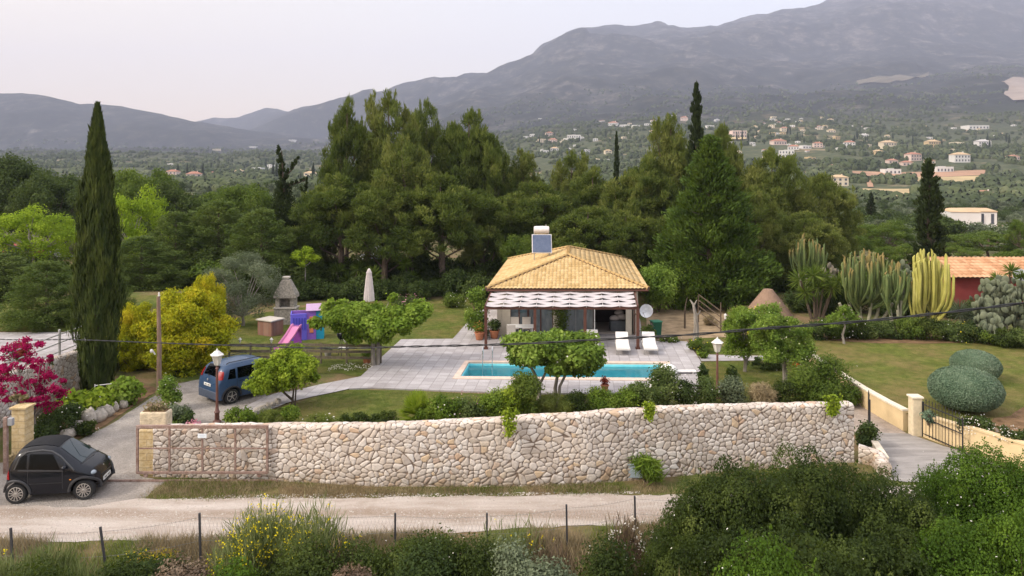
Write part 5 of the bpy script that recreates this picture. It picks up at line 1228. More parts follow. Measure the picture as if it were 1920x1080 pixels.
P_BLACK = carpaint('black_car_paint', (.006, .0075, .012), .16, .08)
rA, rB = P(30, 944), P(143, 939)
h_ = math.atan2(rB.y-rA.y, rB.x-rA.x); ux = Vector((math.cos(h_), math.sin(h_), 0)); lx = Vector((-math.sin(h_), math.cos(h_), 0))
o_ = rA-ux*.34+lx*.66
smart, side, top, ys, ztop = car('small black two seat car parked on the gravel by the gateway', (o_.x, o_.y, .0), h_+.03, 2.5, .76, 1.52,
   [(0, .55), (.03, .86), (.10, 1.02), (.22, 1.30), (.34, 1.46), (.6, 1.53), (1.0, 1.55), (1.28, 1.51), (1.42, 1.43), (1.98, 1.02), (2.15, .94), (2.34, .84), (2.44, .72), (2.49, .58), (2.5, .50)],
   [(0, .70), (.06, .86), (.2, .95), (.4, .99), (1.2, .985), (2.0, .98), (2.28, .93), (2.42, .80), (2.5, .62)], (.34, 2.15), .29, P_BLACK, sill=.24, tum=(.85, 1.52, .80),
   roofmat=(.36, 1.36, plain('roof_fabric', (.014, .0145, .017), .9, .2, bump=.002)), win=[[(.33, 1.0), (.62, .98), (.60, 1.36), (.50, 1.36)], [(.68, .98), (1.52, .93), (1.30, 1.35), (.68, 1.38)]], wsh=(1.40, 2.02, .90, .97), rear=(.09, .33, .85, .85), spokes=12, archmat=plain('dull_black_arch', (.035, .035, .038), .6, .3))
m = MB(); pts = [(x, -(ys(x, 1.38)+.004) if False else -(ys(x, z)+.006), z) for x, z in ((.30, .98), (.42, 1.30), (.6, 1.43), (1.0, 1.46), (1.26, 1.42), (1.5, 1.28), (1.72, 1.08), (1.9, .90))]; m.tube(pts, .022, 6); m.build('roof_pillar', carpaint('grey_black_trim', (.025, .026, .03)), smart, smooth=True)
for s in (-1, 1):
    side([(.70, .55), (1.60, .55), (1.60, .57), (.70, .57)], M_BLKPL, 'door_line', s=s, off=.004, nz=1)
    side([(1.58, .38), (1.60, .38), (1.60, .92), (1.58, .92)], M_BLKPL, 'door_gap', s=s, off=.004, nx=1)
    side([(.66, .38), (.68, .38), (.68, .96), (.66, .96)], M_BLKPL, 'door_gap', s=s, off=.004, nx=1)
    side([(.40, .945), (1.62, .875), (1.62, .915), (.40, .985)], plain('dull_black_arch', (.075, .075, .08)), 'waist_trim', s=s, off=.012, nz=1)
    side([(1.35, .80), (1.50, .80), (1.50, .83), (1.35, .83)], P_BLACK, 'door_handle', s=s, off=.03, nz=1, nx=2)
    m = MB(); m.ell((1.66, s*(ys(1.66, 1.0)+.09), 1.0), (.07, .10, .075), 10, 7); m.build('mirror', P_BLACK, smart, smooth=True)
    m = MB(); m.ell((2.30, s*.53, .735), (.13, .12, .07), 14, 9); m.build('headlight', plain('lamp_glass', (.22, .26, .30), .1, .7), smart, smooth=True)
    side([(.02, .70), (.16, .70), (.14, .95), (.05, .95)], plain('red_lens', (.22, .006, .006), .3, .2), 'tail_lamp', s=s, nx=3, nz=3, off=.012)
    side([(1.78, .62), (1.83, .62), (1.83, .65), (1.78, .65)], plain('amber_lens', (.7, .25, .02), .2, .6), 'indicator', s=s, nx=1, nz=1, off=.012)
M_PLATE = plain('number_plate', (.75, .75, .73), .4, .4, var=.03)
m = MB(); m.box((2.515, 0, .43), (.02, .50, .11)); pl = m.build('number_plate', M_PLATE, smart)
m = MB()
for k in range(7):
    if k != 3: m.box((2.528, -.17+.055*k, .43), (.004, .028, .055))
m.build('lettering', M_BLKPL, pl)
m = MB(); m.box((2.47, 0, .30), (.09, .95, .07)); m.box((2.49, 0, .56), (.04, .62, .05)); m.build('grille', M_BLKPL, smart); m = MB(); m.ell((2.415, 0, .735), (.02, .05, .04), 8, 6); m.build('badge', M_ALLOY, smart)
m = MB(); m.bar((2.02, -.55, 1.005), (2.10, .15, 1.0), .015); m.bar((2.04, .05, 1.005), (2.08, .55, .99), .015); m.build('wiper', M_BLKPL, smart)
m = MB(); m.box((1.0, 0, .62), (.9, 1.1, .35)); m.build('seats', M_BLKPL, smart)

P_BLUE = carpaint('blue_car_paint', (.03, .062, .125), .3, .2)
cw = P(433, 757); hb = math.atan2(.78, .63); ux = Vector((math.cos(hb), math.sin(hb), 0)); lx = Vector((-math.sin(hb), math.cos(hb), 0)); o_ = cw-ux*.60+lx*.74
blue, side, top, ys, ztop = car('blue five door hatchback parked tail out behind the brown lamp post', (o_.x, o_.y, 0), hb, 3.65, .83, 1.6,
   [(0, .55), (.02, .95), (.08, 1.10), (.26, 1.42), (.40, 1.54), (.8, 1.60), (1.6, 1.60), (2.1, 1.53), (2.35, 1.42), (2.85, 1.08), (3.0, 1.0), (3.5, .86), (3.62, .62), (3.65, .42)],
   [(0, .86), (.06, .95), (.3, .99), (1.8, 1.0), (3.2, .97), (3.5, .88), (3.65, .70)], (.60, 2.92), .31, P_BLUE, sill=.24, tum=(.92, 1.6, .84),
   win=[[(.42, 1.04), (.78, 1.02), (.78, 1.40), (.55, 1.40)], [(.86, 1.01), (1.62, .99), (1.60, 1.43), (.88, 1.43)], [(1.70, .99), (2.60, .97), (2.18, 1.40), (1.70, 1.43)]], wsh=(2.38, 2.88, .9, .96), rear=(.10, .36, .86, .80), spokes=5, archmat=M_BLKPL)
for s in (-1, 1):
    side([(.05, 1.06), (.22, 1.06), (.30, 1.36), (.20, 1.36)], plain('red_lens', (.22, .006, .006), .3, .2), 'tail_lamp', s=s, nx=3, nz=4, off=.014)
    side([(.95, .50), (2.55, .50), (2.55, .56), (.95, .56)], M_BLKPL, 'side_moulding', s=s, off=.02, nz=1)
    for x in (.82, 1.66): side([(x, .38), (x+.018, .38), (x+.018, .98), (x, .98)], M_BLKPL, 'door_gap', s=s, off=.004, nx=1)
    for x in (.92, 1.76): side([(x, .88), (x+.16, .88), (x+.16, .915), (x, .915)], M_BLKPL, 'door_handle', s=s, off=.03, nx=2, nz=1)
    m = MB(); m.tube([(.5, s*.56, 1.60), (.6, s*.57, 1.645), (2.0, s*.57, 1.635), (2.1, s*.56, 1.58)], .018, 6); m.build('roof_rail', M_BLKPL, blue)
    m = MB(); m.ell((2.55, s*(ys(2.5, 1.05)+.1), 1.05), (.07, .10, .08), 10, 7); m.build('mirror', M_BLKPL, blue, smooth=True)
m = MB(); m.box((-.01, 0, .80), (.02, .50, .11)); pl = m.build('number_plate', M_PLATE, blue); m = MB()
for k in range(7):
    if k != 3: m.box((-.024, -.17+.055*k, .80), (.004, .028, .055))
m.build('lettering', M_BLKPL, pl)
m = MB(); m.box((.01, 0, .42), (.07, 1.38, .30)); m.build('bumper', plain('dull_blue_plastic', (.06, .075, .11), .6, .3), blue, bevel=.03); m = MB(); m.ell((-.005, 0, 1.0), (.015, .05, .05), 8, 6); m.build('badge', M_ALLOY, blue)
m = MB(); m.bar((.04, -.05, 1.14), (.16, .35, 1.22), .015); m.build('wiper', M_BLKPL, blue)
m = MB(); m.box((.5, .3, 1.72), (.01, .01, .2)); m.build('aerial', M_BLKPL, blue)
# vehicles glimpsed beyond the trees
def farcar(px, d, rot, paint, label, s=1.0, cls='car'):
    x = (px-960)/F*d
    t, *_ = car(label, (x, d, gz(x, d)), rot, 4.1, .86, 1.6, [(0, .6), (.03, 1.0), (.12, 1.15), (.35, 1.6), (.8, 1.7), (2.2, 1.68), (2.5, 1.55), (3.0, 1.12), (3.9, .92), (4.05, .7), (4.1, .45)], [(0, .85), (.1, .96), (3.5, .97), (3.9, .88), (4.1, .72)], (.75, 3.25), .32, paint, win=[[(.55, 1.12), (1.55, 1.10), (1.5, 1.5), (.75, 1.5)], [(1.65, 1.1), (2.8, 1.08), (2.35, 1.46), (1.65, 1.5)]], wsh=(2.52, 3.0, .9, .96), rear=(.14, .42, .85, .8)); t.scale = (s, s, s); t['category'] = cls; return t
P_WHITE = carpaint('white_car_paint', (.62, .64, .68), .3); P_REDC = carpaint('red_car_paint', (.35, .015, .02), .3); P_SILV = carpaint('silver_car_paint', (.30, .31, .32), .3)
farcar(742, 76.5, 3.9, P_WHITE, 'white van like car seen between the pine trunks', 1.05)
farcar(12, 79, 0.1, P_REDC, 'red vehicle at the left edge beyond the low cedar')
farcar(72, 80, .05, P_SILV, 'grey car parked under the lime green tree')
farcar(1808, 190, .2, P_WHITE, 'pale blue white car beside the big white house')

# ================================================================ GARDEN FURNITURE AND FIXTURES
M_BROWNMETAL = plain('brown_cast_iron', (.13, .055, .042), .5, .4, var=.2)
M_LANT = plain('lantern_white', (.62, .60, .57), .5, .4, var=.08)
M_MILK = NT('frosted_glass'); M_MILK.bsdf((.60, .58, .52), .15, spec=.6); M_MILK = M_MILK.m
def lamp(px, base, top, label):
    p = P(px, base); h = H-(top-HY)/F*p.y; t = thing('lamp_post', label, 'lamp post', tuple(p))
    k = h-.62; mb = MB(); mb.lathe([(.15, 0), (.15, .05), (.09, .10), (.085, .35), (.115, .40), (.07, .46), (.05, .62), (.042, k-.12), (.065, k-.10), (.035, k-.05), (.045, k)], (0, 0, 0), 14); mb.build('post', M_BROWNMETAL, t, smooth=True, angle=.6)
    mb = MB(); mb.lathe([(.05, 0), (.09, .03), (.10, .05)], (0, 0, k), 6); mb.lathe([(.26, .40), (.265, .42), (.20, .46), (.10, .55), (.04, .575), (.035, .61), (.005, .66)], (0, 0, k), 6)
    for i in range(6):
        a = i*math.pi/3; mb.tube([(.10*math.cos(a), .10*math.sin(a), k+.04), (.20*math.cos(a), .20*math.sin(a), k+.40)], .010, 5)
    ln_ = mb.build('lantern', M_LANT, t); mb = MB(); mb.lathe([(.09, .05), (.185, .395)], (0, 0, k), 6); mb.build('glass', M_MILK, ln_); return t
lamp(407, 792, 655, 'brown lamp post with a white lantern in front of the blue car')
lamp(1345, 747, 633, 'brown lamp post with a white lantern right of the pool terrace')
# sun loungers
M_SLING = plain('lounger_cloth', (.72, .69, .66), .8, .15, var=.04)
def lounger(x, y, rot, label):
    t = thing('sun_lounger', label, 'sun lounger', (x, y, .06), rot, 'white sun loungers on the terrace')
    mb = MB(); 
    for s in (-1, 1): mb.bar((s*.34, -1.0, .30), (s*.34, .95, .30), .035, .05)
    mb.bar((-.34, -1.0, .30), (.34, -1.0, .30), .035, .05); mb.bar((-.34, .95, .30), (.34, .95, .30), .035, .05); mb.build('frame', M_LANT, t)
    for sx, sy in ((-.33, -.85), (.33, -.85), (-.33, .75), (.33, .75)): mb = MB(); mb.tube([(sx, sy, .30), (sx*1.04, sy, 0)], .02, 6); mb.build('leg', plain('grey_leg', (.28, .27, .26), .5), t)
    mb = MB(); mb.slab([(-.33, -.98, .335), (.33, -.98, .335), (.33, .10, .335), (-.33, .10, .335)], .03); mb.build('seat', M_SLING, t, bevel=.012)
    mb = MB(); mb.slab([(-.33, .11, .34), (.33, .11, .34), (.33, .86, .80), (-.33, .86, .80)], .03, (0, -.5, .85)); mb.build('backrest', M_SLING, t, bevel=.012)
    mb = MB(); mb.bar((0, .5, .32), (0, .62, .62), .03); mb.build('prop', plain('grey_leg', (.28, .27, .26), .5), t); return t
for px, lb in ((1177, 'left one of the two fully visible white sun loungers, just inside the right pergola post'), (1229, 'white sun lounger standing outside the right pergola post'), (1118, 'white sun lounger half hidden by the right side of the fig crown')):
    q = P(px, 669 if px > 1120 else 664); lounger(q.x-.12, q.y+1.0, -.09, lb)
# dining set under the pergola
q = P(967, 641); M_CHAIR = plain('beige_mesh', (.55, .50, .45), .8, .2, var=.05)
t = thing('dining_table', 'white topped dining table under the left of the pergola', 'table', (q.x+.25, q.y+.35, .07)); mb = MB(); mb.box((0, 0, .73), (1.5, .85, .04)); mb.build('tabletop', M_WHITE, t, bevel=.01)
for sx in (-.66, .66):
    for sy in (-.36, .36): mb = MB(); mb.box((sx, sy, .355), (.05, .05, .71)); mb.build('leg', M_LANT, t)
def dchair(x, y, rot, label):
    t = thing('dining_chair', label, 'chair', (x, y, .07), rot, 'beige dining chairs at the pergola table')
    mb = MB(); mb.box((0, 0, .45), (.48, .48, .05)); mb.build('seat', M_CHAIR, t, bevel=.015); mb = MB(); mb.slab([(-.24, .22, .50), (.24, .22, .50), (.24, .30, 1.02), (-.24, .30, 1.02)], .03, (0, 1, 0)); mb.build('backrest', M_CHAIR, t, bevel=.01)
    for sx in (-.21, .21):
        for sy in (-.2, .2): mb = MB(); mb.tube([(sx, sy, .43), (sx*1.05, sy*1.1, 0)], .016, 6); mb.build('leg', M_LANT, t)
    return t
dchair(q.x-.05, q.y+1.15, 0, 'beige chair behind the white table, nearer the potted plants')
dchair(q.x+.62, q.y+1.15, 0, 'beige chair behind the white table, nearer the grey windows')
dchair(q.x-.25, q.y-.45, math.pi, 'beige chair on the pool side of the white table')
# covered tub inside the open room
q = Vector(((1163-960)/F*43.5, 43.7, .13)); t = thing('garden_sofa', 'dark grey sofa heaped with pale cushions inside the open room', 'sofa', (q.x, q.y, q.z)); mb = MB(); mb.box((0, .1, .30), (1.15, .8, .60)); mb.build('base', plain('dark_grey_weave', (.10, .11, .12), .8, .2), t, bevel=.04)
for k, (x, y, z, r) in enumerate(((-.3, 0, .72, .28), (.15, .05, .78, .30), (.40, .1, .70, .22), (0, .3, .98, .26))): mb = MB(); mb.ell((x, y, z), (r*1.1, r*.7, r*.6), 14, 9); mb.build('cushion', plain('pale_cushion', (.42, .37, .35), .9, .1, var=.1), t, smooth=True)
# terracotta pots with plants
M_TERRA = plain('terracotta', (.42, .17, .09), .85, .15, var=.15)
def pot(px, py, r, h, plant_mat, ph, label, z=.06, pr=None, n=260, mat=M_TERRA, flowers=None, L=.10, W=.05):
    p = P(px, py, z); t = thing('potted_plant', label, 'potted plant', tuple(p)); mb = MB(); mb.lathe([(r*.65, 0), (r*.72, .02), (r, h*.9), (r*1.1, h*.9), (r*1.1, h), (r*.9, h), (r*.88, h*.85)], (0, 0, 0), 16); mb.build('pot', mat, t, smooth=True, angle=.6)
    rr = pr or r*1.3; rng = np.random.default_rng(int(px)); leaves_obj('plant', [puff((0, 0, h+ph*.5), (rr, rr, ph*.55), n, L, W, rng, hollow=.15)], plant_mat, t)
    if flowers: leaves_obj('flowers', [puff((0, 0, h+ph*.55), (rr*1.05, rr*1.05, ph*.58), int(n*.3), .05, .05, rng, hollow=.8)], flowers, t)
    return t
pot(899, 637, .26, .42, L_HERB, .55, 'terracotta pot with an orange green plant left of the pergola post', n=300, flowers=leafmat('orange_petals', [(.6, .2, .05), (.7, .35, .1)], .5, .3, 3, hue=(.7, .3, .1)))
pot(927, 634, .27, .45, L_DARKB, .60, 'terracotta pot with a tall green plant just inside the pergola', n=620, L=.14, W=.08)
pot(1134, 733, .17, .26, L_RED, .36, 'small terracotta pot with reddish plant on the pool edge paving', n=190)
pot(1185, 738, .15, .24, L_HERB, .2, 'pale green pot beside the dark blue pot at the terrace edge', n=120, mat=plain('green_glaze', (.2, .24, .09), .5))
pot(1201, 738, .15, .30, L_DARKB, .18, 'dark blue pot at the terrace edge under the rose bush', n=80, mat=plain('blue_glaze', (.06, .09, .14), .3, .5))
pot(1318, 741, .17, .34, L_DARKB, .9, 'dark pot with a broad leaved plant at the terrace corner', n=110, pr=.2, L=.45, W=.16, mat=plain('black_pot', (.03, .03, .035), .6))
pot(1372, 742, .17, .30, L_DARKB, .9, 'dark pot with a broad leaved plant right of the right lamp post', z=.0, n=110, pr=.2, L=.45, W=.16, mat=plain('black_pot', (.03, .03, .035), .6))
pot(363, 822, .24, .30, L_PINK, .34, 'terracotta pot of pink flowers behind the rusty gate', z=0, n=260, L=.07, W=.06)
pot(325, 825, .20, .34, L_HERB, .3, 'blue glazed pot behind the rusty gate', z=0, mat=plain('blue_grey_glaze', (.13, .19, .27), .4, .5))
pot(688, 681, .22, .34, L_HERB, .15, 'terracotta pot under the spreading vine leaved tree', z=0.0)
pot(615, 668, .20, .3, L_OLIVE, .2, 'grey stone pot on the grass below the rail fence', z=0, mat=plain('grey_stone', (.35, .33, .3), .9))
# closed parasol
p = P(692, 590); t = thing('parasol', 'tall closed white parasol on the back lawn', 'parasol', tuple(p)); k = H-(503-HY)/F*p.y
mb = MB(); mb.tube([(0, 0, 0), (0, 0, k)], .03, 8); mb.build('pole', M_LANT, t); mb = MB(); mb.box((0, 0, .05), (.6, .6, .1)); mb.build('base', M_CONC, t, bevel=.02)
mb = MB(); nn = 16; prof = [(.36, k*.30), (.33, k*.45), (.27, k*.62), (.22, k*.78), (.17, k*.88), (.19, k*.90), (.10, k*.97), (.02, k)]; vs = []; fs = []
for r, z in prof:
    for i in range(nn*2): a = math.pi*i/nn; rr = r*(1 if i % 2 else .78); vs.append((rr*math.cos(a), rr*math.sin(a), z))
for j in range(len(prof)-1):
    for i in range(nn*2): fs.append((j*nn*2+i, j*nn*2+(i+1) % (nn*2), (j+1)*nn*2+(i+1) % (nn*2), (j+1)*nn*2+i))
mb._add(vs, fs); mb.build('canopy', plain('parasol_cloth', (.62, .56, .55), .9, .1, var=.08, scale=4), t)
# stone barbecue
p = P(537, 607); t = thing('stone_barbecue', 'grey stone garden barbecue with a tapering hood beside the olive tree', 'barbecue', tuple(p)); M_GREYST = plain('grey_rubble', (.30, .27, .23), .95, .1, var=.4, scale=9, bump=.03)
mb = MB(); mb.box((0, 0, .5), (1.3, .8, 1.0)); mb.build('base', M_GREYST, t, bevel=.02); mb = MB(); mb.box((0, 0, 1.03), (1.4, .9, .06)); mb.build('worktop', plain('pale_slab', (.45, .41, .36), .8), t, bevel=.01)
mb = MB(); mb.box((-.45, 0, 1.35), (.25, .7, .6)); mb.box((.45, 0, 1.35), (.25, .7, .6)); mb.box((0, .3, 1.35), (.66, .1, .6)); mb.build('pillars', M_GREYST, t)
mb = MB(); mb._add([(-.68, -.45, 1.65), (.68, -.45, 1.65), (.68, .45, 1.65), (-.68, .45, 1.65), (-.66, -.43, 1.85), (.66, -.43, 1.85), (.66, .43, 1.85), (-.66, .43, 1.85), (-.24, -.2, 2.75), (.24, -.2, 2.75), (.24, .2, 2.75), (-.24, .2, 2.75)], [(0, 3, 2, 1), (0, 1, 5, 4), (1, 2, 6, 5), (2, 3, 7, 6), (3, 0, 4, 7), (4, 5, 9, 8), (5, 6, 10, 9), (6, 7, 11, 10), (7, 4, 8, 11), (8, 9, 10, 11)]); mb.build('hood', M_GREYST, t)
mb = MB(); mb.box((0, 0, 2.88), (.42, .36, .10)); mb.box((0, 0, 2.79), (.2, .2, .12)); mb.build('chimney_cap', plain('pale_slab', (.45, .41, .36), .8), t)
p = P(503, 630); t = thing('brick_store', 'low brick log store with a pale slab top behind the rail fence', 'log store', (p.x, p.y+.4, 0), -.5); mb = MB()
mb.box((0, 0, .42), (1.1, .9, .84)); mb.build('bricks', m_paving('red_brick', [(.16, .07, .05), (.26, .13, .09), (.38, .25, .18)], w=.25), t); mb = MB(); mb.box((0, 0, .89), (1.25, 1.05, .08)); mb.build('slab', plain('pale_slab', (.45, .41, .36), .8), t, bevel=.015)
# toy playhouse and slide
def toy(name, c): return plain(name, c, .4, .4, var=.05)
p = P(565, 640); t = thing('play_house', 'plastic play house with violet, orange and turquoise walls by the barbecue', 'play house', (p.x+.25, p.y+.8, 0), .25)
for a, b, c_, col in (((-1.0, -.5), (-.15, -.5), 1.5, (.14, .12, .62)), ((-.15, -.45), (.35, -.45), 1.55, (.26, .12, .50)), ((.35, -.4), (.75, -.4), 1.6, (.02, .30, .48)), ((.75, -.4), (.78, .5), 1.5, (.02, .36, .42)), ((-1.0, -.5), (-1.0, .5), 1.5, (.14, .12, .62)), ((-1.0, .5), (.78, .5), 1.5, (.30, .14, .5))):
    mb = MB(); mb.bar((a[0], a[1], c_/2), (b[0], b[1], c_/2), .06, c_); mb.build('wall_panel', toy('toy_%d' % int(col[0]*100+col[2]*1000), col), t, bevel=.02)
mb = MB(); mb.box((.10, -.49, .85), (.22, .06, .9)); mb.build('door', toy('toy_orange', (.62, .20, .10)), t, bevel=.02)
for x in (-.85, -.7, -.55, -.4, -.25): mb = MB(); mb.box((x, -.545, .95), (.06, .03, .65)); mb.build('slat', toy('toy_blue', (.06, .06, .42)), t)
mb = MB(); mb.slab([(-.2, -.6, 1.62), (.9, -.6, 1.62), (.9, .6, 1.80), (-.2, .6, 1.80)], .05); mb.build('roof', toy('toy_pale', (.40, .26, .42)), t, bevel=.02)
p = P(557, 648); t = thing('toy_slide', 'pink plastic slide in front of the violet play house', 'slide', tuple(p), -.35); mb = MB()
sl = [(-.9, .05), (-.7, .10), (0, .62), (.45, 1.05), (.6, 1.08)]
vs = []; fs = []
for x, z in sl:
    for y, dz in ((-.26, .14), (-.22, 0), (.22, 0), (.26, .14)): vs.append((x*.15+y, -.1-(.6-x)*.9 if True else 0, z+dz))
for i in range(len(sl)-1):
    for k in range(3): fs.append((i*4+k, i*4+k+1, (i+1)*4+k+1, (i+1)*4+k))
mb._add(vs, fs); o = mb.build('chute', toy('toy_pink', (.52, .17, .34)), t, smooth=True); so = o.modifiers.new('t', 'SOLIDIFY'); so.thickness = .04
mb = MB(); mb.box((0, .05, .55), (.5, .06, 1.1)); mb.build('steps', toy('toy_purple', (.22, .05, .30)), t, bevel=.02)
# rail fence with small lamps on its posts
t = thing('rail_fence', 'weathered timber rail fence between the back lawn and the driveway', 'fence', (0, 0, 0)); M_GREYW = plain('weathered_wood', (.15, .125, .09), .9, .1, var=.3, scale=8, bump=.01)
fp = [P(430, 682), P(470, 682), P(508, 682), P(560, 680), P(602, 682), P(650, 683), P(714, 683)]
for p in fp: mb = MB(); mb.tube([(p.x, p.y, -.1), (p.x, p.y, 1.02)], .05, 7); mb.build('post', M_GREYW, t)
for z in (.32, .62, .92):
    for a, b in zip(fp[:-1], fp[1:]): mb = MB(); mb.bar((a.x, a.y-.03, z), (b.x, b.y-.03, z+.005), .03, .13); mb.build('rail', M_GREYW, t)
for px in (450, 509, 647, 716):
    p = P(px, 682); y = p.y; q = thing('garden_light', {450: 'small white garden light on the left part of the rail fence', 509: 'small white garden light on the rail fence above the blue car roof', 647: 'small white garden light near the middle of the rail fence', 716: 'small white garden light on the right end post of the rail fence'}[px], 'garden light', (p.x, y, 1.02)); mb = MB(); mb.lathe([(.03, 0), (.03, .05), (.055, .07), (.065, .17)], (0, 0, 0), 8); mb.build('glass', M_MILK, q); mb = MB(); mb.lathe([(.09, .17), (.05, .22), (.01, .27)], (0, 0, 0), 8); mb.build('cap', M_LANT, q)
# barbecue grill on the lawn (dark)
p = P(640, 672); t = thing('kettle_grill', 'black kettle grill on a trolley standing behind the rail fence', 'grill', (p.x, p.y+.35, 0)); mb = MB(); mb.ell((0, 0, 1.12), (.30, .30, .28), 16, 10); mb.build('bowl', P_BLACK, t, smooth=True)
for k in range(3): a = k*2.09+.5; mb = MB(); mb.tube([(.15*math.cos(a), .15*math.sin(a), .95), (.34*math.cos(a), .34*math.sin(a), 0)], .02, 6); mb.build('leg', M_IRON, t)
mb = MB(); mb.box((.02, 0, .45), (.5, .4, .04)); mb.build('shelf', M_WHITE, t)
# lifebuoy on the side wall
p = Vector((14.05, 34.3, .55)); p = Vector(((1493-960)/F*34.6, 34.6, H-(677-HY)/F*34.6)); t = thing('lifebuoy', 'orange ring hanging on the cream boundary wall', 'lifebuoy', tuple(p), 0.5); mb = MB(); R_ = .17; pts = [(R_*math.cos(a), 0, R_*1.2*math.sin(a)) for a in [i*math.pi/9 for i in range(19)]]; mb.tube(pts, .075, 10, cap=False); mb.build('ring', plain('orange_plastic', (.80, .13, .02), .5, .3, var=.05), t, smooth=True)
p2 = P(1493, 690); mb = MB(); mb.tube([(0, .12, -p.z), (0, .12, .35)], .03, 6); mb.build('stake', M_GREYW, t)
# green bin
p = P(1230, 634); t = thing('wheelie_bin', 'dark green wheeled bin right of the villa', 'bin', tuple(p), .2); mb = MB(); mb.prism([(-.26, -.26), (.26, -.26), (.26, .26), (-.26, .26)], .08, .92); mb.v = [(x*(.82+.18*z/.92), y*(.82+.18*z/.92), z) for x, y, z in mb.v]; mb.build('body', plain('green_plastic', (.015, .085, .05), .5, .3), t, bevel=.02); mb = MB(); mb.box((0, 0, .96), (.58, .60, .06)); mb.build('lid', plain('green_plastic_lid', (.02, .15, .085), .5, .3), t, bevel=.02)
for s in (-1, 1): mb = MB(); mb.disc_x([(.07, -.03), (.1, 0), (.07, .03)], (s*.24, .24, .1), (1, 0, 0), 12); mb.build('wheel', M_TYRE, t)
# dead trunk and timber screen on the dry bank
p = P(1304, 642); t = thing('dead_tree', 'bare grey dead trunk on the dry bank right of the villa', 'dead tree', tuple(p)); mb = MB(); mb.tube([(0, 0, -.1), (.05, 0, .9), (-.02, 0, 1.6), (-.12, 0, 2.1), (-.30, 0, 2.35)], [.20, .14, .10, .07, .03], 8); mb.tube([(0, 0, 1.4), (.22, .1, 1.6), (.30, .1, 1.75)], [.05, .04, .02], 6); mb.tube([(-.1, 0, 2.0), (.08, 0, 2.35)], [.05, .02], 6); mb.build('trunk', B_GREY, t, smooth=True)
p = P(1284, 616); t = thing('dead_tree', 'thin brown dead sapling on the dry bank behind the grey trunk', 'dead tree', tuple(p)); mb = MB(); mb.tube([(0, 0, -.1), (0, 0, 1.0), (.06, 0, 1.5), (.16, 0, 1.9)], [.06, .05, .03, .01], 6); mb.tube([(0, 0, .9), (.35, 0, 1.05)], [.03, .01], 5); mb.build('trunk', B_DARK, t, smooth=True)
a, b = P(1310, 605), P(1352, 622); t = thing('timber_fence', 'grey timber slat fence under the big conifer', 'fence', (0, 0, 0))
for k, z in enumerate((.5, .85, 1.2, 1.55)): mb = MB(); mb.bar((a.x, a.y, z+.2), (b.x, b.y, z-.35), .03, .06); mb.build('slat', plain('dark_weathered_wood', (.10, .075, .055), .9, .1), t)
for q in (a, b): mb = MB(); mb.tube([(q.x, q.y+.06, -.1), (q.x, q.y+.06, 1.7)], .04, 7); mb.build('post', plain('dark_weathered_wood', (.10, .075, .055), .9, .1), t)
for px, py, lb in ((1360, 602, 'small white garden light under the edge of the big conifer'), (1373, 612, 'small white garden light behind the right fruit tree')):
    p = P(px, py+20); q = thing('garden_light', lb, 'garden light', tuple(p)); mb = MB(); mb.tube([(0, 0, 0), (0, 0, .75)], .03, 6); mb.build('stem', M_IRON, q); mb = MB(); mb.lathe([(.06, .75), (.08, .95), (.10, .97), (.01, 1.08)], (0, 0, 0), 8); mb.build('lantern', M_LANT, q)
# conical tent
p = P(1440, 610); t = thing('conical_hut', 'brown conical thatched hut beneath the big conifer', 'hut', tuple(p)); k = H-(541-HY)/F*p.y; mb = MB(); mb.lathe([(1.75, 0.2), (1.70, .3), (.9, k*.62), (.28, k*.98), (.02, k)], (0, 0, 0), 26); mb.build('roof', plain('brown_thatch', (.24, .16, .115), .95, .1, var=.12, scale=4, bump=.03), t, smooth=True); mb = MB(); mb.tube([(0, 0, -.1), (0, 0, .6)], .9, 14); mb.build('wall', M_GREYW, t)
# wooden post with climber, cable overhead
p = P(298, 742); t = thing('wooden_pole', 'bare wooden pole in front of the golden conifer', 'pole', tuple(p)); k = H-(556-HY)/F*p.y; mb = MB(); mb.tube([(0, 0, -.2), (.02, 0, k*.5), (-.02, 0, k)], [.11, .095, .075], 9); mb.build('pole', B_GREY if False else barkmat('pole_wood', (.14, .09, .065), (.28, .20, .15), 5), t, smooth=True); mb = MB(); mb.lathe([(.02, 0), (.05, .03), (.03, .10), (.04, .14), (.01, .18)], (0, 0, k), 8); mb.build('insulator', M_LANT, t)
mb = MB(); mb.tube([(-.12, -.08, k*.42), (-.2, -.12, k*.46)], .03, 6); mb.ell((-.24, -.15, k*.46), (.07, .06, .08), 8, 6); mb.build('floodlight', M_LANT, t)
cab = [(-700, 585, 44), (-260, 622, 40), (0, 636, 34), (140, 637, 30), (300, 643, 26), (450, 648, 22.5), (620, 653, 19.5), (760, 650, 17.5), (900, 647, 16), (1000, 643.5, 15), (1100, 638, 14.5), (1200, 632.5, 14), (1300, 627, 13.6), (1430, 616, 13.2), (1560, 607, 13), (1700, 594, 12.8), (1920, 568, 12.5), (2300, 515, 12.5)]
pts = [Q(*c) for c in cab]
fine = []
for i in range(len(pts)-1):
    a, b = pts[max(i-1, 0)], pts[min(i+2, len(pts)-1)]; n = 30
    for j in range(n):
        u = j/n; p1, p2 = pts[i], pts[i+1]; fine.append(0.5*((2*p1)+(p2-a)*u+(2*a-5*p1+4*p2-b)*u*u+(3*p1-a-3*p2+b)*u**3))
t = thing('overhead_cable', 'black twisted overhead cable crossing the whole view above the pool', 'cable', (0, 0, 0))
for ph in (0, math.pi):
    mb = MB(); L_ = 0; out = []
    for i, q in enumerate(fine):
        if i: L_ += (q-fine[i-1]).length
        out.append(q+Vector((0, .014*math.cos(L_*5+ph), .014*math.sin(L_*5+ph))))
    mb.tube(out, .0125, 6); mb.build('strand', plain('cable_black', (.015, .016, .02), .6, .3), t, smooth=True)
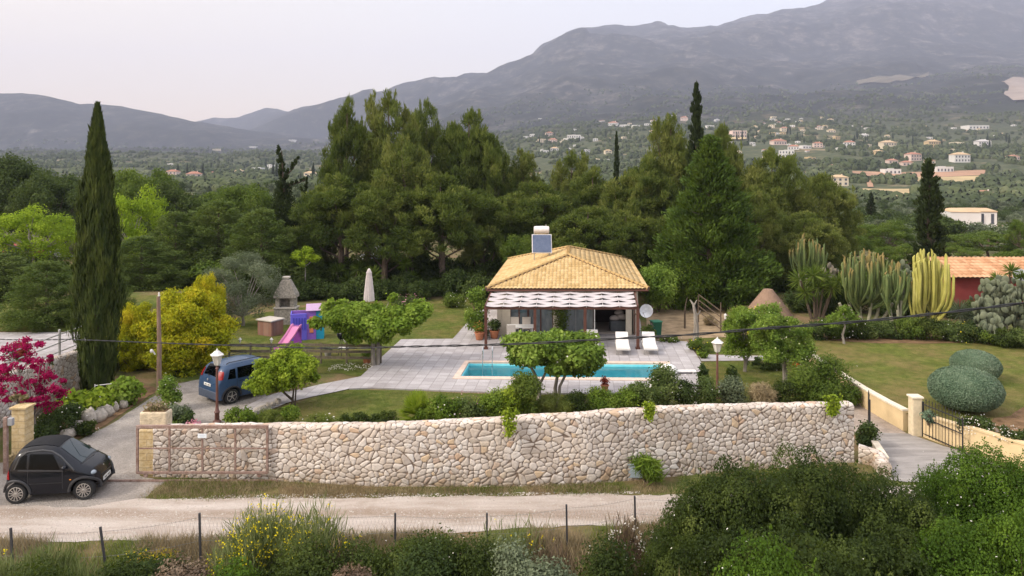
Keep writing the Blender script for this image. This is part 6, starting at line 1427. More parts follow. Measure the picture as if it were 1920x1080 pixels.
# meter box and foreground wire fence
p = P(1190, 897); t = thing('meter_box', 'pale blue grey utility box against the stone wall', 'utility box', (p.x, p.y-.03, 0)); mb = MB(); mb.box((0, 0, .28), (.44, .26, .40)); mb.build('cabinet', plain('box_blue', (.34, .41, .47), .5, .4), t, bevel=.01); mb = MB(); mb.box((0, 0, .49), (.48, .30, .03)); mb.build('lid', plain('box_blue', (.34, .41, .47), .5, .4), t)
M_WIRE = plain('wire', (.20, .20, .19), .6, .4, metal=.5); M_FPOST = plain('dark_angle_iron', (.055, .055, .062), .6, .4, metal=.3)
posts = [(20, 990, 27, 1064), (188, 988, 206, 1066), (374, 962, 377, 1048), (741, 962, 741, 1030), (913, 962, 913, 1034), (1062, 946, 1064, 1030), (1190, 930, 1192, 996)]
fe = thing('wire_fence', 'sagging wire mesh fence on thin dark posts along the track', 'fence', (0, 0, 0)); tops = []
for a, b, c_, d_ in [(-150, 990, -150, 1060)]+posts+[(1330, 930, 1330, 1000)]:
    q = P(c_, d_, -.0); q.z = gz(q.x, q.y); tp = Q(a, b, q.y); mb = MB(); mb.bar(q-Vector((0, 0, .3)), tp, .045, .045); mb.build('post', M_FPOST, fe); tops.append((q, tp))
mb = MB(); rr = random.Random(4)
for (q0, t0), (q1, t1) in zip(tops[:-1], tops[1:]):
    n = max(6, int((t1-t0).length/.09)); lv = (.08, .5, .92)
    for f in lv:
        a, b = q0.lerp(t0, f), q1.lerp(t1, f); mb.tube([a.lerp(b, k/6)-Vector((0, 0, .05*math.sin(math.pi*k/6))) for k in range(7)], .004, 3, cap=False)
    for k in range(n):
        for s in (0, 1):
            u0, u1 = k/n, min(1, (k+3)/n)
            if s: u0, u1 = u1, u0
            a = q0.lerp(t0, .08).lerp(q1.lerp(t1, .08), u0); b = q0.lerp(t0, .92).lerp(q1.lerp(t1, .92), u1); mb.tube([a, b], .0018, 3, cap=False)
mb.build('mesh', M_WIRE, fe)
# bare metal arbour wire and white bar at the left bed
a, b = P(178, 760), P(232, 756); mb = MB(); mb.tube([(a.x, a.y, .8), (b.x, b.y, .85)], .02, 6); mb.tube([(a.x, a.y, 0), (a.x, a.y, .85)], .02, 6); mb.tube([(b.x, b.y, 0), (b.x, b.y, .9)], .02, 6); tag(mb.build('plant_support', M_LANT), 'thin white support bar among the vine leaves left of the driveway', 'plant support')
# rocks edging the left bed and path
M_ROCK = plain('pale_boulder', (.44, .39, .33), .9, .15, var=.3, scale=4, bump=.03)
def rockmesh(seed):
    r = np.random.default_rng(seed); mb = MB(); mb.ell((0, 0, .35), (.5, .42, .45), 10, 7); mb.v = [(x*(1+.3*(r.random()-.5)), y*(1+.3*(r.random()-.5)), max(-.05, z*(1+.25*(r.random()-.5)))) for x, y, z in mb.v]; return mb
rk = random.Random(3); protoR = None
rocks = [(128, 822, .5), (118, 834, .35), (165, 797, .62), (142, 806, .4), (185, 790, .6), (198, 782, .5), (214, 772, .4), (232, 765, .35), (100, 846, .3)]
EDGE = [(440+i*9, 796-i*4.2, .26) for i in range(10)]
for i, (px, py, s) in enumerate(rocks+EDGE):
    p = P(px, py)
    if protoR is None: o = rockmesh(5).build('rock', M_ROCK, smooth=True); protoR = o
    else: o = protoR.copy(); COL.objects.link(o)
    o.location = (p.x, p.y, 0); o.scale = (s*rk.uniform(.9, 1.4), s*rk.uniform(.8, 1.2), s*rk.uniform(.7, 1.3)); o.rotation_euler = (0, 0, rk.uniform(0, 6))
    tag(o, 'one of the pale rocks edging the bed left of the driveway' if i < len(rocks) else 'one of the small grey stones edging the path by the citrus tree', 'rock', 'rocks edging the left bed' if i < len(rocks) else 'stones edging the garden path')
# ================================================================ GARDEN PLANTS NEAR THE VILLA
def crown_tree(name, label, base, clumps, mat, bark, stems, cat='tree', L=.13, W=.08, per=300, rng=None, extra=None, hang=0.1, dens=1.0, r0=.08, hollow=.3, upness=.6):
    """a small tree whose crown clumps are given in metres relative to its foot: (x, y, z, r)"""
    rng = rng or np.random.default_rng(int(abs(base[0]*31+base[1]*17))); sets = []
    for x, y, z, r in clumps:
        for k in range(3):
            o = rng.normal(size=3)*r*.33; sets.append(puff((x+o[0], y+o[1], z+o[2]*.6), (r*.72, r*.72, r*.55), int(per*dens*r*r/.36), L, W, rng, hollow=hollow, hang=hang, upness=upness, tint=float(np.clip(.5+.22*rng.normal(), .1, .9))))
    tr = MB()
    for st in stems: tr.tube(st[0], st[1], 8)
    for i, (x, y, z, r) in enumerate(clumps):
        st = stems[i % len(stems)][0]; q = Vector(st[-1]); tr.tube([q, q.lerp(Vector((x, y, z)), .5)+Vector((0, 0, -.08)), (x, y, z)], [r0*.5, r0*.3, .012], 5)
    t = finish(name, label, cat, sets, mat, tr, bark, extra=None); t.location = base
    for nm, pts_n, mm, sz in (extra or []):
        ss = []
        for x, y, z, r in clumps: ss.append(puff((x, y, z), (r*.95, r*.95, r*.8), max(2, int(pts_n*r)), sz, sz, rng, hollow=.9))
        tag(leaves_obj(nm, ss, mm, t), kind='stuff')
    return t
def fill(x0, x1, z0, z1, ydep, r, n, seed, shape=1.0):
    rng = np.random.default_rng(seed); out = []
    for i in range(n):
        d = sphere_dirs(1, rng)[0]; k = (.35+.65*rng.random()**.5)
        out.append(((x0+x1)/2+d[0]*((x1-x0)/2-r*.6)*k, d[1]*(ydep/2)*k, (z0+z1)/2+d[2]*((z1-z0)/2-r*.45)*k, r*(.7+.6*rng.random())))
    return out
# fig tree in front of the pool
b = P(1010, 757); m_ = b.y/F
fx = lambda px: (px-1010)*m_; fz = lambda py, d=None: H-(py-HY)/F*b.y
cl = fill(fx(942), fx(1030), fz(690), fz(626), 2.3, .46, 26, 1)+fill(fx(1010), fx(1130), fz(704), fz(620), 2.6, .48, 36, 2)+fill(fx(985), fx(1090), fz(690), fz(616), 2.6, .46, 30, 3)+fill(fx(960), fx(1110), fz(670), fz(625), 2.4, .40, 18, 33)
crown_tree('fig_tree', 'fig tree with pale forked trunks and a wide green crown before the pool', tuple(b), cl, L_FIG, B_GREY,
   [([(0, 0, -.1), (.02, 0, .45), (.0, 0, .75), (-.18, 0, 1.25), (-.5, .1, 1.8)], [.10, .09, .085, .065, .04]), ([(0, 0, .7), (.25, 0, 1.2), (.45, .1, 1.7)], [.06, .05, .03]), ([(.72, .1, -.1), (.68, .1, .6), (.80, .05, 1.3), (.95, 0, 1.9)], [.085, .075, .06, .03]), ([(.80, 0, -.1), (.86, 0, .7), (1.15, 0, 1.3), (1.4, 0, 1.8)], [.07, .06, .05, .03])],
   L=.16, W=.12, per=250, extra=[('pale_leaf_backs', 5, L_WHITE, .07)], r0=.07)
# citrus
b = P(548, 762); m_ = b.y/F; fx = lambda px: (px-548)*m_; fz = lambda py: H-(py-HY)/F*b.y
cl = fill(fx(464), fx(560), fz(742), fz(672), 1.9, .40, 22, 4)+fill(fx(500), fx(602), fz(728), fz(644), 1.9, .42, 32, 5)
crown_tree('citrus_tree', 'bright yellow green citrus tree in front of the blue car', tuple(b), cl, L_CITRUS, B_DARK, [([(0, 0, -.1), (.02, 0, .25), (-.5, 0, .7), (-.8, 0, 1.0)], [.06, .055, .04, .03]), ([(0, 0, .1), (.05, 0, .6), (.05, 0, 1.1)], [.045, .035, .025]), ([(.1, 0, -.1), (.15, 0, .7), (.3, 0, 1.3)], [.035, .03, .02])], L=.12, W=.07, per=380, r0=.05)
# spreading vine-leaved tree on the lawn
b = P(703, 687); m_ = b.y/F; fx = lambda px: (px-703)*m_; fz = lambda py: H-(py-HY)/F*b.y
cl = fill(fx(588), fx(690), fz(622), fz(570), 2.6, .46, 30, 6)+fill(fx(660), fx(760), fz(640), fz(566), 2.8, .48, 34, 7)+fill(fx(730), fx(812), fz(612), fz(572), 2.3, .42, 22, 8)+fill(fx(640), fx(700), fz(640), fz(600), 2, .4, 10, 9)+[(fx(733), 0, fz(556), .28), (fx(620), 0, fz(566), .25)]
crown_tree('mulberry_tree', 'low spreading bright green tree with two straight trunks beside the terrace edge', tuple(b), cl, L_VINE, B_GREY, [([(-.08, 0, -.1), (-.1, 0, 1.4)], [.12, .10]), ([(.12, .1, -.1), (.16, .1, 1.4)], [.11, .09])], L=.16, W=.13, per=300, r0=.07, extra=[('pale_shoots', 4, L_LIME, .08)])
# fruit trees at the right
b = P(1473, 722); m_ = b.y/F; fx = lambda px: (px-1473)*m_; fz = lambda py: H-(py-HY)/F*b.y
cl = fill(fx(1405), fx(1530), fz(690), fz(590), 2.6, .44, 34, 10)+fill(fx(1380), fx(1500), fz(640), fz(572), 2.6, .42, 24, 11)
crown_tree('fruit_tree', 'leafy pale green fruit tree with a straight grey trunk right of the lamp', tuple(b), cl, L_FIG, B_GREY, [([(0, 0, -.1), (-.05, 0, .9), (-.1, 0, 1.5)], [.12, .10, .07])], L=.11, W=.06, per=380, r0=.06, extra=[('pale_fruit', 9, leafmat('pale_fruit_skin', [(.4, .45, .2), (.6, .6, .35)], .5, .1, 2), .06)])
b = P(1396, 697); m_ = b.y/F; fx = lambda px: (px-1396)*m_; fz = lambda py: H-(py-HY)/F*b.y
cl = fill(fx(1354), fx(1430), fz(668), fz(575), 2.2, .42, 28, 12)
crown_tree('fruit_tree', 'leafy green fruit tree with a forked low trunk just right of the lamp', tuple(b), cl, L_HERB, B_GREY, [([(0, 0, -.1), (.05, 0, .5), (-.2, 0, 1.1)], [.09, .08, .05]), ([(.05, 0, .4), (.3, 0, 1.0)], [.06, .04])], L=.11, W=.06, per=380, r0=.06)
# slim pale-trunked tree on the right lawn
b = Vector(((1583-960)/F*38.2, 38.2, .62)); fz = lambda py: H-.62-(py-HY)/F*b.y
crown_tree('small_tree', 'small feathery tree with a crooked white trunk on the right lawn', tuple(b), [(-.35, 0, fz(592), .45), (.25, 0, fz(586), .5), (-.7, 0, fz(605), .35), (.55, 0, fz(600), .32), (0, 0, fz(578), .35)], L_FIG, B_GREY, [([(0, 0, -.1), (-.08, 0, .5), (.04, 0, .9), (-.1, 0, 1.4)], [.07, .06, .05, .035])], L=.16, W=.05, per=260, hang=.5)
# climber on the left pergola corner; vine on the middle pier
def bush(px, py, w, h, mat, label, cat='shrub', n=None, L=.10, W=.055, seed=None, z=0.0, name='shrub', depth=None, flowers=None, fl_n=60, fl_s=.06, group=None, hang=0, dens=1.0, d=None, twigs=True):
    """shrub from its foot pixel, width and height in metres"""
    p = P(px, py, z) if d is None else Vector(((px-960)/F*d, d, z)); rng = np.random.default_rng(seed or int(px*7+py)); dp = depth or w*.8; r = min(w, h)*.30; k = max(5, int(w*h/(r*r)*.9)); sets = []
    for i in range(k):
        q = sphere_dirs(1, rng)[0]; f = .4+.6*rng.random()**.5; c = (q[0]*(w/2-r*.6)*f, q[1]*(dp/2-r*.4)*f, max(r*.5, h/2+q[2]*(h/2-r*.5)*f))
        sets.append(puff(c, (r*1.05, r*1.05, r*.9), int(dens*(n or 260)*(r/.3)**2/(L*W/.0055)), L, W, rng, hollow=.25, hang=hang, tint=float(np.clip(.5+.25*rng.normal(), .1, .9))))
    tr = MB()
    if twigs:
        for i in range(6): a = rng.random()*6.28; tr.tube([(0, 0, -.1), (w*.12*math.cos(a), dp*.12*math.sin(a), h*.4), (w*.3*math.cos(a), dp*.3*math.sin(a), h*.75)], [.03, .02, .006], 5)
    t = finish(name, label, cat, sets, mat, tr, B_DARK, group, crown='foliage', trunk='stems'); t.location = (p.x, p.y, p.z)
    if flowers: tag(leaves_obj('flowers', [puff((0, 0, h*.52), (w*.52, dp*.5, h*.52), fl_n, fl_s, fl_s, rng, hollow=.85, upness=1)], flowers, t), kind='stuff')
    return t
bush(893, 628, 1.35, 3.2, L_FIG, 'tall climbing shrub covering the left corner of the pergola', d=42.6, L=.14, W=.08, flowers=L_WHITE, fl_n=40)
bush(905, 628, .8, 1.2, L_DARKB, 'dark shrub at the foot of the climbing shrub beside the pots', d=42.2)
bush(1216, 640, .9, .95, L_BROAD, 'shrub with pale flowers at the right foot of the villa', flowers=L_PINK, fl_n=30)
bush(1255, 642, 1.3, .35, L_BROAD, 'low white flowered edging plant behind the right lounger', flowers=L_WHITE, fl_n=50, fl_s=.05)
bush(1312, 660, 1.35, .7, L_BROAD, 'rounded shrub at the top right corner of the terrace', flowers=L_YEL, fl_n=14, fl_s=.05)
bush(1317, 672, .7, .35, L_HERB, 'small clipped shrub where the side path meets the terrace')
bush(1235, 575, 2.8, 3.3, L_FIG, 'pale green leafy bush directly right of the tiled roof', d=50, L=.16, W=.09)
bush(1285, 575, 3.0, 3.1, L_HERB, 'pale green leafy bush between the roof and the big conifer', d=51, L=.16, W=.09)
bush(1412, 596, 1.4, 1.6, L_BROAD, 'shrub covered in yellow flowers before the conical hut', d=42.5, flowers=L_YEL, fl_n=420, fl_s=.09)
bush(1440, 690, 2.2, .45, L_DARKB, 'low dark cover under the two fruit trees', dens=1.2)
bush(1332, 610, .9, .6, L_STRAW, 'dry tuft at the foot of the timber slat fence', L=.25, W=.02, z=0)
# front bed, left to right
M_ROSE = leafmat('rose_leaves', [(0.03, 0.05, 0.018), (0.065, 0.095, 0.03), (0.11, 0.15, 0.045), (0.17, 0.2, 0.07)], .5, .3, 1.5)
FB = [(452, 796, 1.3, .55, L_HERB, 'lime green ground cover behind the right end of the rusty gate', None), (505, 800, 1.3, .5, L_GRASS, 'low grassy clump under the citrus tree', None), (545, 800, .8, .75, L_HERB, 'bright leafy clump in front of the citrus trunk', None), (600, 806, 1.5, .45, L_GRASS, 'grassy clump with two white roses behind the wall', L_WHITE), (665, 806, 1.5, .5, L_BUSH, 'olive green low clump in the front bed left of the fan palm', None), (725, 803, 1.2, .5, L_BUSH, 'dark low clump just left of the fan palm', None),
      (790, 800, .6, .5, L_HERB, 'small bright shrub at the foot of the fan palm', None), (838, 797, 1.2, .85, L_HERB, 'fresh green shrub right of the fan palm', L_WHITE), (880, 795, 1.1, .95, M_ROSE, 'shrub with thin reddish shoots before the pool corner', L_PINK), (922, 792, 1.1, .90, L_HERB, 'bright green shrub left of the tall leafy shrub', None), (960, 790, .9, 1.0, L_CITRUS, 'yellow green shrub behind the trailing ivy', None), (985, 788, 1.1, 1.65, L_BROAD, 'tall leafy shrub just left of the fig trunks', None),
      (1040, 784, 1.3, .7, L_GRASS, 'grassy shrub at the foot of the fig tree', None), (1085, 782, 1.2, .75, L_BUSH, 'olive shrub right of the fig trunks', None), (1130, 778, 1.2, .80, L_HERB, 'green clump under the red leaved pot', None), (1172, 775, 1.0, .75, L_HERB, 'lime tinted clump below the green pot', None), (1208, 772, 1.0, .95, M_ROSE, 'rose bush with small white flowers below the blue pot', L_WHITE), (1250, 764, 1.5, 1.75, M_ROSE, 'tall rose bush before the diving board', L_WHITE), (1288, 764, 1.1, 1.15, L_DARKB, 'dark green rose bush left of the right lamp post', L_WHITE),
      (1325, 762, 1.2, 1.15, M_ROSE, 'rose bush dotted with white flowers at the foot of the right lamp post', L_WHITE), (1378, 760, 1.3, 1.15, L_OLIVE, 'grey green shrub right of the right lamp post', None), (1425, 762, 1.3, 1.0, L_STRAW, 'brownish dry shrub behind the right part of the stone wall', None), (1470, 760, 1.1, 1.05, L_BUSH, 'olive green shrub below the fruit tree trunk', None), (1535, 756, 2.9, 1.9, L_BROAD, 'large dark green shrub at the right end of the stone wall', L_WHITE), (1590, 762, 1.1, .9, L_BROAD, 'green shrub spilling over the right end of the stone wall', None)]
for px, py, w, h, mt, lb, fl in FB:
    if 815 < px < 1240: w, h = w*1.2, h*1.35
    elif px < 815: h *= 1.2
    bush(px, py, w, h, mt, lb, flowers=fl, fl_n=34 if w < 2 else 14, fl_s=.065, L=.09 if mt not in (L_GRASS, L_STRAW) else .26, W=.055 if mt not in (L_GRASS, L_STRAW) else .018, dens=1.0)
def trail(px, py0, py1, d, label, w=.35, mat=L_CITRUS, n=70, dp=.14):
    z0, z1 = H-(py1-HY)/F*d, H-(py0-HY)/F*d; rng = np.random.default_rng(px); sets = [puff((rng.normal()*.06, -.06, z0+(z1-z0)*k/6-z0), (w*(.4+.6*k/6), .10, .14 if dp == .14 else .30), n, .10, .07, rng, hollow=.1, tint=.7 if dp == .14 else None) for k in range(7)]
    t = finish('trailing_ivy', label, 'climber', sets, mat, None, None, crown='foliage'); t.location = ((px-960)/F*d, d, z0); return t
for nm_, px_, w_ in (('dark vine hanging down the middle pier under the shade strips', 1052, .62),): trail(px_, 580, 634, 42.25, nm_, w_, L_BROAD, 300, 1.0)
trail(955, 772, 812, 22.35, 'bright green ivy trailing over the face of the stone wall'); trail(1216, 758, 782, 22.95, 'green runner hanging over the top of the wall below the pots', .25); trail(1562, 745, 775, 24.1, 'green shoots hanging over the wall near its right end', .4)
# fan palm
b = P(782, 792); rng = np.random.default_rng(12); sets = []
for i in range(38):
    a = rng.random()*6.28; el = rng.uniform(-.75, 1.45); d0 = np.array([math.cos(a)*math.cos(el), math.sin(a)*math.cos(el), math.sin(el)]); c = np.array([0, 0, .12])+d0*.26
    m = 16; fan = np.linspace(-1.1, 1.1, m); s_ = unit(np.cross(d0, [0, 0, 1.0])+1e-3); dirs = unit(np.cos(fan)[:, None]*d0+np.sin(fan)[:, None]*s_+np.array([0, 0, -.12])); sets.append(leafset(c+dirs*.24, dirs, np.broadcast_to(np.cross(d0, s_), (m, 3)), .52, .05, np.clip(.55+.2*rng.normal(size=m), 0, 1)))
tr = MB(); tr.tube([(0, 0, -.1), (0, 0, .5)], [.08, .06], 8)
t = finish('fan_palm', 'small bright green fan palm behind the stone wall left of the pool', 'palm', sets, L_CITRUS, tr, B_DARK); t.location = tuple(b); t.scale = (1.15, 1.15, 1.45)
# left bed
bush(150, 790, 1.7, 1.25, L_CITRUS, 'big leaved lime green shrub right of the bougainvillea', L=.20, W=.16, flowers=L_WHITE, fl_n=8)
bush(190, 772, 1.2, .95, L_CITRUS, 'lime green shrub around the white support bar', L=.18, W=.14)
bush(238, 757, 1.5, 1.1, L_VINE, 'lime green shrub at the foot of the cypress column', L=.18, W=.14)
bush(115, 812, 1.8, 1.1, L_DARKB, 'dark shrub with small white flowers behind the pale rocks', flowers=L_WHITE, fl_n=60, fl_s=.05)
bush(75, 838, 1.6, .9, L_DARKB, 'dark low shrub between the pillar and the pale rocks', flowers=L_WHITE, fl_n=20, fl_s=.05)
bush(158, 816, 1.0, .5, L_BUSH, 'low cover around the largest pale rocks', flowers=L_WHITE, fl_n=30, fl_s=.04)
bush(318, 768, .9, 1.35, L_FIG, 'climbing plant at the foot of the wooden pole', flowers=L_WHITE, fl_n=20)
bush(332, 800, 1.1, .95, L_OLIVE, 'grey green shrub behind the rusty gate next to the trough planter', flowers=L_WHITE, fl_n=12)
bush(345, 806, .9, .7, L_DARKB, 'dark green shrub between the trough planter and the pink flowers')
bush(30, 870, .55, .5, L_STRAW, 'dry creeper at the base of the left gate pillar', L=.12, W=.04, d=23.9)
p = P(40, 862); t = bush(36, 880, .65, .22, leafmat('faded_rose', [(0.10, 0.11, 0.04), (0.2, 0.17, 0.09), (0.45, 0.3, 0.24)], .6, .3, 3), 'brownish flowering plant on the cap of the left gate pillar', d=24.9, z=1.85)
# bougainvillea
rng = np.random.default_rng(61); sets = []; gs = []; tr = MB(); b = P(62, 838); fz = lambda py: H-(py-HY)/F*b.y; fx = lambda px: (px-62)*b.y/F
for (cx, cy, rx, rz, n) in ((45, 655, 45, 22, 11), (20, 700, 40, 26, 12), (70, 700, 48, 32, 16), (95, 745, 30, 26, 9), (122, 722, 16, 16, 5), (55, 735, 42, 20, 9), (10, 735, 26, 20, 6), (80, 668, 22, 14, 5), (108, 752, 18, 22, 5)):
    for i in range(n):
        a = rng.random()*6.28; k = rng.random()**.5; c = (fx((cx+rx*k*math.cos(a))*.86), rng.normal()*.35, fz(cy+rz*k*math.sin(a))); r = .09+.13*rng.random()
        sets.append(puff(c, (r*1.35, r*1.2, r*.7), 80, .085, .065, rng, hollow=.1, wild=1))
        if i % 3 == 0: gs.append(puff((c[0], c[1]+.1, c[2]-.1), (r, r, r), 30, .08, .05, rng, hollow=.1))
        if i % 3 == 0: tr.tube([(0, 0, 1.0), (c[0]*.5, c[1]*.5, 1.0+(c[2]-1)*.55), c], [.03, .018, .006], 5)
tr.tube([(0, 0, -.1), (.05, 0, .6), (0, 0, 1.1)], [.10, .08, .06], 7)
t = finish('bougainvillea', 'magenta bougainvillea in full bloom over the left gate pillar', 'bougainvillea', sets, L_MAG, tr, B_GREY, crown='flowers', extra=[('leaves', gs, L_BUSH)]); t.location = tuple(b)
bush(38, 640, 1.0, .8, L_RED, 'red leaved shrub at the top of the bougainvillea', d=31, z=1.6)

# ================================================================ RIGHT GARDEN
def topiary(px, d, w, h, label):
    x = (px-960)/F*d; rng = np.random.default_rng(int(px)); n = int(21000*w*h/4); u = sphere_dirs(n, rng); u = u[u[:, 2] > -.75]; n = len(u)
    p_ = u*np.array([w/2, w/2, h/2])*(0.955+.045*rng.random(n)[:, None]+.012*np.sin(u[:, :1]*9)*np.sin(u[:, 2:]*8+2))+np.array([0, 0, h/2]); nr = unit(u+rng.normal(size=(n, 3))*.55)
    t = thing('topiary_ball', label, 'topiary', (x, d, .62)); leaves_obj('foliage', [leafset(p_, unit(np.cross(nr, rng.normal(size=(n, 3)))), nr, .055*(.6+.8*rng.random(n)), .04, None)], L_TOP, t)
    mb = MB(); mb.ell((0, 0, h/2), (w*.478, w*.478, h*.478), 28, 18); mb.build('inner_mass', L_TOP, t, smooth=True); mb = MB(); mb.tube([(0, 0, -.1), (0, 0, h*.2)], .07, 7); mb.build('trunk', B_DARK, t); return t
topiary(1810, 27.7, 2.5, 1.62, 'larger front clipped blue green bush ball behind the iron gate')
topiary(1829, 31.6, 1.95, 1.30, 'smaller rear clipped blue green bush ball on the right lawn')
bush(1740, 792, .55, .45, L_TOP, 'small blue green plant beside the front clipped ball', z=.62)
M_CACT = {}
def cactmat(name, a, b_, c, tip=None):
    t = NT(name); n = t.noise(1.4, 4, .6); ca = t.co('Object'); w = t.noise(12, 2, vec=t.co('Object', (1, 1, .1))); col = t.ramp(t.math('ADD', t.math('MULTIPLY', n, .6), t.math('MULTIPLY', w, .4)), [(.3, a), (.5, b_), (.7, c)])
    if tip is not None:
        gz_ = t.n('ShaderNodeSeparateXYZ', {0: t.co('Generated')}).outputs[2]; rnd = t.n('ShaderNodeObjectInfo').outputs['Random']; col = t.mix(t.math('MULTIPLY', t.mr(gz_, .72, .95), t.mr(rnd, .35, .6)), col, tip)
    t.bsdf(col, .6, w, .03, spec=.3); return t.m
C_GREEN = cactmat('cactus_green', (.055, .085, .03), (.10, .14, .045), (.18, .20, .07), (.22, .165, .055)); C_YEL = cactmat('cactus_yellow', (.20, .21, .045), (.36, .34, .08), (.50, .46, .16)); C_BASE = cactmat('cactus_wood', (.16, .15, .10), (.27, .26, .19), (.36, .34, .25))
def cactus(px, d, top, wpx, n, mat, label, seed, bare=.33, tips=None, z=.62, r=.068):
    x = (px-960)/F*d; rng = np.random.default_rng(seed); h = H-(top-HY)/F*d-z; w = wpx/F*d; t = thing('candelabra_cactus', label, 'cactus', (x, d, z)); mb = MB(); tb = MB(); tp = MB()
    ns = max(2, n//9); stems = []
    for s in range(ns):
        bx = (s-(ns-1)/2)*w*.16; tb.tube([(bx*.5, 0, -.1), (bx, rng.normal()*.08, h*bare*.5), (bx*1.25, rng.normal()*.1, h*bare)], [r*1.6, r*1.35, r*1.15], 8); stems.append(bx*1.25)
    def arm(p0, p1, top_z, rr):
        p0, p1 = Vector(p0), Vector(p1); q = [p0, p0.lerp(p1, .35)+Vector(((p1.x-p0.x)*.22, 0, -.02*h)), p0.lerp(p1, .75)+Vector(((p1.x-p0.x)*.16, 0, -.03*h)), p1+Vector((0, 0, .12)), Vector((p1.x+rng.normal()*.03, p1.y, (p1.z+top_z)/2)), Vector((p1.x+rng.normal()*.05, p1.y, top_z-.12)), Vector((p1.x+rng.normal()*.05, p1.y, top_z))]
        mb = MB()
        mb.tube(q, [rr*.7, rr*.85, rr*.95, rr, rr*.95, rr*.8, rr*.25], 8)
        mb.build('arm', mat, t, smooth=True)
    for i in range(n):
        f = (i+.5)/n; ax = (f-.5)*w*.92+rng.normal()*.05; s = min(stems, key=lambda q_: abs(q_-ax*.45)); k = abs(ax)/(w/2); tz = h*(1-.22*k**2-.16*rng.random()); z0 = h*(bare*(.45+.5*rng.random())+.22*rng.random()*(1-k)); z1 = min(tz-.3, z0+(.14+.26*k+.08*rng.random())*h)
        arm((s, 0, z0), (ax, rng.normal()*w*.22, z1), tz, r*(.75+.4*rng.random()))
    tb.build('woody_stem', C_BASE if mat is not C_YEL else C_YEL, t, smooth=True); 
    return t
C_TIP = cactmat('cactus_tips', (.22, .16, .05), (.34, .25, .08), (.42, .30, .10))
cactus(1622, 42.5, 464, 100, 62, C_GREEN, 'largest green candelabra cactus with reddish tips left of the others', 5, .30, C_TIP)
cactus(1681, 41.2, 487, 58, 34, C_GREEN, 'green candelabra cactus on two tall bare stems left of the yellow one', 6, .42)
cactus(1740, 41.0, 463, 74, 40, C_YEL, 'yellow green candelabra cactus in front of the cone cypress', 7, .12, r=.085)
cactus(1517, 52, 437, 66, 44, C_GREEN, 'smaller rounded candelabra cactus above the spiky dracaena', 8, .45, z=0)
# dracaena / yucca heads
def spiky(px, d, z, heads, L, mat, label, name='yucca', trunk=True, sc=1.0):
    x = (px-960)/F*d; rng = np.random.default_rng(int(px*3)); sets = []; tr = MB()
    for hx, hz, hr in heads:
        n = 110; dr = sphere_dirs(n, rng, .5); c = np.array([hx, rng.normal()*.2, hz]); sets.append(leafset(c+dr*hr*.55, unit(dr+np.array([0, 0, -.15])), sphere_dirs(n, rng), hr*1.1, .055*sc, None))
        if trunk: tr.tube([(hx*.15, 0, -.1), (hx*.6, 0, hz*.5), (hx, 0, hz)], [.09, .07, .05], 6)
    t = finish(name, label, 'yucca', sets, mat, tr if trunk else None, B_DARK, crown='leaves', trunk='stems'); t.location = (x, d, z); return t
spiky(1530, 44.5, .3, [(-.9, 2.6, .8), (-.2, 2.9, .85), (.5, 2.7, .8), (.95, 2.2, .7), (-.7, 1.9, .7), (.1, 2.2, .75), (1.2, 2.6, .6)], 1, L_BROAD, 'spiky many headed dracaena between the conical hut and the cacti')
spiky(1800, 43, .5, [(0, .7, .9), (.5, .5, .7)], 1, L_OLIVE, 'grey green agave below the red house', trunk=False)
spiky(1893, 45, .3, [(0, 3.1, .6), (-.9, 2.6, .55), (.7, 2.7, .5)], 1, L_BROAD, 'tall yucca heads standing before the tiled roof')
spiky(650, 57.5, 0, [(-.8, 1.6, .8), (.9, 1.8, .8), (0, .9, .9)], 1, L_BROAD, 'yucca in the shade right behind the closed parasol', sc=1.4)
spiky(762, 57.5, 0, [(0, 2.3, .7), (.4, 1.2, .6)], 1, L_HERB, 'slim yucca in the shade of the pine grove')
spiky(700, 56, 0, [(0, 1.5, .95), (-.9, .8, .8)], 1, L_BROAD, 'yucca immediately right of the closed parasol', sc=1.4)
spiky(905, 60, 0, [(0, 3.6, 1.1), (1.0, 3.0, 1.0), (-.8, 2.6, 1.0)], 1, L_PINE2, 'drooping palm like tree left of the tiled roof', sc=2.0)
# prickly pear
def pear(px, d, z, w, h, n, mat, label, seed):
    x = (px-960)/F*d; rng = np.random.default_rng(seed); mb = MB(); t = thing('prickly_pear', label, 'cactus', (x, d, z))
    for i in range(n):
        q = sphere_dirs(1, rng)[0]; k = rng.random()**.45; c = Vector((q[0]*w/2*k, q[1]*w*.3*k, max(.2, h*.55+q[2]*h*.45*k))); a = rng.random()*3.14; rr = .17+.08*rng.random(); o = len(mb.v)
        mb.ell((0, 0, 0), (rr*.75, .045, rr), 8, 6); ca, sa = math.cos(a), math.sin(a); tl = rng.normal()*.35
        for j in range(o, len(mb.v)): v = mb.v[j]; xx, yy, zz = v[0]+v[2]*math.sin(tl), v[1], v[2]*math.cos(tl); mb.v[j] = (xx*ca-yy*sa+c.x, xx*sa+yy*ca+c.y, zz+c.z)
    mb.build('pads', mat, t, smooth=True); s = MB()
    for k in range(4): s.tube([(0, 0, -.1), (rng.normal()*w*.12, 0, h*.3), (rng.normal()*w*.25, 0, h*.6)], [.12, .09, .05], 6)
    s.build('stems', B_GREY, t); return t
pear(1880, 39.5, .62, 3.2, 3.3, 330, L_SILV, 'large silvery prickly pear before the red house at the right edge', 4)
pear(1852, 38.3, .62, 1.6, 1.6, 90, L_SILV, 'lower left clump of silvery prickly pear by the right bed', 5)
pear(1700, 46, .4, 1.6, 3.6, 110, L_SILV, 'grey prickly pear glimpsed between the green and the yellow cactus', 6)
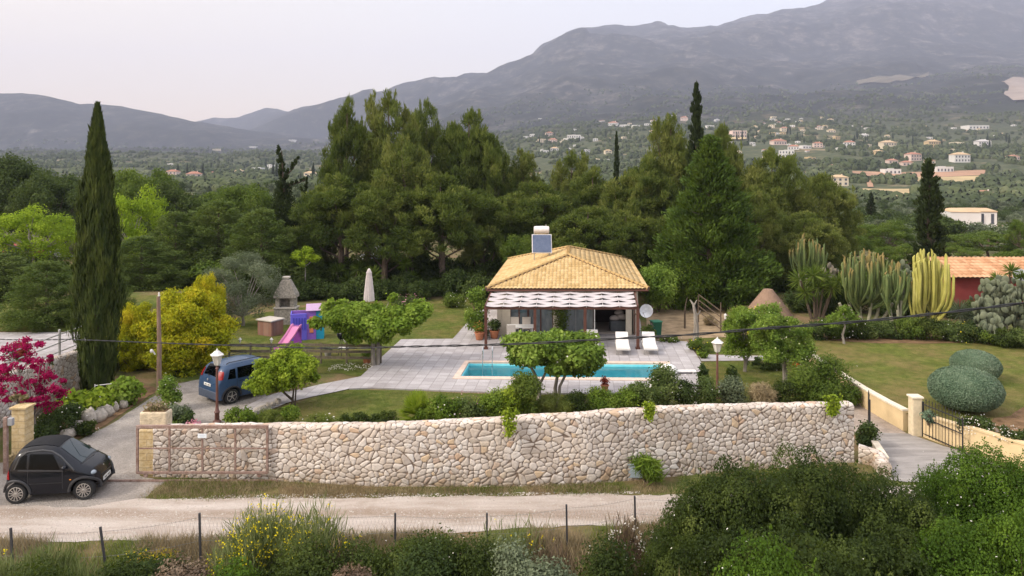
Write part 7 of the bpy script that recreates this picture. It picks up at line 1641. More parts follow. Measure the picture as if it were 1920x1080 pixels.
pear(1552, 49, .3, 1.6, 3.2, 90, leafmat('mauve_pads', [(.13, .12, .09), (.22, .19, .15), (.3, .26, .22)], .7, .05, 2), 'brownish prickly pear right of the small candelabra cactus', 7)
# bed shrubs behind the right lawn
rr = random.Random(21); kinds = [(L_DARKB, 'dark green'), (L_BROAD, 'green'), (L_BUSH, 'olive green'), (M_ROSE, 'flowering')]
bedp = [(1530, 641), (1560, 640), (1600, 639), (1640, 638), (1672, 638), (1706, 639), (1745, 641), (1785, 643), (1820, 646), (1858, 650), (1895, 655), (1925, 658)]
where = ['leftmost low shrub of the bed behind the right lawn', 'low shrub behind the slim white trunk', 'low shrub under the largest green cactus', 'low shrub between the two green cacti', 'low shrub at the bare feet of the second cactus', 'low shrub left of the yellow cactus foot', 'low shrub right of the yellow cactus foot', 'low shrub below the grey agave', 'low shrub left of the silvery prickly pear', 'low shrub under the silvery prickly pear', 'low shrub right below the silvery prickly pear', 'last low shrub at the right edge of the bed']
for i, (px, py) in enumerate(bedp):
    mt, nm = kinds[i % 4]; d = (H-.62)*F/(py-HY)+.5; bush(px, py, 2.0, .95+.25*rr.random(), mt, nm+' '+where[i], d=d, z=.6, flowers=L_WHITE if i in (1, 2, 7) else (L_YEL if i == 8 else None), fl_n=24, fl_s=.07)
bd2 = [(1560, 46, 2.4, 2.2, 'dark shrub behind the small white trunked tree'), (1600, 47, 2.4, 2.4, 'dark shrub filling the gap behind the largest cactus'), (1660, 46, 2.2, 1.8, 'dark shrub behind the two stemmed cactus'), (1710, 45.5, 2.0, 1.6, 'dark shrub behind the foot of the yellow cactus'), (1770, 45, 2.0, 1.2, 'dark shrub behind the grey agave'), (1830, 44.5, 2.2, 1.5, 'dark shrub left behind the silvery prickly pear'), (1500, 47, 2.2, 1.6, 'dark shrub behind the dracaena')]
for px, d, w, h, lb in bd2: bush(px, 0, w, h, L_DARKB, lb, d=d, z=.45)
# white flowered hedge spilling over the cream curved wall
for i, (x, y, lb) in enumerate([(15.75, 25.3, 'white flowered hedge clump nearest the gate'), (16.35, 24.3, 'white flowered hedge clump below the front clipped ball'), (16.95, 23.3, 'white flowered hedge clump at the bend of the cream wall'), (17.5, 22.5, 'white flowered hedge clump at the right edge of the view')]):
    bush(0, 0, 1.25, .55, L_DARKB, lb, flowers=L_WHITE, fl_n=160, fl_s=.045, seed=50+i, twigs=False).location = (x, y, .62)
bush(1622, 838, .85, .95, L_DARKB, 'dark green shrub just past the right end of the stone wall')
bush(1212, 908, 1.1, .85, L_HERB, 'strappy green plant beside the blue grey utility box', L=.5, W=.05)

# red house with tiled roof
rh = thing('red_house', 'long low house with dark red walls and terracotta tiles at the right edge', 'house', (27.9, 47.6, 0))
mb = MB(); mb.box((6.3, 2.6, 1.25), (12.0, 4.8, 2.7)); mb.build('wall', plain('dark_red_render', (.19, .04, .038), .9, .15, var=.1, scale=1.5), rh)
rf = MB(); rf.box((6.3, 2.6, 2.62), (12.5, 5.2, .05)); rfo = rf.build('roof', M_DARKWOOD, rh)
s_ = .34; l_ = math.hypot(1, s_)
tiled_plane('roof_slope', (-.05, -.25, 2.66), (1, 0, 0), (0, 1/l_, s_/l_), (0, -s_/l_, 1/l_), 12.7, lambda u: 2.85*l_, M_TILE2, rfo, pitch=.30, row=.42)
tiled_plane('roof_slope', (12.65, 5.45, 2.66), (-1, 0, 0), (0, -1/l_, s_/l_), (0, s_/l_, 1/l_), 12.7, lambda u: 2.85*l_, M_TILE2, rfo, pitch=.30, row=.42)
mb = MB(); mb.box((2.9, .18, 1.2), (.9, .06, 1.0)); mb.build('window', M_GLASS, rh)
p = Vector(((1912-960)/F*45.5, 45.5, 3.1)); t = thing('satellite_dish', 'pale satellite dish among the yucca heads of the red house', 'satellite dish', tuple(p)); mb = MB(); mb.disc_x([(.02, .1), (.25, .06), (.40, -.02), (.405, -.03), (.25, .04), (.02, .08)][::-1], (0, 0, 0), (.3, .9, -.2), 20); mb.build('dish', plain('dish_grey', (.5, .52, .57)), t, smooth=True); mb = MB(); mb.tube([(0, .1, 0), (.1, .4, -3.0)], .03, 6); mb.build('mast', M_GALV, t)

# ================================================================ UNDERSTOREY BEHIND THE BACK LAWN
und = None; rr = random.Random(8); proto = [bush(0, 0, 2.6, 1.7, m, 'x', seed=70+i, L=.16, W=.10, dens=.9, twigs=False) for i, m in enumerate((L_DARKB, L_BUSH, L_BROAD))]
spots = []
for i in range(74):
    row = i % 3; px = 415+(i//3)*22+rr.uniform(-8, 8); spots.append((px, (55.5, 59, 63.5)[row]+rr.uniform(-1, 1), rr.uniform(.75, 1.15)*(1+.22*row)))
for px in range(1240, 1570, 26):
    for dd in (57, 61.5): spots.append((px+rr.uniform(-8, 8), dd+rr.uniform(-1.5, 1.5), rr.uniform(.8, 1.5)))
for px in range(905, 1240, 30): spots.append((px, 60+rr.uniform(-1.5, 3), rr.uniform(1.2, 1.7)))
for px in range(1570, 1930, 34): spots.append((px, 54+rr.uniform(-3, 4), rr.uniform(1.0, 1.7)))
for px in range(-10, 440, 30): spots.append((px, 52+rr.uniform(-2, 5), rr.uniform(1.0, 1.7)))
used = set()
for i, (px, d, s) in enumerate(spots):
    pr = proto[i % 3]; x = (px-960)/F*d
    if 1775 < px and d < 53: continue
    c = pr if (i % 3) not in used else copy_tree(pr); used.add(i % 3)
    c.location = (x, d, gz(x, d)-.1); c.scale = (s*1.05, s, s*rr.uniform(.8, 1.15)); c.rotation_euler = (0, 0, rr.uniform(0, 6.28)); c['group'] = 'shaded undergrowth shrubs below the trees'
    c['label'] = 'one of the shaded undergrowth shrubs filling the ground below the trees behind the gardens'
bush(762, 588, 2.4, .8, M_ROSE, 'pink flowering low shrub at the far edge of the back lawn', d=52, flowers=L_PINK, fl_n=110, fl_s=.09)
bush(852, 588, 1.6, 1.1, L_BROAD, 'pale flowered shrub at the far right corner of the back lawn', d=51.5, flowers=L_WHITE, fl_n=40, fl_s=.06)
b = Vector(((570-960)/F*55, 55, 0)); crown_tree('small_tree', 'small lime green tree right of the barbecue chimney', tuple(b), [(-.5, 0, 3.1, .6), (.2, 0, 3.3, .6), (.7, 0, 3.0, .5), (0, 0, 2.7, .5)], L_LIME, B_GREY, [([(.1, 0, -.1), (.1, 0, 2.4)], [.06, .04])], L=.16, W=.1, per=200)
plant(rndB, 978, 57, 432, 95, 'yellow green round tree left of the solar water heater', w0=11.0)
plant(rndA, 1590, 60, 470, 60, 'dark tree behind the largest green cactus', w0=11.0)
# ================================================================ VILLAGE AND FAR HOUSES
M_HW = plain('house_white', (.60, .585, .57), .8, .2, var=.05, scale=.3); M_HC = plain('house_cream', (.60, .52, .40), .8, .2, var=.06, scale=.3); M_HP = plain('house_pink', (.58, .46, .41), .8, .2, var=.06, scale=.3); M_HT = plain('house_tan', (.50, .38, .22), .8, .2, var=.06, scale=.3)
M_RR = plain('roof_red', (.36, .18, .13), .9, .1, var=.15, scale=.5); M_RT = plain('roof_tan', (.48, .35, .22), .9, .1, var=.12, scale=.5); M_HWIN = plain('far_window', (.06, .07, .09), .3, .5); M_SLATE = plain('roof_grey', (.45, .43, .42), .9, .1)
def far_house(px, py, w, kind, label, storeys=2, arches=False, group=None, d=None, dep=.7, rot=None, hk=None):
    w = w*.9; d = d or hit(px, py); W = w/F*d; x = (px-960)/F*d; z = gz(x, d); t = thing('far_house', label, 'house', (x, d+W*dep/2, z-.3), rot if rot is not None else random.uniform(-.35, .35), group)
    wm = {'w': M_HW, 'c': M_HC, 'p': M_HP, 't': M_HT}[kind[0]]; rm = {'r': M_RR, 't': M_RT, 'f': None, 'g': M_SLATE}[kind[1]]; hh = hk*W if hk else (.5 if storeys == 2 else .3)*min(W, 22)+.6; D = W*dep
    mb = MB(); mb.box((0, 0, hh/2-1.5), (W, D, hh+3))
    if storeys == 2 and W > 9 and rm is None: mb.box((-W*.62, -.05*D, hh*.28-1.5), (W*.30, D*.8, hh*.55+3))
    mb.build('wall', wm, t)
    r = MB(); e = .04*W
    if rm is None: r.box((0, 0, hh+.15), (W*1.01, D*1.01, .3)); r.box((0, 0, hh+.5), (W*.3, D*.4, .5)); r.build('roof', wm, t)
    else:
        rise = W*.16; a, b = W/2+e, D/2+e; q = max(.1, a-b)
        r._add([(-a, -b, hh), (a, -b, hh), (a, b, hh), (-a, b, hh), (-q, 0, hh+rise), (q, 0, hh+rise)], [(0, 1, 5, 4), (1, 2, 5), (2, 3, 4, 5), (3, 0, 4), (3, 2, 1, 0)]); ro = r.build('roof', rm, t)
        m = MB(); m.box((W*.22, 0, hh+rise*.9), (W*.06, W*.06, rise*.8)); m.build('chimney', wm, ro)
    n = max(2, min(6, int(W/3))); 
    for s in range(storeys):
        for k in range(n):
            m = MB(); zz = hh*(.30+.45*s) if storeys == 2 else hh*.48; m.box((-W/2+W*(k+.5)/n, -D/2-.02, zz), (W/n*.40, .12, hh*(.24 if storeys == 2 else .42))); m.build('window', M_HWIN, t)
    return t
VG = 'houses of the hillside village'
kn = {'wf': 'white flat roofed house', 'wr': 'white house with a red hip roof', 'wt': 'white house with a tan roof', 'cr': 'cream house with a red roof', 'ct': 'cream house with a tan roof', 'cf': 'cream flat roofed house', 'pr': 'pink house with a red roof', 'tt': 'tan house with a tan roof', 'wg': 'white house with a grey roof', 'pf': 'pale pink flat roofed block', 'tf': 'tan flat roofed house'}
HS = [(1675, 327, 33, 'wf', 1, 'with dark windows above the ploughed plot left of the cone cypress'), (1772, 324, 36, 'wf', 1, 'on the terrace just right of the cone cypress tip'), (1716, 302, 27, 'pr', 2, 'directly above the tip of the cone cypress'), (1746, 307, 18, 'cr', 1, 'right behind the tip of the cone cypress'), (1805, 305, 32, 'wt', 2, 'among trees, right of the cone cypress tip'), (1752, 277, 25, 'tt', 2, 'highest standing tan one right of the cone cypress'), (1798, 274, 24, 'cf', 1, 'long and low on the slope at the right'), (1847, 277, 26, 'wg', 2, 'with a veranda, farthest right on its row'), (1668, 280, 28, 'ct', 2, 'on the row above the ploughed plots, left of the cone cypress'), (1648, 292, 18, 'tt', 2, 'small one below the cream house left of the cone cypress'),
 (1595, 277, 22, 'wr', 2, 'at the left end of the right hand row'), (1535, 277, 18, 'pr', 2, 'midway between the feathery tree and the right hand row'), (1490, 281, 22, 'wr', 1, 'low left one of two over the feathery tree'), (1512, 279, 20, 'wf', 1, 'low right one of two over the feathery tree'), (1462, 272, 28, 'pr', 1, 'low wide one over the feathery tree'), (1478, 296, 30, 'wf', 2, 'with arches right above the feathery tree'), (1521, 304, 18, 'tf', 2, 'small one right beside the house with arches'), (1446, 299, 24, 'ct', 1, 'left of the house with arches, half behind the tree top'), (1386, 259, 30, 'pf', 2, 'wide block over the pale upright pine'), (1450, 228, 11, 'wf', 2, 'topmost one of the village at the left'), (1478, 229, 10, 'wf', 2, 'topmost one of the village at the right'),
 (1448, 240, 12, 'cf', 2, 'second from the top at the left'), (1472, 247, 15, 'cr', 2, 'in the middle of the village cluster'), (1487, 238, 10, 'wf', 1, 'right in the upper village cluster'), (1497, 231, 9, 'wf', 1, 'small one at the upper right of the cluster'), (1450, 255, 12, 'tf', 2, 'tall one at the lower left of the cluster'), (1372, 272, 13, 'wf', 2, 'small bright one just right of the pale upright pine'), (1506, 246, 9, 'cf', 1, 'tiny one right of the village cluster'), (1560, 249, 15, 'ct', 1, 'alone on the slope right of the cluster'), (1570, 262, 12, 'tf', 2, 'below the lone house right of the cluster'), (1836, 243, 42, 'wf', 1, 'very long bright one high at the far right'),
 (1790, 242, 9, 'wf', 1, 'tiny one left of the very long white house'), (1703, 311, 22, 'pr', 1, 'low one behind the white house with dark windows'), (1675, 307, 20, 'pr', 1, 'small low one above the white house with dark windows'), (1576, 349, 34, 'ct', 2, 'large pinkish one by the right edge of the feathery trees'), (1622, 258, 17, 'wg', 1, 'small one high left of the cream hillside house'), (1903, 300, 22, 'pr', 1, 'low one at the far right edge'), (1630, 276, 10, 'cf', 2, 'narrow one between two right hand houses'),
 (1016, 268, 15, 'cf', 2, 'boxy one left of the red roofed pair over the grove'), (1030, 256, 15, 'pr', 2, 'tall red roofed one over the grove'), (1037, 267, 18, 'pr', 1, 'low one right of the boxy cream house'), (1058, 268, 12, 'cf', 2, 'boxy one left end of the white terrace'), (1077, 266, 28, 'wf', 2, 'long terrace over the grove'), (1076, 246, 11, 'wf', 1, 'small one above the long terrace'), (1021, 287, 16, 'wf', 1, 'low one in the gap left of the round pine tuft'), (1040, 283, 17, 'wt', 1, 'low one left of the round pine tuft'), (1099, 288, 15, 'wf', 2, 'with two dark windows left of the thin far cypress'), (1117, 265, 10, 'wf', 2, 'small one up left of the thin far cypress'),
 (1141, 307, 15, 'wf', 2, 'touching the left side of the thin far cypress'), (1140, 289, 14, 'ct', 2, 'just left of the thin far cypress trunk'), (1151, 237, 20, 'wr', 1, 'topmost left one of the row above the thin far cypress'), (1172, 240, 20, 'wf', 1, 'topmost middle one of the row above the thin far cypress'), (1195, 240, 18, 'wf', 1, 'topmost right one of the row above the thin far cypress'), (1214, 236, 11, 'wf', 1, 'small one touching the pale pine'), (1170, 261, 9, 'cf', 2, 'small one right above the thin far cypress'), (1264, 222, 11, 'wf', 2, 'small high one left of the dark spire'), (1284, 228, 15, 'pr', 2, 'between the pale pine and the dark spire'), (1332, 240, 16, 'wf', 1, 'right of the dark spire'), (1345, 228, 10, 'wg', 1, 'small one up right of the dark spire'), (1000, 256, 14, 'wf', 1, 'leftmost one over the grove'), (1118, 304, 18, 'cf', 1, 'low one behind the pine tops left of the thin far cypress'),
 (321, 333, 24, 'pr', 2, 'left of the pair of pink houses beyond the left trees'), (360, 340, 30, 'pr', 2, 'larger right one of the pair of pink houses beyond the left trees'), (398, 330, 18, 'pr', 1, 'small one right of the pair of pink houses'), (447, 328, 16, 'ct', 2, 'small one in the left valley'), (482, 321, 22, 'wf', 1, 'long low one in the left valley'), (505, 317, 16, 'wf', 2, 'right of the long low one in the left valley'), (523, 319, 8, 'wf', 2, 'tiny one touching the forked cypress'), (578, 324, 12, 'wr', 2, 'upper one right of the forked cypress'), (580, 335, 22, 'ct', 2, 'lower one right of the forked cypress'), (318, 312, 16, 'wf', 1, 'far one above the pair of pink houses'), (548, 266, 14, 'wf', 1, 'lone one high on the left hill above the forked cypress'), (474, 280, 14, 'wf', 1, 'far one on the brow of the left valley'), (405, 284, 16, 'cf', 1, 'leftmost far one on the brow of the left valley')]
random.seed(11)
for px, py, w, kd, st, wh in HS:
    far_house(px, py, w, kd, ' '.join((kn[kd]+' '+wh).split()[:16]), st, group=None)
far_house(1852, 373, 36, 'wr', 'white house with a bright red roof and terrace above the large white house', 1, hk=.36)
d_ = 178; W = 84/F*d_; x = (1840-960)/F*d_; z = gz(x, d_); t = thing('white_house', 'large plain white house with an ochre roof and two dark slits at the right', 'house', (x, d_+5, z-.2), -.25)
mb = MB(); mb.box((-W*.17, 0, 2.2), (W*.62, 8, 5.2)); mb.box((W*.30, .4, 2.9), (W*.36, 7, 3.8)); mb.build('wall', M_HW, t); mb = MB(); a, b, c, d = (-W*.49, -4.2, 4.8), (W*.15, -4.2, 4.8), (W*.15, 4.2, 5.0), (-W*.49, 4.2, 5.0)
mb._add([a, b, c, d, (-W*.40, 0, 5.6), (W*.08, 0, 5.7)], [(0, 1, 5, 4), (1, 2, 5), (2, 3, 4, 5), (3, 0, 4), (3, 2, 1, 0)]); mb.slab([(W*.13, -3.3, 4.85), (W*.49, -3.3, 4.85), (W*.49, 4, 5.3), (W*.13, 4, 5.3)], .2); mb.build('roof', M_RT, t)
for k in (.19, .39): mb = MB(); mb.box((W*k, -3.15, 3.2), (.6, .1, 2.4)); mb.build('window', M_HWIN, t)
mb = MB(); mb.box((W*.31, -3.4, 1.0), (W*.34, 1.5, .25)); mb.build('balcony', M_HW, t); mb = MB(); mb.box((W*.30, -2.95, .3), (W*.30, .2, 1.3)); mb.build('shutter', plain('brown_shutter', (.16, .08, .05), .8), t)
for i in range(84):
    r0 = random.uniform; px = random.choice([r0(985, 1240), r0(1340, 1520), r0(1380, 1600), r0(1520, 1915), r0(1400, 1915)]); py = r0(222, 292) if px < 1560 else r0(236, 318); far_house(px, py, r0(6, 12), random.choice(['wf', 'cf', 'wr', 'tf', 'ct', 'wg']), 'one of the tiny pale houses scattered over the hillside between the larger ones', 1, group='tiny scattered hillside houses')
# cypresses of the village, small and dark
vc = finish('far_cypress', 'x', 'cypress', *(lambda s: (s[0], L_CYPD, s[1], B_DARK))(mk_column(77, 10, .9, n=420, L=1.3, W=.5)))
rr = random.Random(9); first = True
for i in range(46):
    px = rr.choice([rr.uniform(1380, 1520), rr.uniform(1380, 1540), rr.uniform(1000, 1230), rr.uniform(330, 600), rr.uniform(1600, 1900)]); py = rr.uniform(245, 272) if 1300 < px < 1600 else (rr.uniform(255, 285) if px > 900 else rr.uniform(318, 338)); d = hit(px, py); x = (px-960)/F*d
    c = vc if first else copy_tree(vc); first = False; s = rr.uniform(.8, 1.5); c.location = (x, d, gz(x, d)-.2); c.scale = (s*.9, s*.9, s); c['label'] = 'one of the small dark cypresses standing among the far houses'; c['group'] = 'cypresses among the far houses'

# ================================================================ FOREGROUND
def bigbush(seed, mat, w=4.0, h=4.0, n=62, L=.062, W=.048):
    """evergreen thicket dome: separate rounded leaf heads over a sparse interior tinted dark for shade"""
    rng = np.random.default_rng(seed); sets = []; tr = MB()
    for i in range(n):
        zz = 1-1.35*(i+.5)/n; a = i*2.39996+rng.random()*.5; rr_ = math.sqrt(max(0, 1-zz*zz)); q = np.array([rr_*math.cos(a), rr_*math.sin(a), zz]); f = .80+.22*rng.random()*(1 if rng.random() < .75 else -1.6)
        r = .34+.26*rng.random(); c = np.array([q[0]*(w/2-.28)*f, q[1]*(w/2-.28)*f, max(.25, h*.46+q[2]*(h*.54-.28)*f)]); ti = float(np.clip(.42+.34*rng.normal(), .02, .98)); o = unit(q+np.array([0, 0, .5]))
        m = int(2300*r*r); d = sphere_dirs(m, rng); d = unit(d+o*.55); rad = (.72+.28*rng.random(m)**.5)*(1+.13*np.sin(d[:, 0]*7+i)*np.sin(d[:, 1]*8)+.07*rng.normal(size=m)); pts = c+d*np.array([r, r, r*.85])*rad[:, None]
        nr = unit(d+rng.normal(size=(m, 3))*.5+np.array([0, 0, .5])); sets.append(leafset(pts, unit(np.cross(nr, rng.normal(size=(m, 3)))), nr, L*(.7+.6*rng.random(m)), W*(.7+.6*rng.random(m)), np.clip(ti+.17*rng.normal(size=m)+.12*(d@o), 0, 1)))  # tint paler towards each head's upper outer side, painting light onto it
        if rng.random() < .6:
            v = unit(o+rng.normal(size=3)*.25); k = 12; a_ = c+v*r*.8+v*np.linspace(0, .22, k)[:, None]+rng.normal(size=(k, 3))*.022; sets.append(leafset(a_, unit(v+rng.normal(size=(k, 3))*.7), sphere_dirs(k, rng), L, W, np.clip(ti+.25+rng.normal(size=k)*.1, 0, 1)))
        if i % 5 == 0: tr.tube([(0, 0, -.5), tuple(c*np.array([.3, .3, .5])), tuple(c)], [.07, .045, .012], 6)
    sets.append(puff((0, 0, h*.44), (w*.40, w*.40, h*.44), 9000, .11, .09, rng, hollow=.72, tint=.05))  # core leaves take the darkest tint; shade between the heads is coloured in
    return sets, tr
bb = [finish('mastic_bush', 'x', 'shrub', *(lambda s: (s[0], m, s[1], B_DARK))(bigbush(80+i, m))) for i, m in enumerate((L_BUSH, L_BUSH, L_BUSHG))]
def put(k, px, d, top, wpx, label, flowers=0, rot=0.0):
    x = (px-960)/F*d; z = gz(x, d)-.15; h = H+(HY-top)/F*d-z; first = 'used' not in bb[k].keys()
    o = bb[k] if first else copy_tree(bb[k]); bb[k]['used'] = 1
    if 'used' in o.keys() and not first: del o['used']
    w = wpx/F*d; o.location = (x, d, z); o.scale = (w/4, w/4, h/4); o.rotation_euler = (0, 0, rot); o['label'] = label
    if flowers:
        rng = np.random.default_rng(int(px)); tag(leaves_obj('flowers', [puff((0, 0, 2.1), (2.0, 2.0, 2.0), flowers, .05, .05, rng, hollow=.92, upness=1)], L_WHITE, o), kind='stuff')
    return o
BG = [(0, 1318, 16.6, 900, 210, 'olive green mastic bush at the left end of the big thicket'), (1, 1400, 16.4, 848, 260, 'tallest left dome of the dark mastic thicket beside the stone wall'), (0, 1520, 17.0, 842, 240, 'dark mastic bush in front of the right part of the stone wall'), (1, 1625, 17.0, 868, 220, 'mastic bush in front of the stub wall by the concrete drive'), (0, 1700, 16.2, 915, 230, 'olive mastic bush in the middle of the thicket right of the drive'),
      (2, 1845, 17.6, 848, 230, 'bright glossy green bush below the cream curved wall'), (2, 1760, 17.4, 886, 150, 'bright green bush left of the tall glossy one'), (2, 1925, 17.0, 868, 190, 'bright green bush cut by the right edge of the view'), (1, 1275, 15.6, 985, 170, 'low olive bush at the bottom centre right'), (0, 1375, 14.8, 985, 280, 'bottom dark bush under the tallest dome'), (1, 1500, 14.6, 965, 320, 'bottom mastic bush in the centre of the thicket'), (0, 1660, 14.8, 985, 300, 'bottom olive bush right of the centre of the thicket'), (2, 1800, 15.0, 985, 280, 'bottom bright green bush of the right corner'), (2, 1930, 14.6, 960, 260, 'lowest bright green bush in the right corner'), (2, 1430, 13.6, 1030, 300, 'green bush touching the bottom edge below the thicket'), (1, 1620, 13.4, 1040, 320, 'olive bush touching the bottom edge right of centre')]
for i, (k, px, d, top, w, lb) in enumerate(BG): put(k, px, d, top, w, lb, flowers=(14 if k != 2 else 44) if i % 2 == 0 or k == 2 else 0, rot=i*1.3)
for o in bb:
    if 'used' in o.keys(): del o['used']
# broom with yellow flowers
def broom(px, d, top, wpx, label, seed, flowers=260, n=5200, mat=L_BROOM, dead=.2, L=.30, W=.012, fl=L_YEL):
    x = (px-960)/F*d; z = gz(x, d)-.1; h = H+(HY-top)/F*d-z; w = wpx/F*d; rng = np.random.default_rng(seed); sets = []; t = thing('broom_bush', label, 'shrub', (x, d, z))
    a = rng.random(n)*6.283; q = rng.random(n)**.6; lean = q*.95; ln_ = (.35+.65*rng.random(n)**.5); dirs = unit(np.stack([np.cos(a)*lean*w/h*.75, np.sin(a)*lean*w/h*.6, np.ones(n)], 1)+rng.normal(size=(n, 3))*.07); hh = h*(.50+.40*np.sin(a*3+1)**2*.5+.26*rng.random(n))*(1-.2*q)
    c = dirs*(hh*ln_)[:, None]; sets.append(leafset(c, unit(dirs+rng.normal(size=(n, 3))*.22), sphere_dirs(n, rng), L*(.6+.9*rng.random(n)), W*(1+rng.random(n)), None)); leaves_obj('green_stems', sets, mat, t)
    m = int(n*dead); c2 = dirs[:m]*(hh[:m]*rng.random(m)*.7)[:, None]; leaves_obj('dry_stems', [leafset(c2, unit(dirs[:m]+rng.normal(size=(m, 3))*.35), sphere_dirs(m, rng), L*1.2, W*1.2, None)], L_TWIG, t)
    if flowers:
        k = rng.integers(0, n, flowers); k = k[(ln_[k] > .7)]; cl = dirs[k]*(hh[k])[:, None]; f = np.repeat(cl, 4, 0)+rng.normal(size=(len(cl)*4, 3))*.035; tag(leaves_obj('flowers', [leafset(f, sphere_dirs(len(f), rng), sphere_dirs(len(f), rng), .045, .04, None)], fl, t), kind='stuff')
    return t
broom(500, 17.6, 916, 190, 'big broom bush with yellow flowers standing in front of the dirt track', 1, 330, 8000)
broom(590, 17.2, 910, 150, 'right part of the broom clump with fewer yellow flowers', 2, 120, 5200)
broom(440, 16.9, 975, 120, 'lower left broom with bright yellow flowers by the fence post', 3, 200, 5000)
broom(620, 16.5, 985, 120, 'bare grey broom on the right of the flowering clump', 4, 0, 3600, L_TWIG)
broom(85, 17.2, 1000, 170, 'grey green broom bush at the lower left between two fence posts', 5, 0, 8000)
broom(10, 16.6, 1010, 120, 'grey green broom bush in the bottom left corner', 6, 14, 5000)
broom(150, 16.4, 1020, 120, 'dull green wiry bush right of the lower left broom', 7, 0, 4000)
broom(975, 17.4, 935, 90, 'sparse broom sprouting up across the track between two fence posts', 8, 6, 900, L_BROOM, .5)
broom(925, 17.6, 945, 46, 'thin tuft of broom beside the middle fence post', 9, 0, 500, L_BROOM, .3)
broom(1012, 17.6, 940, 60, 'thin straw coloured tuft by the right middle fence post', 10, 10, 700, L_STRAW, .5)
broom(1172, 17.6, 936, 70, 'sparse dry whitish shrub beside the right fence post', 11, 60, 1500, L_TWIG, .5, fl=L_WHITE)
broom(1225, 17.2, 960, 90, 'dry whitish shrub merging into the left end of the thicket', 12, 70, 2200, L_TWIG, .5, fl=L_WHITE)
broom(1040, 16.6, 990, 150, 'brown dry shrub in the lower middle', 13, 0, 4500, L_TWIG, .6)
broom(1110, 16.2, 1000, 150, 'rusty brown dry shrub left of the thicket', 14, 0, 4500, L_STRAW, .6)
broom(1290, 14.6, 1035, 110, 'pale straw coloured grass clump at the bottom below the thicket', 15, 0, 3200, L_STRAW, .1, L=.4)
broom(1440, 13.4, 1048, 110, 'feathery blue green tuft at the bottom edge', 16, 0, 2500, L_BROOM, .0, W=.01)
for i, (px, d, top, w, mt, lb) in enumerate([(700, 16.6, 1000, 170, L_BUSH, 'dark olive low bush left of the first middle fence post'), (800, 16.8, 985, 180, L_BUSH, 'dark olive low bush between the middle fence posts'), (880, 16.2, 1005, 150, L_BUSH, 'olive low bush left of the second middle fence post'), (960, 16.0, 1015, 130, L_OLIVE, 'grey green low bush at the bottom middle'), (760, 15.6, 1030, 200, L_DARKB, 'dark low bush on the bottom edge left of the middle'), (870, 15.2, 1040, 200, L_BUSH, 'olive bush on the bottom edge in the middle'), (1000, 15.2, 1040, 190, L_OLIVE, 'grey olive bush on the bottom edge right of the middle'), (1150, 15.6, 1020, 170, L_BUSH, 'olive bush on the bottom edge left of the straw clump'),
   (280, 16.7, 1032, 150, L_DARKB, 'dark tangle below the leaning fence post'), (350, 16.4, 1036, 130, L_TWIG, 'brown tangle at the foot of the third fence post'), (220, 16.2, 1040, 140, L_BUSH, 'dark low bush at the bottom left under the leaning post'), (560, 15.8, 1020, 200, L_BUSH, 'olive bush below the flowering broom'), (430, 15.8, 1035, 160, L_BUSHG, 'green low bush below the left flowering broom'), (60, 15.6, 1045, 180, L_BUSH, 'olive bush in the bottom left corner below the broom'), (660, 15.4, 1040, 150, L_TWIG, 'brown dry bush on the bottom edge right of the broom')]):
    x = (px-960)/F*d; z = gz(x, d)-.1; h = H+(HY-top)/F*d-z; bush(px, 0, w/F*d, max(.5, h), mt, lb, d=d, z=z, L=.075, W=.04, dens=1.15, seed=900+i, flowers=L_WHITE if i in (1, 5, 7) else None, fl_n=40, fl_s=.035)
rng = np.random.default_rng(200)
# flower patch and verge tufts
def tufts(name, pts, L, W, n, mat, up=1.0, spread=.10, label=None):
    pts = np.asarray(pts); k = len(pts); b_ = np.repeat(pts, n, 0); a = rng.random(k*n)*6.28; dr = unit(np.stack([np.cos(a)*.5, np.sin(a)*.5, np.full(k*n, up)], 1)+rng.normal(size=(k*n, 3))*.18); l_ = L*(.5+rng.random(k*n)); c = b_+rng.normal(size=(k*n, 3))*np.array([spread, spread, 0])+dr*l_[:, None]*.5
    return leafset(c, dr, sphere_dirs(k*n, rng), l_, W, None)
def area(poly, n, zf=None, seed=0, thr=None, sc=1.0):
    r = np.random.default_rng(seed); P_ = np.array(poly); lo_, hi_ = P_.min(0), P_.max(0); out = np.empty((0, 2))
    while len(out) < n:
        q = lo_+(hi_-lo_)*r.random((n*2, 2)); ins = np.zeros(len(q), bool); j = len(P_)-1
        for i in range(len(P_)):
            c_ = ((P_[i, 1] > q[:, 1]) != (P_[j, 1] > q[:, 1])) & (q[:, 0] < (P_[j, 0]-P_[i, 0])*(q[:, 1]-P_[i, 1])/(P_[j, 1]-P_[i, 1]+1e-12)+P_[i, 0]); ins ^= c_; j = i
        q = q[ins]
        if thr is not None: q = q[fbm(q[:, 0]*sc+3, q[:, 1]*sc+8, 4) > thr]
        out = np.concatenate([out, q])
    out = out[:n]; return np.column_stack([out, g(out[:, 0], out[:, 1])])
verge = pxs([(262, 935), (420, 934), (600, 933), (850, 929), (1150, 925), (1480, 922), (1620, 890), (1600, 872), (1350, 890), (1200, 902), (900, 916), (700, 916), (505, 904), (320, 903)])
tg = [tufts('g', area(verge, 2600, seed=1, thr=-.02, sc=.9), .085, .012, 7, None)]; ts = [tufts('s', area(verge, 3000, seed=2, thr=-.05, sc=1.1), .11, .010, 7, None)]
low = pxs([(-300, 1085), (-300, 1026), (0, 1020), (200, 1018), (400, 1015), (650, 1011), (820, 1003), (1000, 993), (1200, 988), (1330, 985), (1330, 1085)])
tg.append(tufts('g', area(low, 2300, seed=3, thr=.0, sc=.7), .15, .012, 9, None)); ts.append(tufts('s', area(low, 7000, seed=4, thr=-.06, sc=.8), .24, .010, 9, None))
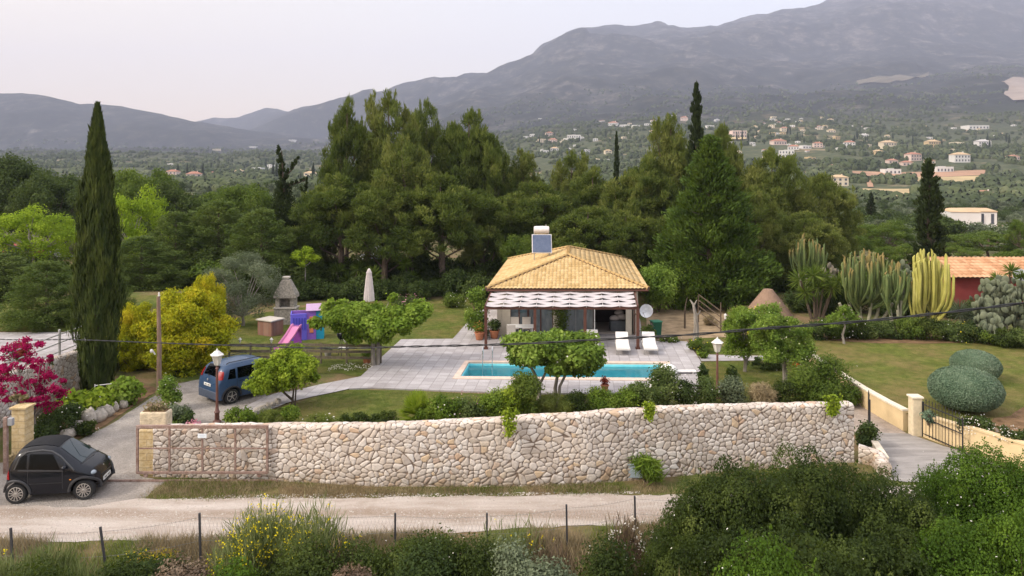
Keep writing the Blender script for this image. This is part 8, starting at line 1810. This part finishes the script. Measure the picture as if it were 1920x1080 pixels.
tag(leaves_obj('verge_grass', tg, L_GRASS), kind='stuff'); tag(leaves_obj('dry_grass', ts, L_STRAW), kind='stuff')
# thin grass and weeds on the track edges and centre strip; blades along lawn edges
lw = [tufts('l', area(pxs(lawn_front), 9000, seed=11), .055, .008, 5, None, spread=.04), tufts('l', area(pxs(lawn_side), 3500, seed=12), .055, .008, 5, None, spread=.04), tufts('l', area(lr, 14000, seed=13), .05, .008, 4, None, spread=.05), tufts('l', area(pxs(lawn_back), 14000, seed=14), .055, .01, 4, None, spread=.06)]
for s_, z_ in zip(lw, (0, 0, 0, 0)): pass
tag(leaves_obj('lawn_blades', lw, L_GRASS), kind='stuff')
f1 = area(pxs([(235, 1048), (330, 1044), (330, 1034), (240, 1036)]), 60, seed=21); tag(leaves_obj('yellow_wildflowers', [tufts('f', f1+np.array([0, 0, .12]), .05, .05, 9, None)], L_YEL), kind='stuff')
f2 = area(pxs([(612, 700), (705, 694), (700, 684), (625, 686)]), 60, seed=22); tag(leaves_obj('white_daisies', [tufts('f', f2+np.array([0, 0, .08]), .05, .05, 3, None)], L_WHITE), kind='stuff')
# loose pebbles on the track edge
def pebbles():
    r = np.random.default_rng(31); a = area(wob(pxs(up+lo), 0, 1, 1), 5200, seed=32); a = np.concatenate([a, area(pxs([(262, 940), (420, 936), (850, 932), (1200, 927), (1200, 921), (850, 925), (420, 929)]), 1500, seed=33)]); n = len(a); s = .010+.022*r.random(n)**2.5
    T = np.array([(1, 0, 0), (0, 1, 0), (-1, 0, 0), (0, -1, 0), (0, 0, .8)]); V = T[None]*s[:, None, None]*(1+.5*(r.random((n, 5, 1))-.5)); V = V+a[:, None, :]+np.array([0, 0, .014]); Fc = np.array([(0, 1, 4), (1, 2, 4), (2, 3, 4), (3, 0, 4)]); f = (Fc[None]+(np.arange(n)*5)[:, None, None]).reshape(-1)
    m = plain('pebble_stone', (.46, .42, .37), .9, .15, var=.3, scale=3); return npmesh('pebbles', V.reshape(-1, 3), f, 3, m)
tag(pebbles(), kind='stuff')
